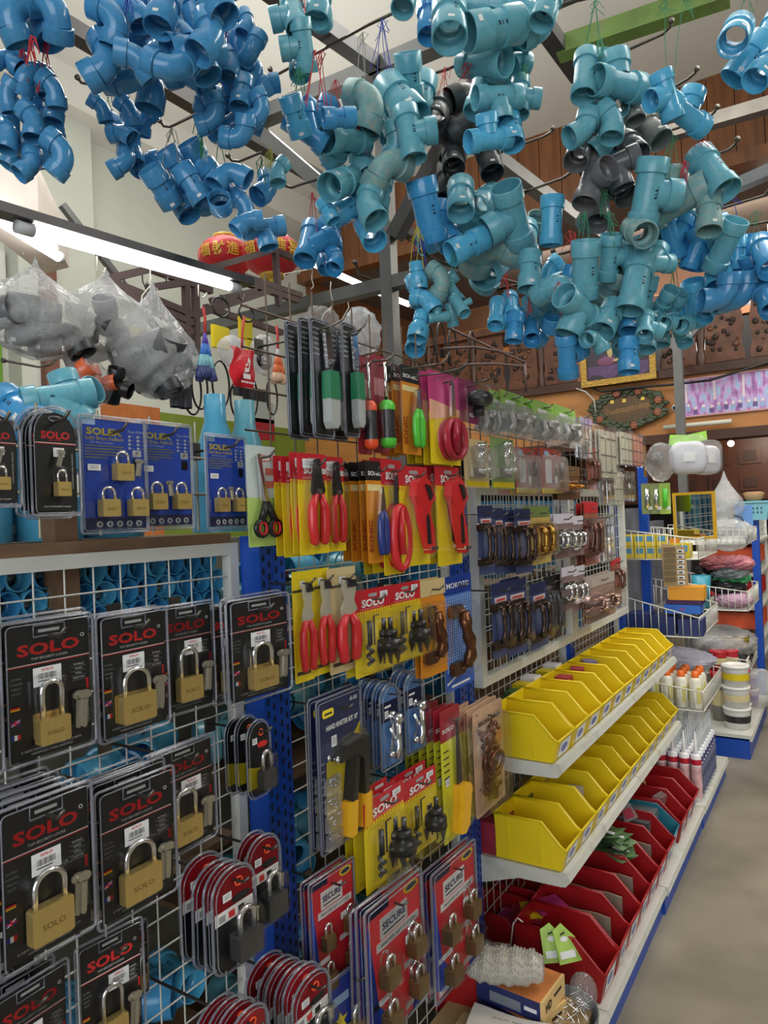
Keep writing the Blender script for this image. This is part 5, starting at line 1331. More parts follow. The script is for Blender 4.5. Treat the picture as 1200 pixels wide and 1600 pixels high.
def k_scissors():
    W, H = .046, .155; r = thing('scissors_card', None, None); b = MB(); y = -.0012; b.prism(rrect(W, .075, .001, 1), -.0006, .0006, mat('green_tint_card', S(176, 204, 110), .4, var=.1)); b.prism([(x, z+.075) for x, z in rrect(W, .08, .002, 2)], -.0006, .0006, mat('pale_grey_card', S(196, 206, 204), .4))
    b.prism([(.004+.012*math.cos(a*PI/8), .136+.005*math.sin(a*PI/8)) for a in range(16)], y, -.0006, red_ink); b.prism([(.004+.010*math.cos(a*PI/8), .136+.0038*math.sin(a*PI/8)) for a in range(16)], y-.0003, y, white_ink); b.text('SCISSORS', .017, .05, y, CM('green_print', 40, 90, 40), h=.004, w=.05, rot=PI/2)
    for z in (.11, .09): b.box((.006, y, z), (.018, -.0006, z+.011), CM('rose_print', 196, 110, 90))
    part(b, 'card', r); b = MB(); b.prism([(-.010, .142), (-.005, .142), (.002, .07), (-.006, .07)], -.006, -.003, steel_s); b.prism([(-.013, .14), (-.010, .142), (.004, .068), (-.002, .066)], -.008, -.006, steel_s); part(b, 'blades', r)
    for x, m in ((-.010, blackgrip), (.012, blackgrip)): b = MB(); b.tube([(x+.0085*math.cos(a*PI/6), -.008, .028+.012*math.sin(a*PI/6)) for a in range(12)], .0034, m, 8, closed=True); b.tube([(x, -.008, .038), (-.001, -.008, .068)], .0045, m, 8); b.tube([(x+.006*math.cos(a*PI/6), -.010, .028+.0095*math.sin(a*PI/6)) for a in range(12)], .0016, redgrip, 6, closed=True); part(b, 'finger_loop', r)
    return r, W, H

KINDS = {
 'pad0': lambda: k_padlock((.037, .034), .047, True, 0), 'pad1': lambda: k_padlock((.052, .042), .036, False, 1), 'pad2': lambda: k_padlock((.044, .040), .048, True, 2), 'pad3': lambda: k_padlock((.044, .036), .044, True, 3), 'pad4': lambda: k_padlock((.048, .042), .037, False, 1),
 'arch': k_archsolo, 'blue3': lambda: k_blue(3), 'blue2': lambda: k_blue(2), 'redarch': k_arch, 'yelarch': lambda: k_arch(False), 'secure': k_secure, 'bluelock': k_bluelock, 'pliers': k_pliers,
 'sonic_b': lambda: k_sonic(bluegrip), 'sonic_o': lambda: k_sonic(orggrip), 'sonic_g': lambda: k_sonic(grngrip), 'scis': k_scis, 'pipecut': k_pipecut, 'pruner': k_pruner, 'pruner_b': lambda: k_pruner(beige_c), 'holesaw': k_holesaw,
 'moko': lambda: k_handle(mat('grid_blue_card', S(40, 84, 170), .35), mat('deep_blue_card', S(24, 56, 138), .35), bronze, 'MOKOTO', None, .058, .19, 1, True), 'orangeh': lambda: k_handle(orange_c, beige_c, bronze, None, None, .06, .18),
 'bronzeh': lambda: k_handle(mat('slate_blue_card', S(64, 74, 116), .35, var=.2), navy_c, mat('dark_bronze', S(84, 66, 58), .25, .8), None, CM('stripe_print', 206, 190, 190), .05, .19, 2), 'goldh': lambda: k_handle(mat('straw_card', S(196, 170, 92), .4, var=.15), mat('moss_card', S(112, 132, 70), .4), gold_h, None, None, .05, .17, 2), 'chromeh': lambda: k_handle(mat('lilac_card', S(128, 104, 104), .35, var=.2), mat('white_head', S(196, 190, 200), .4), chrome, None, None, .055, .14, 2), 'redh': lambda: k_handle(mat('brick_card', S(150, 84, 66), .35, var=.2), red_c, mat('copper_brown', S(130, 90, 78), .25, .7), None, None, .05, .18, 2), 'darkh': lambda: k_handle(mat('brown_black_card', S(58, 46, 44), .35, var=.2), black_c, gunmetal, None, None, .05, .2, 2), 'palebag': lambda: k_handle(mat('taupe_card', S(150, 124, 112), .4, var=.2), mat('taupe_head', S(170, 160, 150), .4), mat('rose_steel', S(200, 170, 160), .2, .8), None, None, .06, .13, 2), 'goldl': lambda: k_handle(mat('brown_card', S(96, 66, 40), .4, var=.2), mat('brown_head', S(110, 80, 46), .4), mat('amber_finish', S(206, 140, 50), .2, .8), None, None, .06, .1, 2),
 'riveter': k_riveter, 'catch': k_catch, 'saw': k_saw, 'keyplate': k_keyplate, 'knife': k_knife, 'driver_r': lambda: k_driver(orggrip), 'driver_g': lambda: k_driver(grngrip), 'magshear': k_magshear, 'knob': k_knob, 'greenbag': k_greenbag, 'latchb': lambda: k_latch(beige_c), 'latchg': lambda: k_latch(mat('green_tint_card2', S(130, 160, 90), .4, var=.15)), 'bar': k_bar,
 'strip_w': lambda: k_strip(mat('cream_steel', S(206, 200, 180), .35, .3)), 'strip_s': lambda: k_strip(chrome), 'strip_r': lambda: k_strip(mat('salmon_plastic', S(190, 130, 112), .4)), 'scissors': k_scissors,
}
PROTO = {}
HOOKM = mat('hook_wire', S(96, 92, 86), .35, .8)
rp = random.Random(11)
def hang(kind, x0, y0, x1, y1, X, nm, cat, n=1, dx=.014, group=None, rz=0., hook=True, tip=.03, shear=0):
    """hang one stack of packs so that the front one fills the pixel box when its face stands at depth X"""
    xm, ym = (x0+x1)/2, (y0+y1)/2
    zt, zb = on_x(xm, y0, X).z, on_x(xm, y1, X).z; ya, yb = on_x(x0, ym, X).y, on_x(x1, ym, X).y
    for i in range(n):
        if kind not in PROTO: root, W, H = KINDS[kind](); PROTO[kind] = (root, W, H); first = True
        else: root, W, H = PROTO[kind]; root = copy_tree(root)
        root.location = (X-i*dx, (ya+yb)/2+(rp.uniform(-.004, .004) if i else 0), zb+(rp.uniform(-.004, .006) if i else 0))
        root.rotation_euler = (rp.uniform(-.02, .02) if i else 0, 0, PI/2+rz+rp.uniform(-.03, .03))
        sx, sz = (yb-ya)/W, (zt-zb)/H; root.scale = (sx, (sx+sz)/2, sz)
        tag(root, (f'front {nm}' if n > 1 else nm) if i == 0 else f'{ORD[i-1]} one behind the front {nm}', cat, group or f'stack: {nm}' if n > 1 else group)
    if hook:
        zh = zt-(zt-zb)*.06; yc = (ya+yb)/2; p0 = Vector((WX+.004, yc, zh-.012)); b = MB(); L = X-WX+tip
        b.tube([(0, 0, 0), (L*.6, 0, .0), (L-.012, 0, .002), (L, 0, .012)], .0024, HOOKM, 6); b.box((-.004, -.012, -.016), (.0, .012, .016), HOOKM)
        tag(b.build('display_hook', None, p0), f'wire hook for the {nm}', 'hook', 'wire hooks on the mesh')
PC = 'packed padlock'
hang('pad0', 1, 966, 147, 1184, -.80, 'black padlock pack, first of the top row, long shackle', PC, 2)
hang('pad1', 151, 955, 263, 1148, -.80, 'black padlock pack, second of the top row, wide lock', PC, 2)
hang('pad2', 245, 943, 334, 1113, -.83, 'black padlock pack, third of the top row', PC, 1)
hang('pad2', 330, 945, 372, 1098, -.90, 'black padlock pack half hidden behind the row end pack', PC, 1, rz=.0, hook=False)
hang('pad3', 355, 932, 452, 1092, -.80, 'black padlock pack at the blue upright, lamp glare on it', PC, 2)
hang('pad0', -128, 968, 3, 1230, -.79, 'black padlock pack cut by the photo edge in the top row', PC, 1, hook=False)
hang('pad4', -8, 1243, 147, 1492, -.74, 'black padlock pack, first of the second row, wide lock', PC, 5, .022)
hang('pad1', 149, 1216, 274, 1425, -.76, 'black padlock pack, second of the second row', PC, 4, .024)
hang('pad2', 230, 1162, 338, 1333, -.82, 'black padlock pack, third of the second row', PC, 2)
hang('pad2', 122, 1455, 222, 1650, -.82, 'black padlock pack hanging alone in the third row', PC, 1, rz=-.12)
hang('pad1', -20, 1530, 112, 1740, -.80, 'black padlock pack at the bottom photo edge', PC, 3, .03)
hang('pad3', 208, 1440, 232, 1560, -.93, 'black padlock pack deep behind the lone third row pack', PC, 1, hook=False)
hang('arch', 48, 636, 124, 805, -.88, 'arched black padlock pack beside the blue cards', PC, 3, .016)
hang('arch', -48, 640, 32, 792, -.86, 'arched black padlock pack cut by the photo edge', PC, 2)
hang('blue3', 125, 653, 228, 832, -.90, 'blue padlock card with three padlocks', PC)
hang('blue2', 212, 661, 300, 826, -.93, 'blue padlock card with two padlocks, beside the three padlock card', PC)
hang('blue2', 320, 681, 386, 826, -.92, 'blue padlock card with two padlocks, beside the scissors card', PC)
hang('scissors', 386, 697, 432, 854, -.90, 'pale green card of red and black scissors', 'scissors card')
hang('redarch', 331, 1352, 398, 1513, -.80, 'red arched pack of a dark padlock, middle row', PC, 4, .022)
hang('redarch', 385, 1304, 437, 1450, -.84, 'red arched pack of a dark padlock, topmost beside the upright', PC, 2, .02)
hang('redarch', 456, 1520, 515, 1665, -.78, 'red arched pack of a padlock, lowest by the red cards', PC, 6, .02)
hang('redarch', 352, 1576, 420, 1730, -.76, 'red arched pack of a padlock at the bottom edge', PC, 4, .02)
hang('yelarch', 385, 1124, 422, 1246, -.88, 'black and yellow arched padlock pack', PC, 3, .024)
hang('secure', 486, 1358, 553, 1548, -.84, 'red card of four padlocks, nearest to the blue upright pair', PC, 2, .02, rz=-.05)
hang('secure', 572, 1388, 660, 1612, -.78, 'red card of four padlocks, middle one hanging lowest', PC, 3, .016, rz=-.05)
hang('secure', 676, 1336, 744, 1538, -.84, 'red card of four padlocks, beside the yellow bin shelf', PC, 2, .02, rz=-.05)
hang('bluelock', 516, 1508, 580, 1660, -.82, 'royal blue card of one brass padlock at the bottom', PC, rz=-.1)
hang('riveter', 495, 1082, 568, 1318, -.84, 'navy card of a black and yellow riveter kit', 'riveter card', 2, .02)
hang('catch', 593, 1068, 624, 1200, -.88, 'blue arched latch pack, nearer to the riveter', 'latch pack', 4, .022)
hang('catch', 632, 1050, 660, 1176, -.88, 'blue arched latch pack, nearer to the saw cards', 'latch pack', 3, .022)
hang('saw', 690, 1104, 721, 1312, -.84, 'lime card of a yellow handled saw', 'saw card', 6, .020)
hang('keyplate', 740, 1100, 787, 1265, -.83, 'beige pack of a bronze scroll plate beside the bins', 'plate pack', 4, .014)
hang('keyplate', 716, 1104, 744, 1270, -.86, 'beige pack of a bronze scroll plate beside the saws', 'plate pack', 2, .02)
hang('holesaw', 568, 1236, 634, 1376, -.82, 'yellow hole saw card, lower pair, nearer to the riveter', 'hole saw card', 3, .022)
hang('holesaw', 630, 1208, 682, 1330, -.84, 'yellow hole saw card, lower pair, nearer to the saws', 'hole saw card', 2, .03)
hang('pruner', 459, 892, 488, 1066, -.86, 'yellow card of red handled pruners beside the upright', 'pruner card')
hang('pruner', 486, 888, 517, 1054, -.86, 'yellow card of red handled pruners, middle one', 'pruner card')
hang('pruner_b', 514, 886, 556, 1050, -.85, 'beige card of red handled pruners', 'pruner card')
hang('holesaw', 553, 920, 612, 1052, -.84, 'yellow hole saw card, upper pair, nearer to the pruners', 'hole saw card', 2, .02)
hang('holesaw', 609, 910, 657, 1032, -.85, 'yellow hole saw card, upper pair, nearer to the handles', 'hole saw card', 2, .02)
hang('orangeh', 656, 905, 696, 1056, -.85, 'orange card of a brown pull handle', 'handle card', 2, .014)
hang('moko', 694, 898, 738, 1075, -.85, 'blue gridded card of a bronze pull handle', 'handle card')
hang('pliers', 466, 709, 512, 866, -.84, 'red and yellow pliers card by the scissors', 'pliers card', 4, .018)
hang('pliers', 503, 714, 538, 862, -.88, 'red and yellow pliers card by the black headed cutters', 'pliers card')
hang('sonic_g', 534, 724, 560, 876, -.92, 'orange cutter card with green grips', 'cutter card')
hang('sonic_o', 547, 723, 573, 877, -.90, 'orange cutter card with orange grips, nearer the pliers', 'cutter card')
hang('sonic_o', 563, 722, 588, 878, -.88, 'orange cutter card with orange grips, nearer the shears', 'cutter card')
hang('sonic_b', 573, 721, 600, 880, -.85, 'orange cutter card with blue grips', 'cutter card')
hang('scis', 597, 719, 630, 898, -.85, 'yellow and red card of red loop shears', 'shears card', 3, .026)
hang('pipecut', 625, 729, 669, 884, -.83, 'yellow and red pipe cutter card, nearer the shears', 'pipe cutter card')
hang('pipecut', 681, 729, 720, 883, -.85, 'yellow and red pipe cutter card, nearer the handles', 'pipe cutter card', 3, .028)
hang('knife', 486, 502, 518, 684, -.84, 'black pack of green handled knife shears by the cutters', 'shears pack', 3, .03)
hang('knife', 535, 508, 558, 682, -.86, 'black pack of green handled knife shears by the screwdrivers', 'shears pack', 3, .03)
hang('driver_r', 558, 556, 578, 710, -.87, 'wine red pack of an orange ended screwdriver', 'screwdriver pack')
hang('driver_g', 580, 556, 605, 708, -.87, 'wine red pack of a green ended screwdriver', 'screwdriver pack')
hang('sonic_g', 628, 573, 655, 710, -.86, 'orange cutter card with green grips in the top row', 'cutter card', 4, .022)
hang('magshear', 672, 584, 716, 726, -.84, 'magenta and yellow card of crimson shears', 'shears card', 4, .022)
hang('knob', 712, 595, 747, 660, -.90, 'plum pack of a black knob', 'knob pack')
BG = 'bag'
for i, (a, b_, c, d_, X, n) in enumerate([(748, 611, 770, 676, -.90, 2), (766, 612, 790, 677, -.90, 2), (783, 614, 818, 680, -.88, 2), (806, 622, 832, 682, -.90, 2), (834, 629, 866, 690, -.88, 2), (866, 637, 900, 692, -.88, 2)]):
    hang('greenbag', a, b_, c, d_+4, X, f'green topped bag of bright hardware, {ORD[i]} along its rail', BG, n, .03)
hang('latchb', 724, 687, 764, 762, -.88, 'beige card of a chrome latch under the knob pack', 'latch card')
hang('latchg', 768, 685, 802, 764, -.88, 'green card of a chrome latch', 'latch card')
hang('bar', 805, 700, 836, 771, -.88, 'rust red hinge card with white strip, nearer pair', 'hinge card', 2, .02)
hang('bar', 846, 702, 876, 771, -.88, 'rust red hinge card with white strip, farther pair', 'hinge card', 2, .02)
hang('goldl', 871, 728, 904, 780, -.88, 'brown card of amber coloured latches', 'latch card', 2, .02)
hang('strip_s', 902, 645, 921, 718, -.88, 'clear bag of bright strips beside the last green bag', BG, 2, .02)
hang('strip_w', 931, 664, 956, 750, -.86, 'clear bag of cream hinge leaves below the plaque', BG, 2, .02)
hang('strip_w', 964, 670, 983, 728, -.86, 'clear bag of short cream hinge leaves below the plaque', BG, 2, .02)
hang('strip_r', 982, 676, 1001, 730, -.86, 'clear bag of salmon coloured strips', BG, 2, .02)
hang('strip_w', 956, 730, 970, 791, -.86, 'clear bag of cream hinge leaves, lower row', BG, 2, .02)
hang('strip_s', 938, 732, 955, 790, -.86, 'clear bag of bright strips, lower row', BG, 2, .02)
hang('strip_s', 970, 735, 986, 785, -.86, 'clear bag of bright strips by the baskets', BG, 2, .02)
hang('redh', 918, 700, 932, 765, -.87, 'brown card of copper strips behind the cream hinges', 'handle card')
HC = 'handle card'
hang('bronzeh', 747, 790, 771, 897, -.86, 'slate card of dark pulls, first of the framed top row', HC)
hang('bronzeh', 772, 794, 788, 896, -.88, 'slate card of dark pulls, second of the framed top row', HC)
hang('bronzeh', 787, 797, 806, 896, -.88, 'slate card of dark pulls, third of the framed top row', HC)
hang('bronzeh', 805, 795, 832, 895, -.86, 'slate card of dark pulls, fourth of the framed top row', HC)
hang('goldh', 829, 792, 860, 881, -.86, 'straw coloured card of golden pulls', HC, 2, .02)
hang('chromeh', 866, 803, 895, 872, -.86, 'lilac card of chrome pulls in the framed top row', HC, 2, .02)
hang('chromeh', 894, 806, 911, 868, -.86, 'narrow lilac card of chrome pulls in the framed top row', HC)
hang('redh', 914, 785, 934, 882, -.86, 'brick red card of copper pulls', HC, 3, .018)
hang('strip_s', 936, 800, 955, 880, -.86, 'clear bag of bright bolts beside the brick red card', BG, 2, .02)
hang('bronzeh', 769, 910, 795, 1027, -.86, 'slate card of bronze pulls, first of the framed lower row', HC)
hang('bronzeh', 794, 905, 822, 1022, -.86, 'slate card of bronze pulls, second of the framed lower row', HC, 2, .02)
hang('bronzeh', 829, 910, 855, 1012, -.86, 'slate card of bronze pulls, third of the framed lower row', HC)
hang('darkh', 852, 900, 864, 1000, -.88, 'narrow black card of steel pulls, nearer one', HC)
hang('darkh', 864, 897, 876, 996, -.88, 'narrow black card of steel pulls, farther one', HC)
hang('chromeh', 878, 885, 897, 953, -.86, 'lilac card of chrome pulls in the framed lower row', HC)
hang('chromeh', 895, 884, 914, 952, -.86, 'second lilac card of chrome pulls in the framed lower row', HC)
hang('palebag', 917, 898, 958, 968, -.84, 'taupe pack of rose coloured pulls above the bins', HC, 2, .02)
hang('redh', 954, 872, 970, 932, -.86, 'brick red card of copper pulls at the frame end', HC)
# ================================================================ SHELVES, BINS, BASE UNITS
shelfm = mat('shelf_enamel', S(206, 206, 196), .4, .1, var=.06, vscale=12, dirt=S(150, 144, 130), dscale=9, dlo=.56)
ybin = mat('yellow_bin_plastic', S(224, 196, 24), .38, var=.05, vscale=6, dirt=S(180, 156, 50), dscale=10, dlo=.66)
rbin = mat('red_bin_plastic', S(158, 24, 28), .36, var=.07, vscale=6, dirt=S(126, 44, 40), dscale=9, dlo=.64)
tbin = mat('teal_bin_plastic', S(46, 120, 140), .4, var=.07)
def shelf(y0, y1, z, xf, label, xb=WX+.005, drop=-.085):
    t = thing('metal_shelf', label, 'shelf', (xb, (y0+y1)/2, z)); L = t.location; a, c, f = y0-L.y, y1-L.y, xf-L.x
    b = MB(); b.box((0, a, -.018), (f-.012, c, 0), shelfm); b.build('deck', t)
    b = MB(); b.prism([(f-.014, .0), (f-.014, -.036), (f-.004, -.036), (f+.012, -.018), (f+.004, .004), (f-.012, .006)], a, c, shelfm); b.build('front_lip', t)
    for y, s in ((a, 1), (c, -1)):
        b = MB(); b.prism([(0, .001), (0, drop), (.04, drop+.008), (f*.5, -.040), (f-.012, -.036), (f-.012, .001)], y-.003 if s > 0 else y-.001, y+.001 if s > 0 else y+.003, shelfm); b.build('bracket', t)
SY0, SY1, SY2 = 1.985, 2.835, 3.665
shelf(SY0, SY1-.004, .769, -.715, 'white metal shelf under the upper yellow bins, nearer half', drop=-.038)
shelf(SY1, SY2, .769, -.715, 'white metal shelf under the upper yellow bins, farther half', drop=-.05)
shelf(SY0, SY1-.004, .459, -.705, 'white metal shelf under the lower yellow bins, nearer half')
shelf(SY1, SY2, .459, -.705, 'white metal shelf under the lower yellow bins, farther half')
def base(y0, y1, xf, label, z=.105):
    t = thing('plinth_unit', label, 'base unit', ((WX+xf)/2, (y0+y1)/2, 0)); L = t.location; a, c = y0-L.y, y1-L.y; x0, x1 = WX+.02-L.x, xf-L.x
    b = MB(); b.box((x0, a+.001, 0), (x1-.012, c-.001, z-.032), blue_st); b.build('kick_plate', t)
    b = MB(); b.box((x0, a, z-.02), (x1-.012, c, z), shelfm); b.build('deck', t); b = MB(); b.prism([(x1-.012, z), (x1-.012, z-.034), (x1, z-.034), (x1+.006, z-.02), (x1, z)], a, c, shelfm); b.build('front_lip', t)
BX = -.602
base(1.16, SY0, BX, 'blue base with white deck below the tool cards, nearest of the row')
base(SY0+.003, 2.745, BX, 'blue base with white deck under the nearer red bins')
base(2.75, 3.565, BX+.008, 'blue base with white deck under the farther red bins')
base(3.57, 4.33, BX+.012, 'blue base with white deck under the sealant tubes')
def make_bin(m, D, W, H, lip, nm):
    """open stacking bin: open front is local -y, width along x"""
    r = thing(nm, None, None); b = MB(); t = .003; k = .006
    prof = [(-D/2+.012, 0), (D/2-.006, 0), (D/2, H), (-D/2+D*.30, H), (-D/2+.012, lip+.012), (-D/2-.006, lip)]      # (y, z) side outline
    for s in (-1, 1):
        x0, x1 = (s*W/2-(t if s > 0 else 0)), (s*W/2+(t if s < 0 else 0)); tp = .004*s
        vs = [(x0-tp*(1-z/H), y, z) for y, z in prof]+[(x1-tp*(1-z/H), y, z) for y, z in prof]; n = len(prof)
        b.add(vs, [list(range(n)), list(range(2*n-1, n-1, -1))]+[(i, i+n, (i+1) % n+n, (i+1) % n) for i in range(n)], m)
        top = [(y, z) for y, z in prof[2:]]                                 # turned over rim
        b.tube([(s*(W/2-.001), y, z) for y, z in top], .0036, m, 6)
        for yy in (-D*.16, D*.30): b.box((s*(W/2)-.0012, yy-.003, .01), (s*(W/2)+.0016 if s > 0 else s*W/2+.0012, yy+.003, H-.01), m)
    b.box((-W/2+.004, -D/2+.012, 0), (W/2-.004, D/2-.006, t), m); b.box((-W/2+.002, D/2-.006, 0), (W/2-.002, D/2-.002, H), m); b.tube([(-W/2, D/2-.001, H), (W/2, D/2-.001, H)], .004, m, 6)
    b.add([(-W/2+.003, -D/2+.012, 0), (W/2-.003, -D/2+.012, 0), (W/2-.002, -D/2-.006, lip), (-W/2+.002, -D/2-.006, lip), (-W/2+.003, -D/2+.016, 0), (W/2-.003, -D/2+.016, 0), (W/2-.002, -D/2-.002, lip), (-W/2+.002, -D/2-.002, lip)], [(0, 1, 2, 3), (7, 6, 5, 4), (3, 2, 6, 7)], m)
    b.tube([(-W/2, -D/2-.005, lip), (W/2, -D/2-.005, lip)], .004, m, 6); b.build('body', r)
    b = MB(); y = lambda z: -D/2+.012-.018*z/lip-.0012
    z0, z1 = lip*.12, lip*.86; wl = W*.30
    b.add([(-wl, y(z0), z0), (wl, y(z0), z0), (wl, y(z1), z1), (-wl, y(z1), z1)], [(0, 1, 2, 3)], sticker_m)
    zz = (z0+z1)/2; e = [(wl*.62*math.cos(a*PI/8), zz+(z1-z0)*.28*math.sin(a*PI/8)) for a in range(16)]; b.add([(x, y(z)-.0006, z) for x, z in e], [list(range(16))], CM('label_blue', 70, 90, 170)); b.build('label_card', r)
    return r
yb = make_bin(ybin, .215, .146, .134, .064, 'yellow_bin'); rb = make_bin(rbin, .265, .138, .165, .085, 'red_bin'); tb = make_bin(tbin, .265, .138, .15, .08, 'teal_bin')
used = set()
def put_bin(proto, x, y, z, label, group, rz=0):
    o = proto if proto.name not in used else copy_tree(proto); used.add(proto.name)
    o.location = (x, y, z); o.rotation_euler = (0, 0, PI/2+rz); return tag(o, label, 'storage bin', group)
rb_ = random.Random(8)
for i in range(11):
    put_bin(yb, -.715-.113, SY0+.078+.1505*i, .771, f'yellow stacking bin on the upper shelf, {ORD[i]} from its near end', 'yellow bins on the upper shelf', rb_.uniform(-.015, .015))
for i in range(11):
    put_bin(yb, -.705-.113, SY0+.078+.1505*i, .461, f'yellow stacking bin on the lower shelf, {ORD[i]} from its near end', 'yellow bins on the lower shelf', rb_.uniform(-.015, .015))
RYS = [2.075, 2.215, 2.355, 2.495, 2.635, 2.775, 2.915, None, 3.195, 3.335, 3.475]; k = 0
for i, y in enumerate(RYS):
    if y is None: put_bin(tb, -.615-.14, 3.055, .106, 'teal stacking bin among the red bins on the base', None, .04); continue
    put_bin(rb, -.612-.136, y, .106, f'red stacking bin along the base front, {ORD[k]} from its near end', 'red bins along the base front', rb_.uniform(-.03, .03)); k += 1
for i, (x, y) in enumerate(((-.925, 1.83), (-.965, 2.13), (-.96, 2.32))):
    o = copy_tree(rb); o.location = (x, y, .106); o.rotation_euler = (0, 0, PI/2+(.1, -.1, .05)[i]); o.scale = (1, .8, .8); tag(o, ('red bin tucked behind the bubble wrapped parcel', 'red bin behind the front row, holding pink packets', 'red bin against the mesh under the shelf bracket')[i], 'storage bin')
# what lies in the bins
def carton(name, loc, sx, sy, sz, m, label, rz=0, text=None, tm=None, group=None, top=None, tilt=0, patch=None):
    b = MB(); b.box((-sx/2, -sy/2, 0), (sx/2, sy/2, sz), m)
    if patch: b.box((-sx*.36, -sy/2-.0008, sz*.42), (sx*.36, -sy/2, sz*.86), patch)
    if top: b.box((-sx/2, -sy/2, sz), (sx/2, sy/2, sz+.001), top)
    if text: b.text(text, 0, sz/2, -sy/2-.001, tm or white_ink, h=sz*.35)
    o = b.build(name, None, loc); o.rotation_euler = (tilt, 0, rz); return tag(o, label, 'box', group)
greycard = mat('grey_cardboard', S(150, 140, 122), .8, var=.1); redbox = mat('red_print_box', S(150, 40, 60), .45, var=.2, vscale=20); violetbox = mat('violet_print_box', S(120, 110, 160), .45, var=.25, vscale=20)
for i, (y, m, lb) in enumerate(((2.52, redbox, 'small red and white box in an upper yellow bin'), (2.68, redbox, 'small dark red box in an upper yellow bin, deeper along'), (2.83, violetbox, 'small violet printed box in an upper yellow bin'))):
    carton('small_box', (-.885, y+.03, .84), .06, .05, .055, m, lb, PI/2+.3*i)
carton('small_box', (-.80, 2.36, .455), .06, .05, .11, greycard, 'grey cardboard box standing in a lower yellow bin', PI/2)
for i, y in enumerate((2.215, 2.355, 2.495, 2.775)):
    b = MB(); n = 12; pts = []
    for j in range(n+1): x = -.10+.19*j/n; pts.append((x, .004*math.sin(j*.9)))
    for p, q in zip(pts, pts[1:]): b.add([(p[0], p[1], .01), (q[0], q[1], .01), (q[0], q[1], .115), (p[0], p[1], .115), (p[0], p[1]+.004, .01), (q[0], q[1]+.004, .01), (q[0], q[1]+.004, .115), (p[0], p[1]+.004, .115)], [(0, 1, 2, 3), (7, 6, 5, 4), (3, 2, 6, 7)], greycard)
    tag(b.build('cardboard_divider', None, (-.75, y+.03, .108)), f'curved grey cardboard strip in the {("second", "third", "fourth", "sixth")[i]} red bin', 'divider')
seed = mat('seed_packet', S(96, 128, 84), .4, var=.45, vscale=30)
for i in range(9):
    b = MB(); b.sheet([[(-.07+.14*u/6, -.05+.1*v/4, .008*math.sin(u*.9+i)+.012*(u/6)) for u in range(7)] for v in range(5)], seed, True)
    b.sphere((-.01, -.01, .012), .016, black_c, 10, 5, (1.2, 1, .2)); b.box((.02, -.03, .014), (.05, -.01, .015), white_ink)
    o = b.build('seed_packet', None, (-.76+rb_.uniform(-.02, .02), 2.60+rb_.uniform(-.02, .02), .262+.009*i)); o.rotation_euler = (.05*rb_.uniform(-1, 1), .12, rb_.uniform(-.4, .4)); tag(o, f'green printed seed packet in the pile over the red bins, {ORD[i]} from its bottom', 'packet', 'pile of seed packets over the red bins')
b = MB(); b.prism([(-.045, 0), (.045, 0), (.03, .06), (-.02, .07)], -.002, .002, film); b.box((-.03, -.003, .01), (.02, -.002, .045), redbox); o = b.build('clear_packet', None, (-.76, 2.93, .25)); o.rotation_euler = (-.5, 0, 1.2); tag(o, 'clear packet with red print leaning in a red bin', 'packet')
b = MB(); b.prism([(-.04, 0), (.04, 0), (.035, .05), (-.035, .05)], -.015, .015, film); o = b.build('clear_packet', None, (-.72, 3.2, .22)); o.rotation_euler = (.3, 0, 1.3); tag(o, 'cloudy clear packet in a farther red bin', 'packet')
carton('steel_tray', (-.76, 3.05, .2), .2, .12, .04, mat('grey_tray', S(96, 100, 104), .5, var=.2), 'grey tray of small parts resting in the teal bin', PI/2)
kraft = mat('kraft_card', S(176, 148, 104), .7, var=.12)
b = MB(); b.prism([(-.03, 0), (.04, -.01), (.05, .03), (-.02, .05)], -.002, .002, kraft)
for i in range(5): b.prism([(-.02+.014*i+.003*math.cos(a*PI/4), .02+.003*math.sin(a*PI/4)) for a in range(8)], -.0026, -.002, black_c)
o = b.build('punched_card', None, on_x(1005, 1222, -.82)); o.rotation_euler = (-.3, .5, 1.1); tag(o, 'punched kraft card sticking up behind the farthest red bins', 'card')

# boxes and parcels at the near end of the base
hdbox = mat('navy_box', S(32, 40, 92), .4, var=.08); hdtop = mat('tan_box_end', S(222, 186, 124), .45, var=.1); hdor = mat('orange_box_top', S(196, 120, 66), .45, var=.25, vscale=9)
for i, (z, rz) in enumerate(((.145, .10), (.20, .28))):
    t = thing('hinge_box', ('navy and tan hardware box, lower of the two stacked', 'navy and tan hardware box, upper of the two stacked')[i], 'box', (-.775, 1.80, z), rz-.35)
    b = MB(); b.box((-.10, -.07, 0), (.085, .07, .052), hdbox); b.box((-.06, -.0706, .008), (.03, -.07, .034), CM('grey_panel_print', 120, 124, 134)); b.box((.04, -.0706, .02), (.075, -.07, .03), white_ink); b.box((-.10, -.07, .052), (.085, .07, .053), hdor); b.build('carton', t)
    b = MB(); b.box((.085, -.07, 0), (.092, .07, .054), hdtop); T = Matrix.Translation((.0925, 0, .03)) @ Matrix.Rotation(PI/2, 4, 'Z'); b.text('HD', -.035, 0, -.001, black_c, h=.022, w=.035, bold=.03, T=T); b.box((.0, -.001, .002), (.045, 0, .008), black_c, T); b.build('printed_end', t)
b = MB(); b.box((-.2, -.16, .107), (.16, .14, .145), kraft); tag(b.build('flat_carton', None, (-.78, 1.80, 0)), 'flat kraft carton under the navy hardware boxes', 'box')
wrap = clear_mat('bubble_wrap', haze=.72, hazecol=(.52, .49, .43), gl=.02, rough=.3, fk=.2)
b = MB(); g_ = []
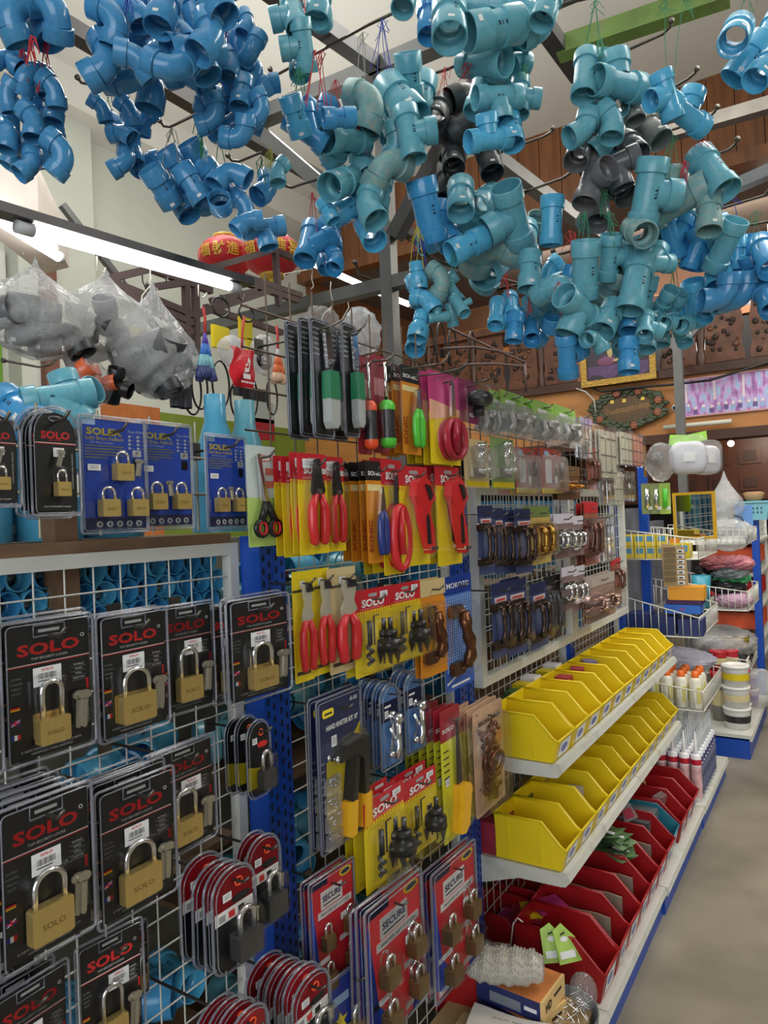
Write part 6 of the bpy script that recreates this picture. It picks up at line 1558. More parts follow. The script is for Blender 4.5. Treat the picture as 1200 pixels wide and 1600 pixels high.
for v in range(15):
    row = []
    for u in range(25):
        a = PI*2*v/14; x = -.10+.2*u/24; rr = .045*(1-.35*abs(u/12-1)**3); row.append((x, rr*1.25*math.cos(a)+.004*math.sin(u*2.1+v), .042+rr*.85*math.sin(a)+.003*math.sin(u*1.3)))
    g_.append(row)
b.sheet(g_, wrap)
for v in range(1, 8):
    for u in range(1, 24): x, y, z = g_[v][u]; b.sphere((x, y, z), .0040, wrap, 6, 4)
o = b.build('bubble_parcel', None, (-.80, 1.76, .253)); o.rotation_euler = (0, -.06, .32); tag(o, 'bubble wrapped parcel lying on the navy hardware boxes', 'parcel')
carton('metal_box', (-.90, 1.86, .20), .12, .07, .06, film, 'clear box of parts inside the red bin behind the parcel', .3)
b = MB(); b.tube([(0, 0, 0), (.02, .0, .12), (.035, 0, .14), (.05, 0, .132)], .0022, wire_m, 6); o = b.build('loose_hook', None, (-.87, 1.93, .19)); tag(o, 'loose wire hook standing up behind the bubble parcel', 'hook')
paper = mat('printed_paper', S(196, 190, 182), .8, var=.05)
b = MB(); b.sheet([[(-.12+.24*u/8, -.05+.1*v/4, .006*math.sin(u*.7+v*.5)) for u in range(9)] for v in range(5)], paper); b.text('QUALITY MARKETING', 0, 0, 0, CM('dark_print', 60, 50, 40), h=.008, w=.12, T=Matrix.Translation((0, .02, .0085)) @ Matrix.Rotation(-PI/2, 4, 'X'))
o = b.build('paper_sheet', None, (-.745, 1.66, .20)); o.rotation_euler = (.25, -.05, .05); tag(o, 'creased printed paper sheet at the bottom edge before the boxes', 'paper')
carton('flat_carton', (-.75, 1.655, .107), .3, .1, .07, kraft, 'kraft carton under the creased printed paper', .05)
t = thing('hook_tray', 'round grey tray heaped with small wire hooks at the base corner', 'tray', (-.69, 1.845, .107)); b = MB(); b.lathe([(.0, .004), (.090, .004), (.098, .062), (.103, .065), (.094, 0), (0, 0)], mat('grey_tray', S(96, 100, 104), .5), 28); b.build('tray', t)
b = MB(); rs = random.Random(6)
for i in range(46):
    a, q = rs.uniform(0, 2*PI), .08*math.sqrt(rs.random()); x, y, z = q*math.cos(a), q*math.sin(a), .05+rs.uniform(0, .03); d = rs.uniform(0, PI); c, s = math.cos(d), math.sin(d)
    b.tube([(x-.02*c, y-.02*s, z), (x+.012*c, y+.012*s, z+.004), (x+.02*c, y+.02*s, z+.010), (x+.014*c, y+.014*s, z+.018)], .0016, chrome, 5)
o = b.build('wire_hooks', t); o['kind'] = 'stuff'
def crumple(name, c, rx, ry, rz_, m, label, cat='bag', neck=None, seed=1, amp=.18, group=None, n=(26, 18)):
    rs = random.Random(seed); ph = [rs.uniform(0, 6.28) for _ in range(12)]; fr = [rs.uniform(1.5, 6) for _ in range(12)]; b = MB(); vs = []; fs = []; N, K = n
    for i in range(K+1):
        th = PI*i/K
        for j in range(N):
            a = 2*PI*j/N; q = 1.0
            for k in range(6): q += amp*.35*abs(math.sin(round(fr[k])*a+ph[k]+th*fr[k+6]))-amp*.17
            x, y, z = rx*q*math.sin(th)*math.cos(a), ry*q*math.sin(th)*math.sin(a), rz_*q*math.cos(th)
            if neck and z > rz_*.35: f = max(.12, 1-(z/rz_-.35)*1.35); x *= f; y *= f; z = z+neck*(z/rz_-.35)
            vs.append((x, y, z))
    for i in range(K):
        for j in range(N): fs.append((i*N+j, (i+1)*N+j, (i+1)*N+(j+1) % N, i*N+(j+1) % N))
    b.add(vs, fs, m, m in (film, bagm)); return tag(b.build(name, None, c), label, cat, group)
bagm = clear_mat('plastic_bag_film', haze=.26, hazecol=(.95, .96, .95), gl=.07, rough=.2, bump=.7, bscale=30)
crumple('clear_bag', (-.64, 1.90, .20), .035, .03, .045, film, 'crumpled clear bag on the tray of wire hooks', seed=3)
for i, (x, y, rz) in enumerate(((-.70, 2.02, .3), (-.735, 2.0, .1))):
    b = MB(); b.prism([(-.035, 0), (.035, 0), (.03, .06), (-.005, .10), (-.035, .085)], -.002, .002, mat('lime_packet', S(168, 200, 96), .4, var=.3, vscale=20)); b.prism([(.012*math.cos(a*PI/5)-.006, .06+.007*math.sin(a*PI/5)) for a in range(10)], -.003, -.002, white_ink); b.box((-.028, -.003, .012), (.02, -.002, .03), white_ink); b.prism([(-.014, .07), (.0, .074), (0, .078), (-.014, .074)], -.0035, -.002, black_c)
    o = b.build('lime_packet', None, (x, y-.04, .215)); o.rotation_euler = (-.45, 0, .55+rz); tag(o, ('lime green hanging packet leaning on the first red bin', 'second lime green packet behind the leaning one')[i], 'packet')
pinkm = mat('pink_packet', S(170, 50, 110), .35, var=.3, vscale=18)
for i in range(4):
    o = carton('pink_packet', (-.93+.03*i, 2.13+.02*i, .20+.012*i), .10, .08, .012, [pinkm, redbox, yel_c, pinkm][i], f'bright packet lying in the bin behind the front row, {ORD[i]} from bottom', .3*i, group='packets in the rear red bin')
# goods behind the bins, on the shelf backs
for i, (y, lb) in enumerate(((2.03, 'clear box of screws behind the first upper yellow bin'), (2.16, 'open kraft box behind the upper yellow bins'))):
    carton('parts_box', (-.955, y, .765), .13, .085, .10, (film, kraft)[i], lb, PI/2)
    carton('parts_tray', (-.955, y, .767), .10, .06, .05, gunmetal, ('dark screws inside the clear box', 'dark screws inside the kraft box')[i], PI/2)
gb = mat('green_label_box', S(60, 100, 60), .45, var=.35, vscale=25)
for i in range(6): carton('label_box', (-.965, 2.28+.075*i, .765), .06, .055, .13+.01*(i % 3), [gb, yel_c, sticker_m][i % 3] if i else gb, f'small printed box behind the upper yellow bins, {ORD[i]} along', PI/2, group='printed boxes behind the upper bins')
for i in range(9): carton('label_box', (-.955, 2.06+.17*i, .455), .12, .08, .10, [redbox, gb, gold_h, violetbox][i % 4] if i % 4 != 2 else kraft, f'printed box behind the lower yellow bins, {ORD[i]} along', PI/2, group='printed boxes behind the lower bins')
for i in range(6): carton('label_box', (-.95, 2.5+.17*i, .11), .13, .1, .14, [violetbox, gb, kraft][i % 3], f'printed box behind the red bins, {ORD[i]} along', PI/2, group='printed boxes behind the red bins')

# ================================================================ BASKET BAY BEYOND THE BINS
bw = mat('white_coated_wire', S(218, 216, 206), .4, .1)
def basket(x0, x1, y0, y1, z, hf, hb, label, m=None, step=.035):
    """wire basket: x0 at the wall, x1 at the aisle; hb and hf are the heights at back and front"""
    m = m or bw; t = thing('wire_basket', label, 'basket', ((x0+x1)/2, (y0+y1)/2, z)); L = t.location; r = .0023
    P = lambda x, y, zz: (x-L.x, y-L.y, zz)
    for y, nm in ((y0, 'side_panel'), (y1, 'side_panel')):
        b = MB(); n = int((x1-x0)/step)
        for i in range(n+1): x = x0+(x1-x0)*i/n; h = hb+(hf-hb)*i/n; b.tube([P(x, y, 0), P(x, y, h)], r, m, 5)
        b.tube([P(x0, y, hb), P(x1, y, hf)], r*1.6, m, 6); b.tube([P(x0, y, 0), P(x1, y, 0)], r*1.3, m, 6); b.build(nm, t)
    b = MB(); n = int((y1-y0)/step)
    for i in range(n+1): y = y0+(y1-y0)*i/n; b.tube([P(x1, y, 0), P(x1, y, hf)], r, m, 5)
    b.tube([P(x1, y0, hf), P(x1, y1, hf)], r*1.6, m, 6); b.tube([P(x1, y0, 0), P(x1, y1, 0)], r*1.3, m, 6); b.build('front_panel', t)
    b = MB()
    for i in range(n+1): y = y0+(y1-y0)*i/n; b.tube([P(x0, y, 0), P(x1, y, 0)], r, m, 5)
    for k in range(4): x = x0+(x1-x0)*(k+.5)/4; b.tube([P(x, y0, -.003), P(x, y1, -.003)], r, m, 5)
    b.build('floor_grid', t); return t
YB0, YB1 = 3.80, 4.42
def bas(pt, pb, pl, label, y0=YB0, y1=YB1, x0=WX):
    a, c, l = on_y(*pt, y0), on_y(*pb, y0), on_y(*pl, y0)
    return (x0, a.x, y0, y1, c.z, a.z-c.z, max(a.z-c.z, l.z-c.z)), label
BK = {}
for nm, pt, pb, pl, lb in (('top', (1090, 842), (1090, 874), (983, 827), 'top white wire basket holding small yellow boxes'), ('mid', (1092, 966), (1092, 997), (981, 931), 'middle white wire basket holding navy boxes'), ('low', (1098, 1082), (1098, 1112), (1012, 1060), 'low white wire basket holding orange capped bottles')):
    A_, l_ = bas(pt, pb, pl, lb); BK[nm] = A_; basket(*A_, l_)
YC0, YC1 = 4.95, 5.6
for nm, pt, pb, pl, lb in (('top2', (1165, 828), (1165, 850), (1125, 822), 'far top wire basket with bags and a blue box'), ('mid2', (1168, 925), (1168, 955), (1120, 905), 'far middle wire basket with coloured cloths and pads'), ('low2', (1166, 1032), (1166, 1056), (1098, 1012), 'far low wire basket with black parts in film')):
    A_, l_ = bas(pt, pb, pl, lb, YC0, YC1, -1.1); BK[nm] = A_; basket(*A_, l_)
upright(WX+.03, 4.40, 1.75, 'blue slotted upright at the far side of the near baskets', .05)
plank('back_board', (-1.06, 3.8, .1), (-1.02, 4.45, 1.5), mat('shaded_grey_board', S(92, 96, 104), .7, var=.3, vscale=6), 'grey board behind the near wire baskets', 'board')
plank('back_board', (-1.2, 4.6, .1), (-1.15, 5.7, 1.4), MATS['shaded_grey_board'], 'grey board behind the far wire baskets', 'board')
# contents of the near baskets
x0, x1, y0, y1, z, hf, hb = BK['top']
for i in range(4):
    for j in range(2): carton('yellow_box', (x0+.05+.055*i, y0+.05+.0*j, z+.004+.062*j), .05, .05, .06, mat('yellow_blue_box', S(226, 200, 60), .4), f'small yellow and blue box in the top basket, {ORD[i]} of its {"upper" if j else "lower"} layer', 0, group='small yellow boxes in the top basket', patch=CM('box_sky_print', 84, 150, 190))
carton('orange_box', (x0+.27, y0+.07, z+.004), .04, .05, .1, orange_c, 'narrow orange box in the top basket')
carton('yellow_box', (x1-.09, y0+.06, z+.004), .10, .06, .075, yel_c, 'wide yellow and blue box at the top basket front', 0, patch=CM('box_sky_print', 84, 150, 190))
x0, x1, y0, y1, z, hf, hb = BK['mid']
nb = mat('navy_carton', S(30, 46, 104), .45, var=.1)
for i in range(3): carton('navy_carton', (x0+.08+.125*i, y0+.10, z+.004), .115, .16, .10-.01*i, nb, f'navy carton in the middle basket, {ORD[i]} from the mesh', .03*i, group='navy cartons in the middle basket')
c = on_y(1060, 968, y0+.12); carton('printed_carton', (c.x+.03, y0+.12, z+.11), .17, .14, .045, mat('vk_blue', S(40, 104, 196), .4, var=.1), 'blue carton with a red mark on top of the navy cartons', .04, text='VK', tm=red_ink)
carton('purple_carton', (c.x+.04, y0+.12, z+.157), .17, .14, .02, mat('deep_purple_box', S(60, 30, 84), .4), 'thin purple carton under the orange one', .02)
carton('orange_carton', (c.x+.05, y0+.12, z+.179), .165, .14, .065, mat('amber_box', S(232, 158, 36), .4), 'amber orange carton topping the middle basket', .05)
# kraft strips with tags hanging before the basket
t = thing('tag_strip', 'kraft card strip with a column of white tags hanging before the baskets', 'card strip', on_y(1056, 918, 3.76)); b = MB(); b.prism([(-.055, .0), (.06, .012), (.05, .2), (-.06, .22)], -.002, .002, kraft)
for i in range(6): b.box((-.05, -.008, .03+.03*i), (.005, -.002, .05+.03*i), mat('dark_slide', S(110, 92, 64), .5))
b.build('card', t); b = MB()
for i in range(7): b.box((.012, -.004, .016+.026*i), (.044, -.002, .032+.026*i), sticker_m); b.box((.018, -.005, .02+.026*i), (.036, -.004, .027+.026*i), barcode_m)
b.build('tag_column', t)
# glue bottles
x0, x1, y0, y1, z, hf, hb = BK['low']
gw = mat('glue_white', S(226, 222, 204), .35, var=.04); oc = mat('orange_cap', S(232, 110, 34), .35)
def bottle(x, y, z, label, h=.15):
    t = thing('glue_bottle', label, 'bottle', (x, y, z)); b = MB(); b.lathe([(0, 0), (.027, 0), (.029, .006), (.029, h*.86), (.024, h*.95), (.015, h)], gw, 18); b.box((.01, -.0293, .03), (.028, -.02, h*.7), mat('bottle_label', S(214, 206, 120), .4)); b.build('body', t)
    b = MB(); b.lathe([(.0175, h-.006), (.0185, h+.0), (.017, h+.028), (0, h+.03)], oc, 16); b.build('cap', t)
k = 0
for j in range(3):
    for i in range(4):
        bottle(x1-.04-.067*i, y0+.045+.07*j, z+.004, f'white glue bottle with orange cap, {ORD[i]} from the aisle in the {("near", "middle", "rear")[j]} row', .155); k += 1
crumple('clear_bag', (x1-.2, y0+.4, z+.17), .20, .16, .06, clear_mat('lilac_film', haze=.6, hazecol=(.42, .42, .52), gl=.14, rough=.2, bump=.6), 'lilac film bag lying over the low basket', seed=5)
# sealant tubes
tubew = mat('tube_white', S(226, 222, 222), .35); tubec = clear_mat('tube_clear', haze=.45, hazecol=(.72, .74, .78), gl=.1)
def sealant(x, y, kind, label, g):
    key = 'seal'+kind
    if key in PROTO: t = copy_tree(PROTO[key])
    else:
        t = thing('sealant_tube', None, None); PROTO[key] = t; b = MB(); R = .0235
        b.lathe([(0, 0), (R, 0), (R, .212), (R*.8, .217), (.009, .222)], tubew if kind != 'dark' else mat('tube_grey_white', S(206, 208, 214), .35), 16); b.build('body', t)
        b = MB(); b.lathe([(R+.0006, .018), (R+.0006, .165)], mat('tube_pink_print', S(214, 170, 170), .45, var=.3, vscale=30) if kind == 'red' else mat('tube_dark_print', S(96, 100, 130), .45, var=.6, vscale=40), 16); b.lathe([(R+.001, .172), (R+.001, .198)], mat('band_red', S(190, 30, 50), .4) if kind == 'red' else mat('band_navy', S(70, 70, 120), .4), 16); b.build('label_wrap', t)
        b = MB(); b.lathe([(.010, .22), (.009, .235), (.0028, .325), (0, .326)], tubec if kind != 'red' else tubew, 12); b.build('nozzle', t)
    t.location = (x, y, .106); tag(t, label, 'sealant tube', g)
for j in range(9):
    for i in range(4):
        sealant(BX-.03-.052*i, 3.63+.054*j, 'red' if j == 0 else 'dark', f'{"red banded" if j == 0 else "dark labelled"} sealant tube, {ORD[i]} from the aisle in row {("one","two","three","four","five","six","seven","eight","nine")[j]} from near', 'sealant tubes standing on the base')
carton('navy_carton', (-.88, 3.70, .106), .1, .1, .2, nb, 'navy carton standing between the sealant tubes and the mesh')

# far base with tubs and cans
base(4.66, 5.7, -.50, 'far blue base with white deck under the paint tubs', .14)
def tub(px, pyb, R, h, z, m, lid, bandm, label, Y=4.82, nm='paint_tub'):
    c = on_y(px, pyb, Y); t = thing(nm, label, 'tub', (c.x, Y, z)); b = MB(); b.lathe([(0, 0), (R*.92, 0), (R, h*.9)], m, 20); b.build('body', t)
    b = MB(); b.lathe([(R*.97, h*.3), (R*1.0, h*.62)], bandm, 20, Matrix.Translation((0, 0, 0)) @ Matrix.Scale(1.01, 4)); b.build('label_wrap', t); b = MB(); b.lathe([(R*1.02, h*.86), (R*1.06, h*.88), (R*1.06, h), (R*.8, h), (R*.78, h*.96), (0, h*.96)], lid, 20); b.build('lid', t)
wt = mat('tub_white', S(222, 220, 214), .35)
for i in range(3): tub(1154, 1170, .076, .125, .142+.128*i, wt, wt, [CM('tub_black', 40, 40, 40), CM('tub_cream', 214, 200, 150), yel_c][i], f'white tub in the near stack on the far base, {ORD[i]} from its bottom')
for i in range(3): tub(1162, 1160, .052, .10, .142+.105*i, wt, [wt, red_c, red_c][i], [CM('tub_black', 40, 40, 40), red_c, orange_c][i], f'tub in the aisle side stack on the far base, {ORD[i]} from its bottom', 5.02)
for i, (px, Y) in enumerate(((1128, 4.95), (1146, 5.0), (1160, 5.2), (1136, 5.25))): tub(px, 1160, .05, .12, .46 if i < 2 else .44, red_c, red_c, CM('tub_cream', 214, 200, 150), f'red lidded can beyond the white tubs, {ORD[i]} of four', Y, 'paint_can')
for i, (px, Y) in enumerate(((1128, 4.95), (1146, 5.0), (1160, 5.2), (1136, 5.25))): tub(px, 1160, .05, .31, .142, mat('can_grey', S(150, 146, 140), .4, .3), red_c, CM('tub_cream', 214, 200, 150), f'tall grey can under the red lidded cans, {ORD[i]} of four', Y, 'paint_can')
for i, px in enumerate((1142, 1160)): tub(px, 1090, .055, .07, .585, mat('can_yellow', S(196, 170, 40), .3, .4), mat('can_lid', S(170, 160, 140), .25, .7), CM('can_olive', 120, 100, 30), f'yellow tin on top of the red cans, {ORD[i]} from the mesh', 5.1, 'paint_tin')
for i in range(2): tub(1176, 1140, .045, .11, .142+.115*i, mat('lilac_tub', S(190, 170, 210), .4), wt, CM('tub_violet', 130, 100, 170), f'lilac tub behind the white stacks, {ORD[i]} from its bottom', 5.4)
crumple('clear_bag', on_y(1185, 1075, 5.4), .12, .12, .12, bagm, 'clear bag hanging at the aisle end of the far baskets', seed=9)
# far basket contents and clutter
x0, x1, y0, y1, z, hf, hb = BK['low2']; crumple('parts_bag', (x1-.14, y0+.25, z+.09), .15, .2, .09, mat('black_parts', S(34, 34, 36), .35, var=.3), 'black parts heaped in the far low basket', 'parts', seed=12); crumple('clear_bag', (x1-.16, y0+.25, z+.16), .19, .23, .10, bagm, 'clear film over the black parts in the far low basket', seed=13)
x0, x1, y0, y1, z, hf, hb = BK['mid2']
for i, (dx, dz, m, lb) in enumerate(((.1, .05, mat('mauve_cloth', S(176, 140, 160), .7, var=.2), 'mauve cloth bundle in the far middle basket'), (.14, .13, black_m, 'black pad bundle in the far middle basket'), (.12, .18, mat('bright_green_pads', S(60, 150, 90), .5, var=.5, vscale=30), 'green pads on top of the far middle basket'), (.24, .22, black_m, 'black gloves at the top of the far middle basket'))): crumple('cloth_bundle', (x1-dx, y0+.16+.05*i, z+dz), .11, .13, .05, m, lb, 'bundle', seed=20+i)
b = MB(); b.lathe([(0, 0), (.045, 0), (.06, .21), (.055, .21), (.04, .01)], mat('teal_cup_plastic', S(60, 150, 170), .35), 18); tag(b.build('plastic_cup', None, Vector((on_y(1096, 912, 5.02).x, 5.02, BK['mid2'][4]+.004))), 'teal plastic cup beyond the amber carton', 'cup')
for i, (px, py, m, lb) in enumerate(((1122, 880, mat('dull_red_cloth', S(150, 80, 84), .6, var=.3), 'dull red packets above the teal cup'), (1140, 895, mat('grey_packets', S(130, 140, 140), .5, var=.4, vscale=20), 'grey packets above the far middle basket'), (1150, 880, mat('pink_packets', S(190, 120, 130), .5, var=.3, vscale=20), 'pink packets under the far top basket'))): crumple('packet_heap', on_y(px, py, 5.15), .10, .1, .045, m, lb, 'packets', seed=30+i, amp=.3)
# far blue rack by the aisle
bp = on_y(1191, 940, 5.9); upright(bp.x, 5.9, on_y(1190, 810, 5.9).z, 'blue slotted upright of the farther rack at the aisle', .05)
mesh_panel(6.0, 7.0, .3, 1.45, 'white wire mesh of the farther rack', X=bp.x-.05)
for i, (z, m) in enumerate(((1.05, mat('orange_goods', S(206, 84, 44), .5, var=.3)), (.80, red_c), (.55, MATS['orange_goods']))): carton('goods_crate', (bp.x-.2, 6.3, z), .35, .5, .12, m, f'red orange crate on the farther rack, {ORD[i]} from the top')
for i, z in enumerate((1.2, .95, .7, .45)): plank('rack_board', (bp.x-.45, 6.0, z), (bp.x-.02, 7.0, z+.02), shelfm, f'white shelf of the farther rack, {ORD[i]} from the top')
t = thing('plastic_basket', 'pale blue plastic basket with holes on the farther rack', 'basket', on_y(1180, 812, 5.95)); b = MB(); pb = mat('pale_blue_plastic', S(120, 180, 196), .4); b.prism([(-.085, 0), (.085, 0), (.105, .13), (-.105, .13)], -.12, .12, pb); b.box((-.115, -.13, .125), (.115, .13, .14), pb)
for i in range(5):
    for j in range(2): b.prism([(-.05+.026*i+.006*math.cos(a*PI/4), .055+.03*j+.010*math.sin(a*PI/4)) for a in range(8)], -.122, -.12, mat('basket_hole', S(50, 90, 104), .7))
b.build('tub', t)
b = MB(); b.lathe([(.03, 0), (.06, .03), (.075, .07), (.05, .08)], mat('straw_bowl', S(170, 130, 90), .5), 16); tag(b.build('wicker_bowl', None, on_y(1178, 785, 6.0)), 'small brown bowl on the pale blue basket', 'bowl')
carton('blue_carton_box', on_y(1163, 822, 4.98), .10, .05, .13, mat('sky_box', S(90, 140, 200), .4), 'sky blue carton with white panel in the far top basket', .1)
crumple('white_bag', on_y(1133, 790, 4.95), .10, .08, .11, bagm, 'white plastic bag standing in the far top basket', seed=41, neck=.12, amp=.3); crumple('clear_bag', on_y(1138, 835, 4.9), .13, .08, .09, bagm, 'clear bag lying below the white plastic bag', seed=42, amp=.3)
b = MB(); b.tube([on_y(1145, 805, 4.9)-on_y(1145, 805, 4.9)]+[on_y(x, y, 4.9)-on_y(1145, 805, 4.9) for x, y in ((1158, 808), (1168, 825), (1170, 840), (1166, 850))], .004, black_m, 6); tag(b.build('black_cable', None, on_y(1145, 805, 4.9)), 'black cable curving over the far top basket', 'cable')
# mirror in a yellow frame
t = thing('framed_mirror', 'mirror in a yellow frame leaning in the top basket', 'mirror', on_y(1087, 842, 4.02)); W_, H_ = on_y(1122, 805, 4.02).x-on_y(1052, 805, 4.02).x, .245; yf = mat('yellow_frame_wood', S(214, 168, 44), .4, var=.1)
b = MB(); b.box((-W_/2+.012, -.004, .012), (W_/2-.012, 0, H_-.012), mat('mirror_glass', S(200, 204, 204), .03, 1.0)); b.build('glass', t)
b = MB(); f = .014
for lo, hi in (((-W_/2, -.01, 0), (W_/2, .006, f)), ((-W_/2, -.01, H_-f), (W_/2, .006, H_)), ((-W_/2, -.01, f), (-W_/2+f, .006, H_-f)), ((W_/2-f, -.01, f), (W_/2, .006, H_-f))): b.box(lo, hi, yf)
b.build('frame', t); t.rotation_euler = (.02, 0, -.22)
# hanging things above the baskets
def masks(px, py, Y, label, s=1.0, rz=0, green=True):
    t = thing('mask_bag', label, 'bag', on_y(px, py, Y), rz); w_, h_ = .17*s, .2*s; b = MB()
    b.bulge(rrect(w_, h_*.8, w_*.3, 4), -.002, -.05, mat('pale_grey_shell', S(206, 206, 214), .35, var=.08), .7); b.box((-.02*s, -.056, .06*s), (.03*s, -.05, .1*s), white_ink); b.build('shell', t)
    if green: b = MB(); b.prism([(-w_*.5, h_*.72), (w_*.52, h_*.8), (w_*.5, h_*1.02), (0, h_*.95), (-w_*.45, h_*.98)], -.012, .002, mat('lime_header', S(150, 206, 60), .4, var=.25, vscale=20)); b.build('header', t)
    b = MB(); b.bulge(rrect(w_*1.05, h_*.95, w_*.25, 4), .0, -.06, film, .8); b.build('bag', t)
masks(1076, 741, 3.9, 'clear bag of pale shells with lime header by the farther post', 1.05, .2); masks(1100, 742, 4.0, 'clear bag of grey shells beside the lime headed bag', .95, .9, False)
crumple('clear_bag', on_y(1032, 722, 3.85), .07, .05, .09, film, 'clear bag with a dark part hanging beside the lime headed bag', seed=51); crumple('dark_part', on_y(1027, 715, 3.86), .03, .02, .025, gunmetal, 'dark part inside the clear bag by the farther post', 'part', seed=52)
carton('yellow_strip', on_x(1009, 745, -.86), .03, .012, .16, gold_h, 'narrow golden pack hanging by the salmon strips', PI/2)
for i, (px, lb) in enumerate(((1012, 'olive green carded tool above the top basket, nearer the mesh'), (1026, 'olive green carded tool above the top basket, middle'), (1040, 'lime green carded tool above the top basket, nearer the mirror'))):
    t = thing('tool_card', lb, 'tool card', on_y(px, 803, 3.9), .3); b = MB(); b.prism(rrect(.055, .16, .004, 2), -.001, .001, mat(('olive_card', 'olive_card', 'bright_lime_card')[i], S(*((130, 140, 60), (130, 140, 60), (160, 190, 40))[i]), .4, var=.2)); b.build('card', t); b = MB(); b.tube([(0, -.014, .03), (0, -.014, .13)], .012, steel_s if i < 2 else grngrip, 10); b.build('tool', t); sticker(t, .012, .03, .02, .016, -.022, False)

# ================================================================ BAGS AND TRINKETS UNDER THE TUBE LAMP
greyf = mat('dark_grey_fitting', S(84, 88, 94), .4, var=.15)
def bag_of(px, py, X, w_, h_, label, inside, seed, neck):
    c = on_x(px, py, X); crumple('plastic_bag', c, w_*.55, w_, h_, bagm, label, 'bag', neck, seed, .2, n=(44, 30))
    for i, (dx, dz, kind, dia, ang, tilt) in enumerate(inside):
        fitting(kind, 'K' if i % 2 else 'G', c+Vector((0, dx, dz)), dia, CB @ Matrix.Rotation(math.radians(-ang), 3, 'Z') @ Matrix.Rotation(math.radians(tilt), 3, 'X'), f'grey {KN[kind][1]} inside the {label}, {ORD[i]} from the bag end'[:200], f'grey fittings in the {label}'[:60])
bag_of(58, 492, -1.28, .105, .075, 'wide bag by the pilaster', ((-.075, -.015, 'sock', .055, 80, 20), (-.03, -.015, 'sock', .058, 10, 15), (.015, -.022, 'sock', .06, 5, 10), (.06, -.026, 'elb', .055, 60, -20)), 61, .03)
bag_of(168, 492, -1.32, .085, .075, 'bag below the lamp end', ((.0, .0, 'sock', .05, 0, 40), (-.035, -.03, 'elb', .04, 20, 30), (.03, -.03, 'elb', .045, 100, -10)), 62, .02)
bag_of(242, 548, -1.30, .105, .095, 'knotted bag by the striped bundle', ((-.045, -.01, 'sock', .075, 70, -10), (.015, -.02, 'sock', .08, 30, 20), (.05, .01, 'sock', .06, -20, 30), (.0, -.055, 'elb', .06, 60, 0)), 63, .07)
def hangwire(pts, X, label, m, r=.0016, cat='hook'):
    P_ = [on_x(x, y, X) for x, y in pts]; b = MB(); b.tube([p-P_[0] for p in P_], r, m, 6); tag(b.build('hanger_wire', None, P_[0]), label, cat)
whw = mat('white_wire', S(222, 216, 196), .4)
hangwire([(152, 400), (152, 423), (163, 426), (165, 418)], -1.38, 'white wire hook under the lamp near its pilaster end', whw); hangwire([(235, 420), (235, 445), (238, 448)], -1.38, 'cream wire stem under the long tube lamp', whw)
hangwire([(219, 505), (222, 462), (236, 445), (246, 452), (249, 485)], -1.36, 'white wire loop holding the knotted bag', whw); hangwire([(310, 445), (310, 462), (318, 465), (323, 458)], -1.38, 'white wire hook holding the striped bundle', whw)
hangwire([(36, 395), (36, 397), (37, 396)], -1.38, 'tiny wire tag at the lamp end', whw)
for i, pts in enumerate((((222, 427), (223, 440), (226, 447), (230, 441)), ((194, 432), (195, 444), (191, 452)), ((258, 432), (260, 440), (263, 432)), ((345, 460), (347, 470), (352, 464)), ((372, 452), (373, 466), (379, 470), (382, 460)))): hangwire(pts, -1.6, f'small dark hook on the brown rack, {ORD[i]} along', wire_dk, .0022)
for i, (pts, X) in enumerate(((((446, 442), (444, 428), (488, 420), (487, 436), (490, 447), (486, 452)), -1.7), (((517, 440), (516, 455), (520, 470), (518, 478)), -1.7), (((520, 478), (506, 490), (502, 500)), -1.7), (((534, 500), (545, 480), (541, 460)), -1.7))): hangwire(pts, X, f'thin white hook wire by the nearer grey post, {ORD[i]} along', whw, .0022)
# striped bundle of soft sticks
def bundle(px, py0, py1, X, n, cols, label, spread, nm):
    top, bot = on_x(px, py0, X), on_x(px, py1, X); L = top.z-bot.z; t = thing(nm, label, 'bundle', top)
    for i in range(n):
        a = 2*PI*i/n; s = spread*(.5+.5*((i*37) % 10)/10); d = Vector((s*math.cos(a)*.5, s*math.sin(a), -L*(.92+.08*((i*13) % 7)/7))); b = MB()
        for k in range(4): b.tube([d*(k/4), d*((k+1)/4)], [.003+.0016*k, .0045+.0016*k], cols[k], 7)
        b.build('stick', t)
    b = MB(); b.tube([(0, 0, 0), (.0, .002, .035), (0, -.002, .06)], .0035, mat('red_tie', S(200, 60, 60), .6), 7); b.build('red_tie', t)
bundle(320, 520, 596, -1.24, 14, [mat('stick_violet', S(90, 70, 170), .4), mat('stick_blue', S(60, 120, 200), .4), mat('stick_aqua', S(130, 190, 200), .4), mat('stick_navy', S(60, 70, 120), .4)], 'bundle of blue striped sticks tied with red string', .032, 'stick_bundle')
bundle(434, 545, 600, -1.22, 14, [mat('stick_clear', S(200, 196, 190), .4), mat('stick_orange', S(222, 110, 60), .4), MATS['stick_orange'], mat('stick_peach', S(220, 180, 150), .4)], 'bundle of orange sticks in a clear bag', .026, 'stick_bundle')
c = on_x(379, 577, -1.2); t = thing('red_bag', 'red printed bag with white drawing hanging by red string', 'bag', c); b = MB(); b.sheet([[(.006*math.sin(u*1.1+v)+.014*math.sin(PI*u/8)*math.sin(PI*v/8), -.038+.078*u/8+.004*math.sin(v*.8), .05-.095*v/8) for u in range(9)] for v in range(9)], mat('red_poly', S(200, 30, 44), .3, var=.1)); b.build('front', t)
b = MB(); T = Matrix.Rotation(PI/2, 4, 'Z'); b.box((-.016, -.0175, -.026), (.008, -.017, -.014), white_ink, T)
for i in range(6): b.prism([(-.02+.008*i+.003*math.cos(a*PI/4), -.034+.003*math.sin(a*PI/4)) for a in range(8)], -.0175, -.017, white_ink, T)
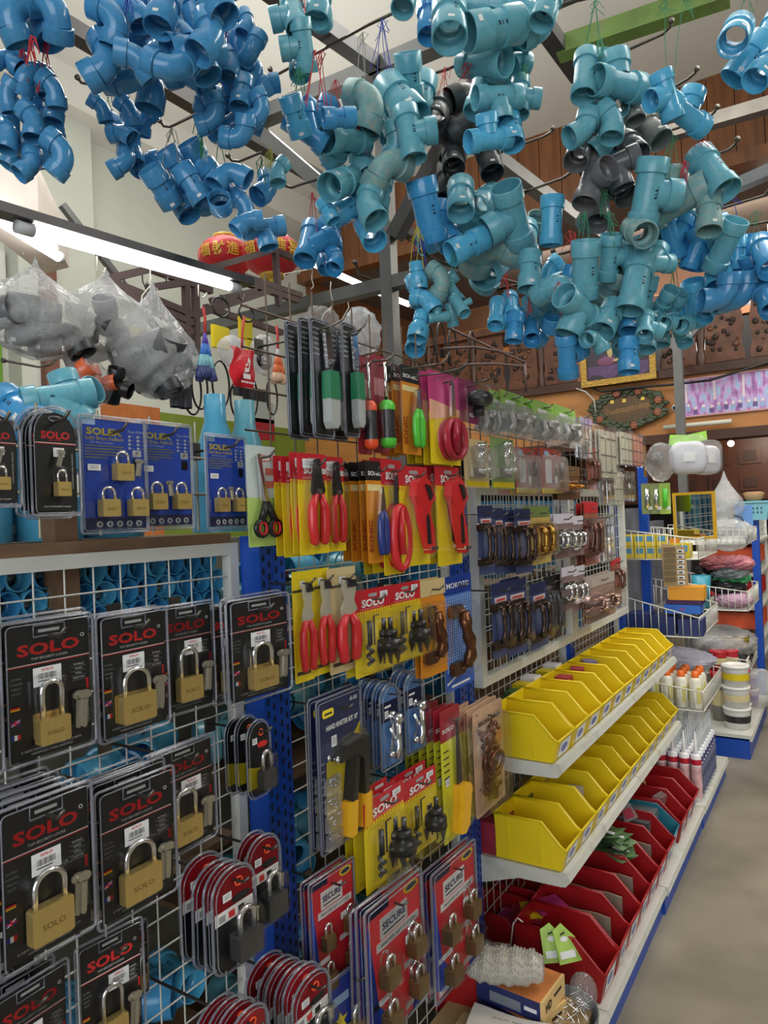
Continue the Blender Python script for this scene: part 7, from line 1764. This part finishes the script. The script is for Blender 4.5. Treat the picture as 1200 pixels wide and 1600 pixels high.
b.prism([(-.012, -.012), (.004, -.008), (.010, .018), (.004, .028), (.0, .012), (-.006, .008)], -.0175, -.017, white_ink, T); b.build('printed_figure', t)
b = MB(); b.sheet([[(.004*math.sin(u), -.036+.074*u/6, -.045-.022*v/3) for u in range(7)] for v in range(4)], black_m); b.build('black_hem', t); b = MB(); b.tube([(0, 0, .05), (.002, .002, .09), (.0, .012, .13)], .003, MATS['red_tie'], 7); b.build('red_tie', t)
crumple('clear_bag', on_x(362, 548, -1.26), .03, .035, .035, bagm, 'crumpled clear bag behind the red printed bag', seed=71); crumple('clear_bag', on_x(412, 555, -1.28), .03, .04, .05, bagm, 'clear bag with a black wheel beside the orange sticks', seed=72)
b = MB(); b.tube([(0, .02*math.cos(a*PI/8), .02*math.sin(a*PI/8)) for a in range(16)], .008, black_m, 8, closed=True); b.sphere((0, 0, 0), .008, steel_s, 10, 7); tag(b.build('caster_wheel', None, on_x(413, 562, -1.27)), 'black wheel inside the clear bag by the orange sticks', 'wheel')
for i, (px, py, rx_, rz_) in enumerate(((300, 610, .03, .06), (312, 605, .026, .055), (345, 600, .03, .06), (372, 625, .028, .05), (392, 620, .026, .055), (425, 620, .022, .05), (345, 480, .03, .025), (385, 490, .028, .022))):
    b = MB(); b.tube([(0, rx_*math.cos(a*PI/12), rz_*math.sin(a*PI/12)) for a in range(24)], .0028, black_m, 6, closed=True); tag(b.build('rubber_belt', None, on_x(px, py, -1.34)), f'black loop of belt on the rack behind the sticks, {ORD[i]} along', 'belt', 'black belts hanging behind the sticks')
for i, (px, y0_, y1_) in enumerate(((254, 590, 616), (276, 600, 636), (290, 585, 638))):
    p, q = on_x(px, y0_, -1.34), on_x(px, y1_, -1.34); b = MB(); b.lathe([(.016, 0), (.016, p.z-q.z)], greyf, 16); b.lathe([(.014, 0), (.014, .03)], black_m, 16); tag(b.build('grey_pipe', None, q), f'short dark grey pipe hanging below the knotted bag, {ORD[i]} along', 'pipe')
c = on_x(138, 600, -1.25)
om = mat('orange_pvc', S(214, 100, 60), .25, var=.1); pvc['O'] = om; CN['O'] = 'orange'; pvc['N'] = black_m; CN['N'] = 'black'
for i, (px, py, kind, col, dia, ang, tilt, lb) in enumerate(((122, 594, 'elb', 'O', .04, -40, 35, 'orange elbow in film with its mouth to the front'), (142, 606, 'elb', 'O', .042, 160, 0, 'orange elbow in film hanging lowest'), (162, 600, 'sock', 'O', .032, 80, 0, 'orange coupling joined to the black fitting'), (178, 602, 'tee', 'N', .036, 20, 20, 'black fitting beside the orange elbows'))): fitting(kind, col, on_x(px, py, -1.25), dia, CB @ Matrix.Rotation(math.radians(-ang), 3, 'Z') @ Matrix.Rotation(math.radians(tilt), 3, 'X'), lb, None)
crumple('clear_bag', c, .03, .05, .045, film, 'clear film round the orange elbows', seed=81)
# yellow cards and cartons behind the hanging goods
for i, (px, py, w_, h_, m) in enumerate(((345, 530, .05, .05, yel_c), (384, 515, .04, .05, yel_c), (392, 535, .03, .03, yel_c), (210, 512, .05, .02, yel_c), (400, 612, .08, .03, black_c), (405, 645, .10, .05, wall_m), (408, 672, .09, .05, red_c))): carton('shelf_card', on_x(px, py+15, -1.5), w_*1.3, .01, h_*1.3, m, f'{("yellow", "yellow", "small yellow", "narrow yellow", "black", "white", "red")[i]} printed card behind the hanging goods, {ORD[i]} along', PI/2)
# silver bags and white papers at the grey post foot
crumple('clear_bag', on_x(565, 520, -1.1), .04, .06, .06, bagm, 'white and green bag hanging behind the knife shears', seed=91, amp=.35); crumple('clear_bag', on_x(505, 500, -1.12), .03, .05, .03, film, 'crumpled clear film over the knife shears', seed=92, amp=.35)
for i, pts in enumerate((((497, 516), (520, 508), (535, 500), (540, 492)), ((540, 522), (560, 515), (570, 508), (573, 500)), ((566, 556), (585, 550), (590, 540)), ((582, 565), (605, 562), (613, 556), (616, 550)), ((630, 577), (690, 568), (698, 560), (702, 550)), ((690, 583), (720, 575), (728, 570), (733, 562)), ((650, 588), (700, 582), (720, 580), (728, 572)), ((740, 598), (768, 592), (778, 588), (782, 582)))): hangwire(pts, -.82, f'upturned wire hook tip above the top row of cards, {ORD[i]} along', wire_dk, .0022)
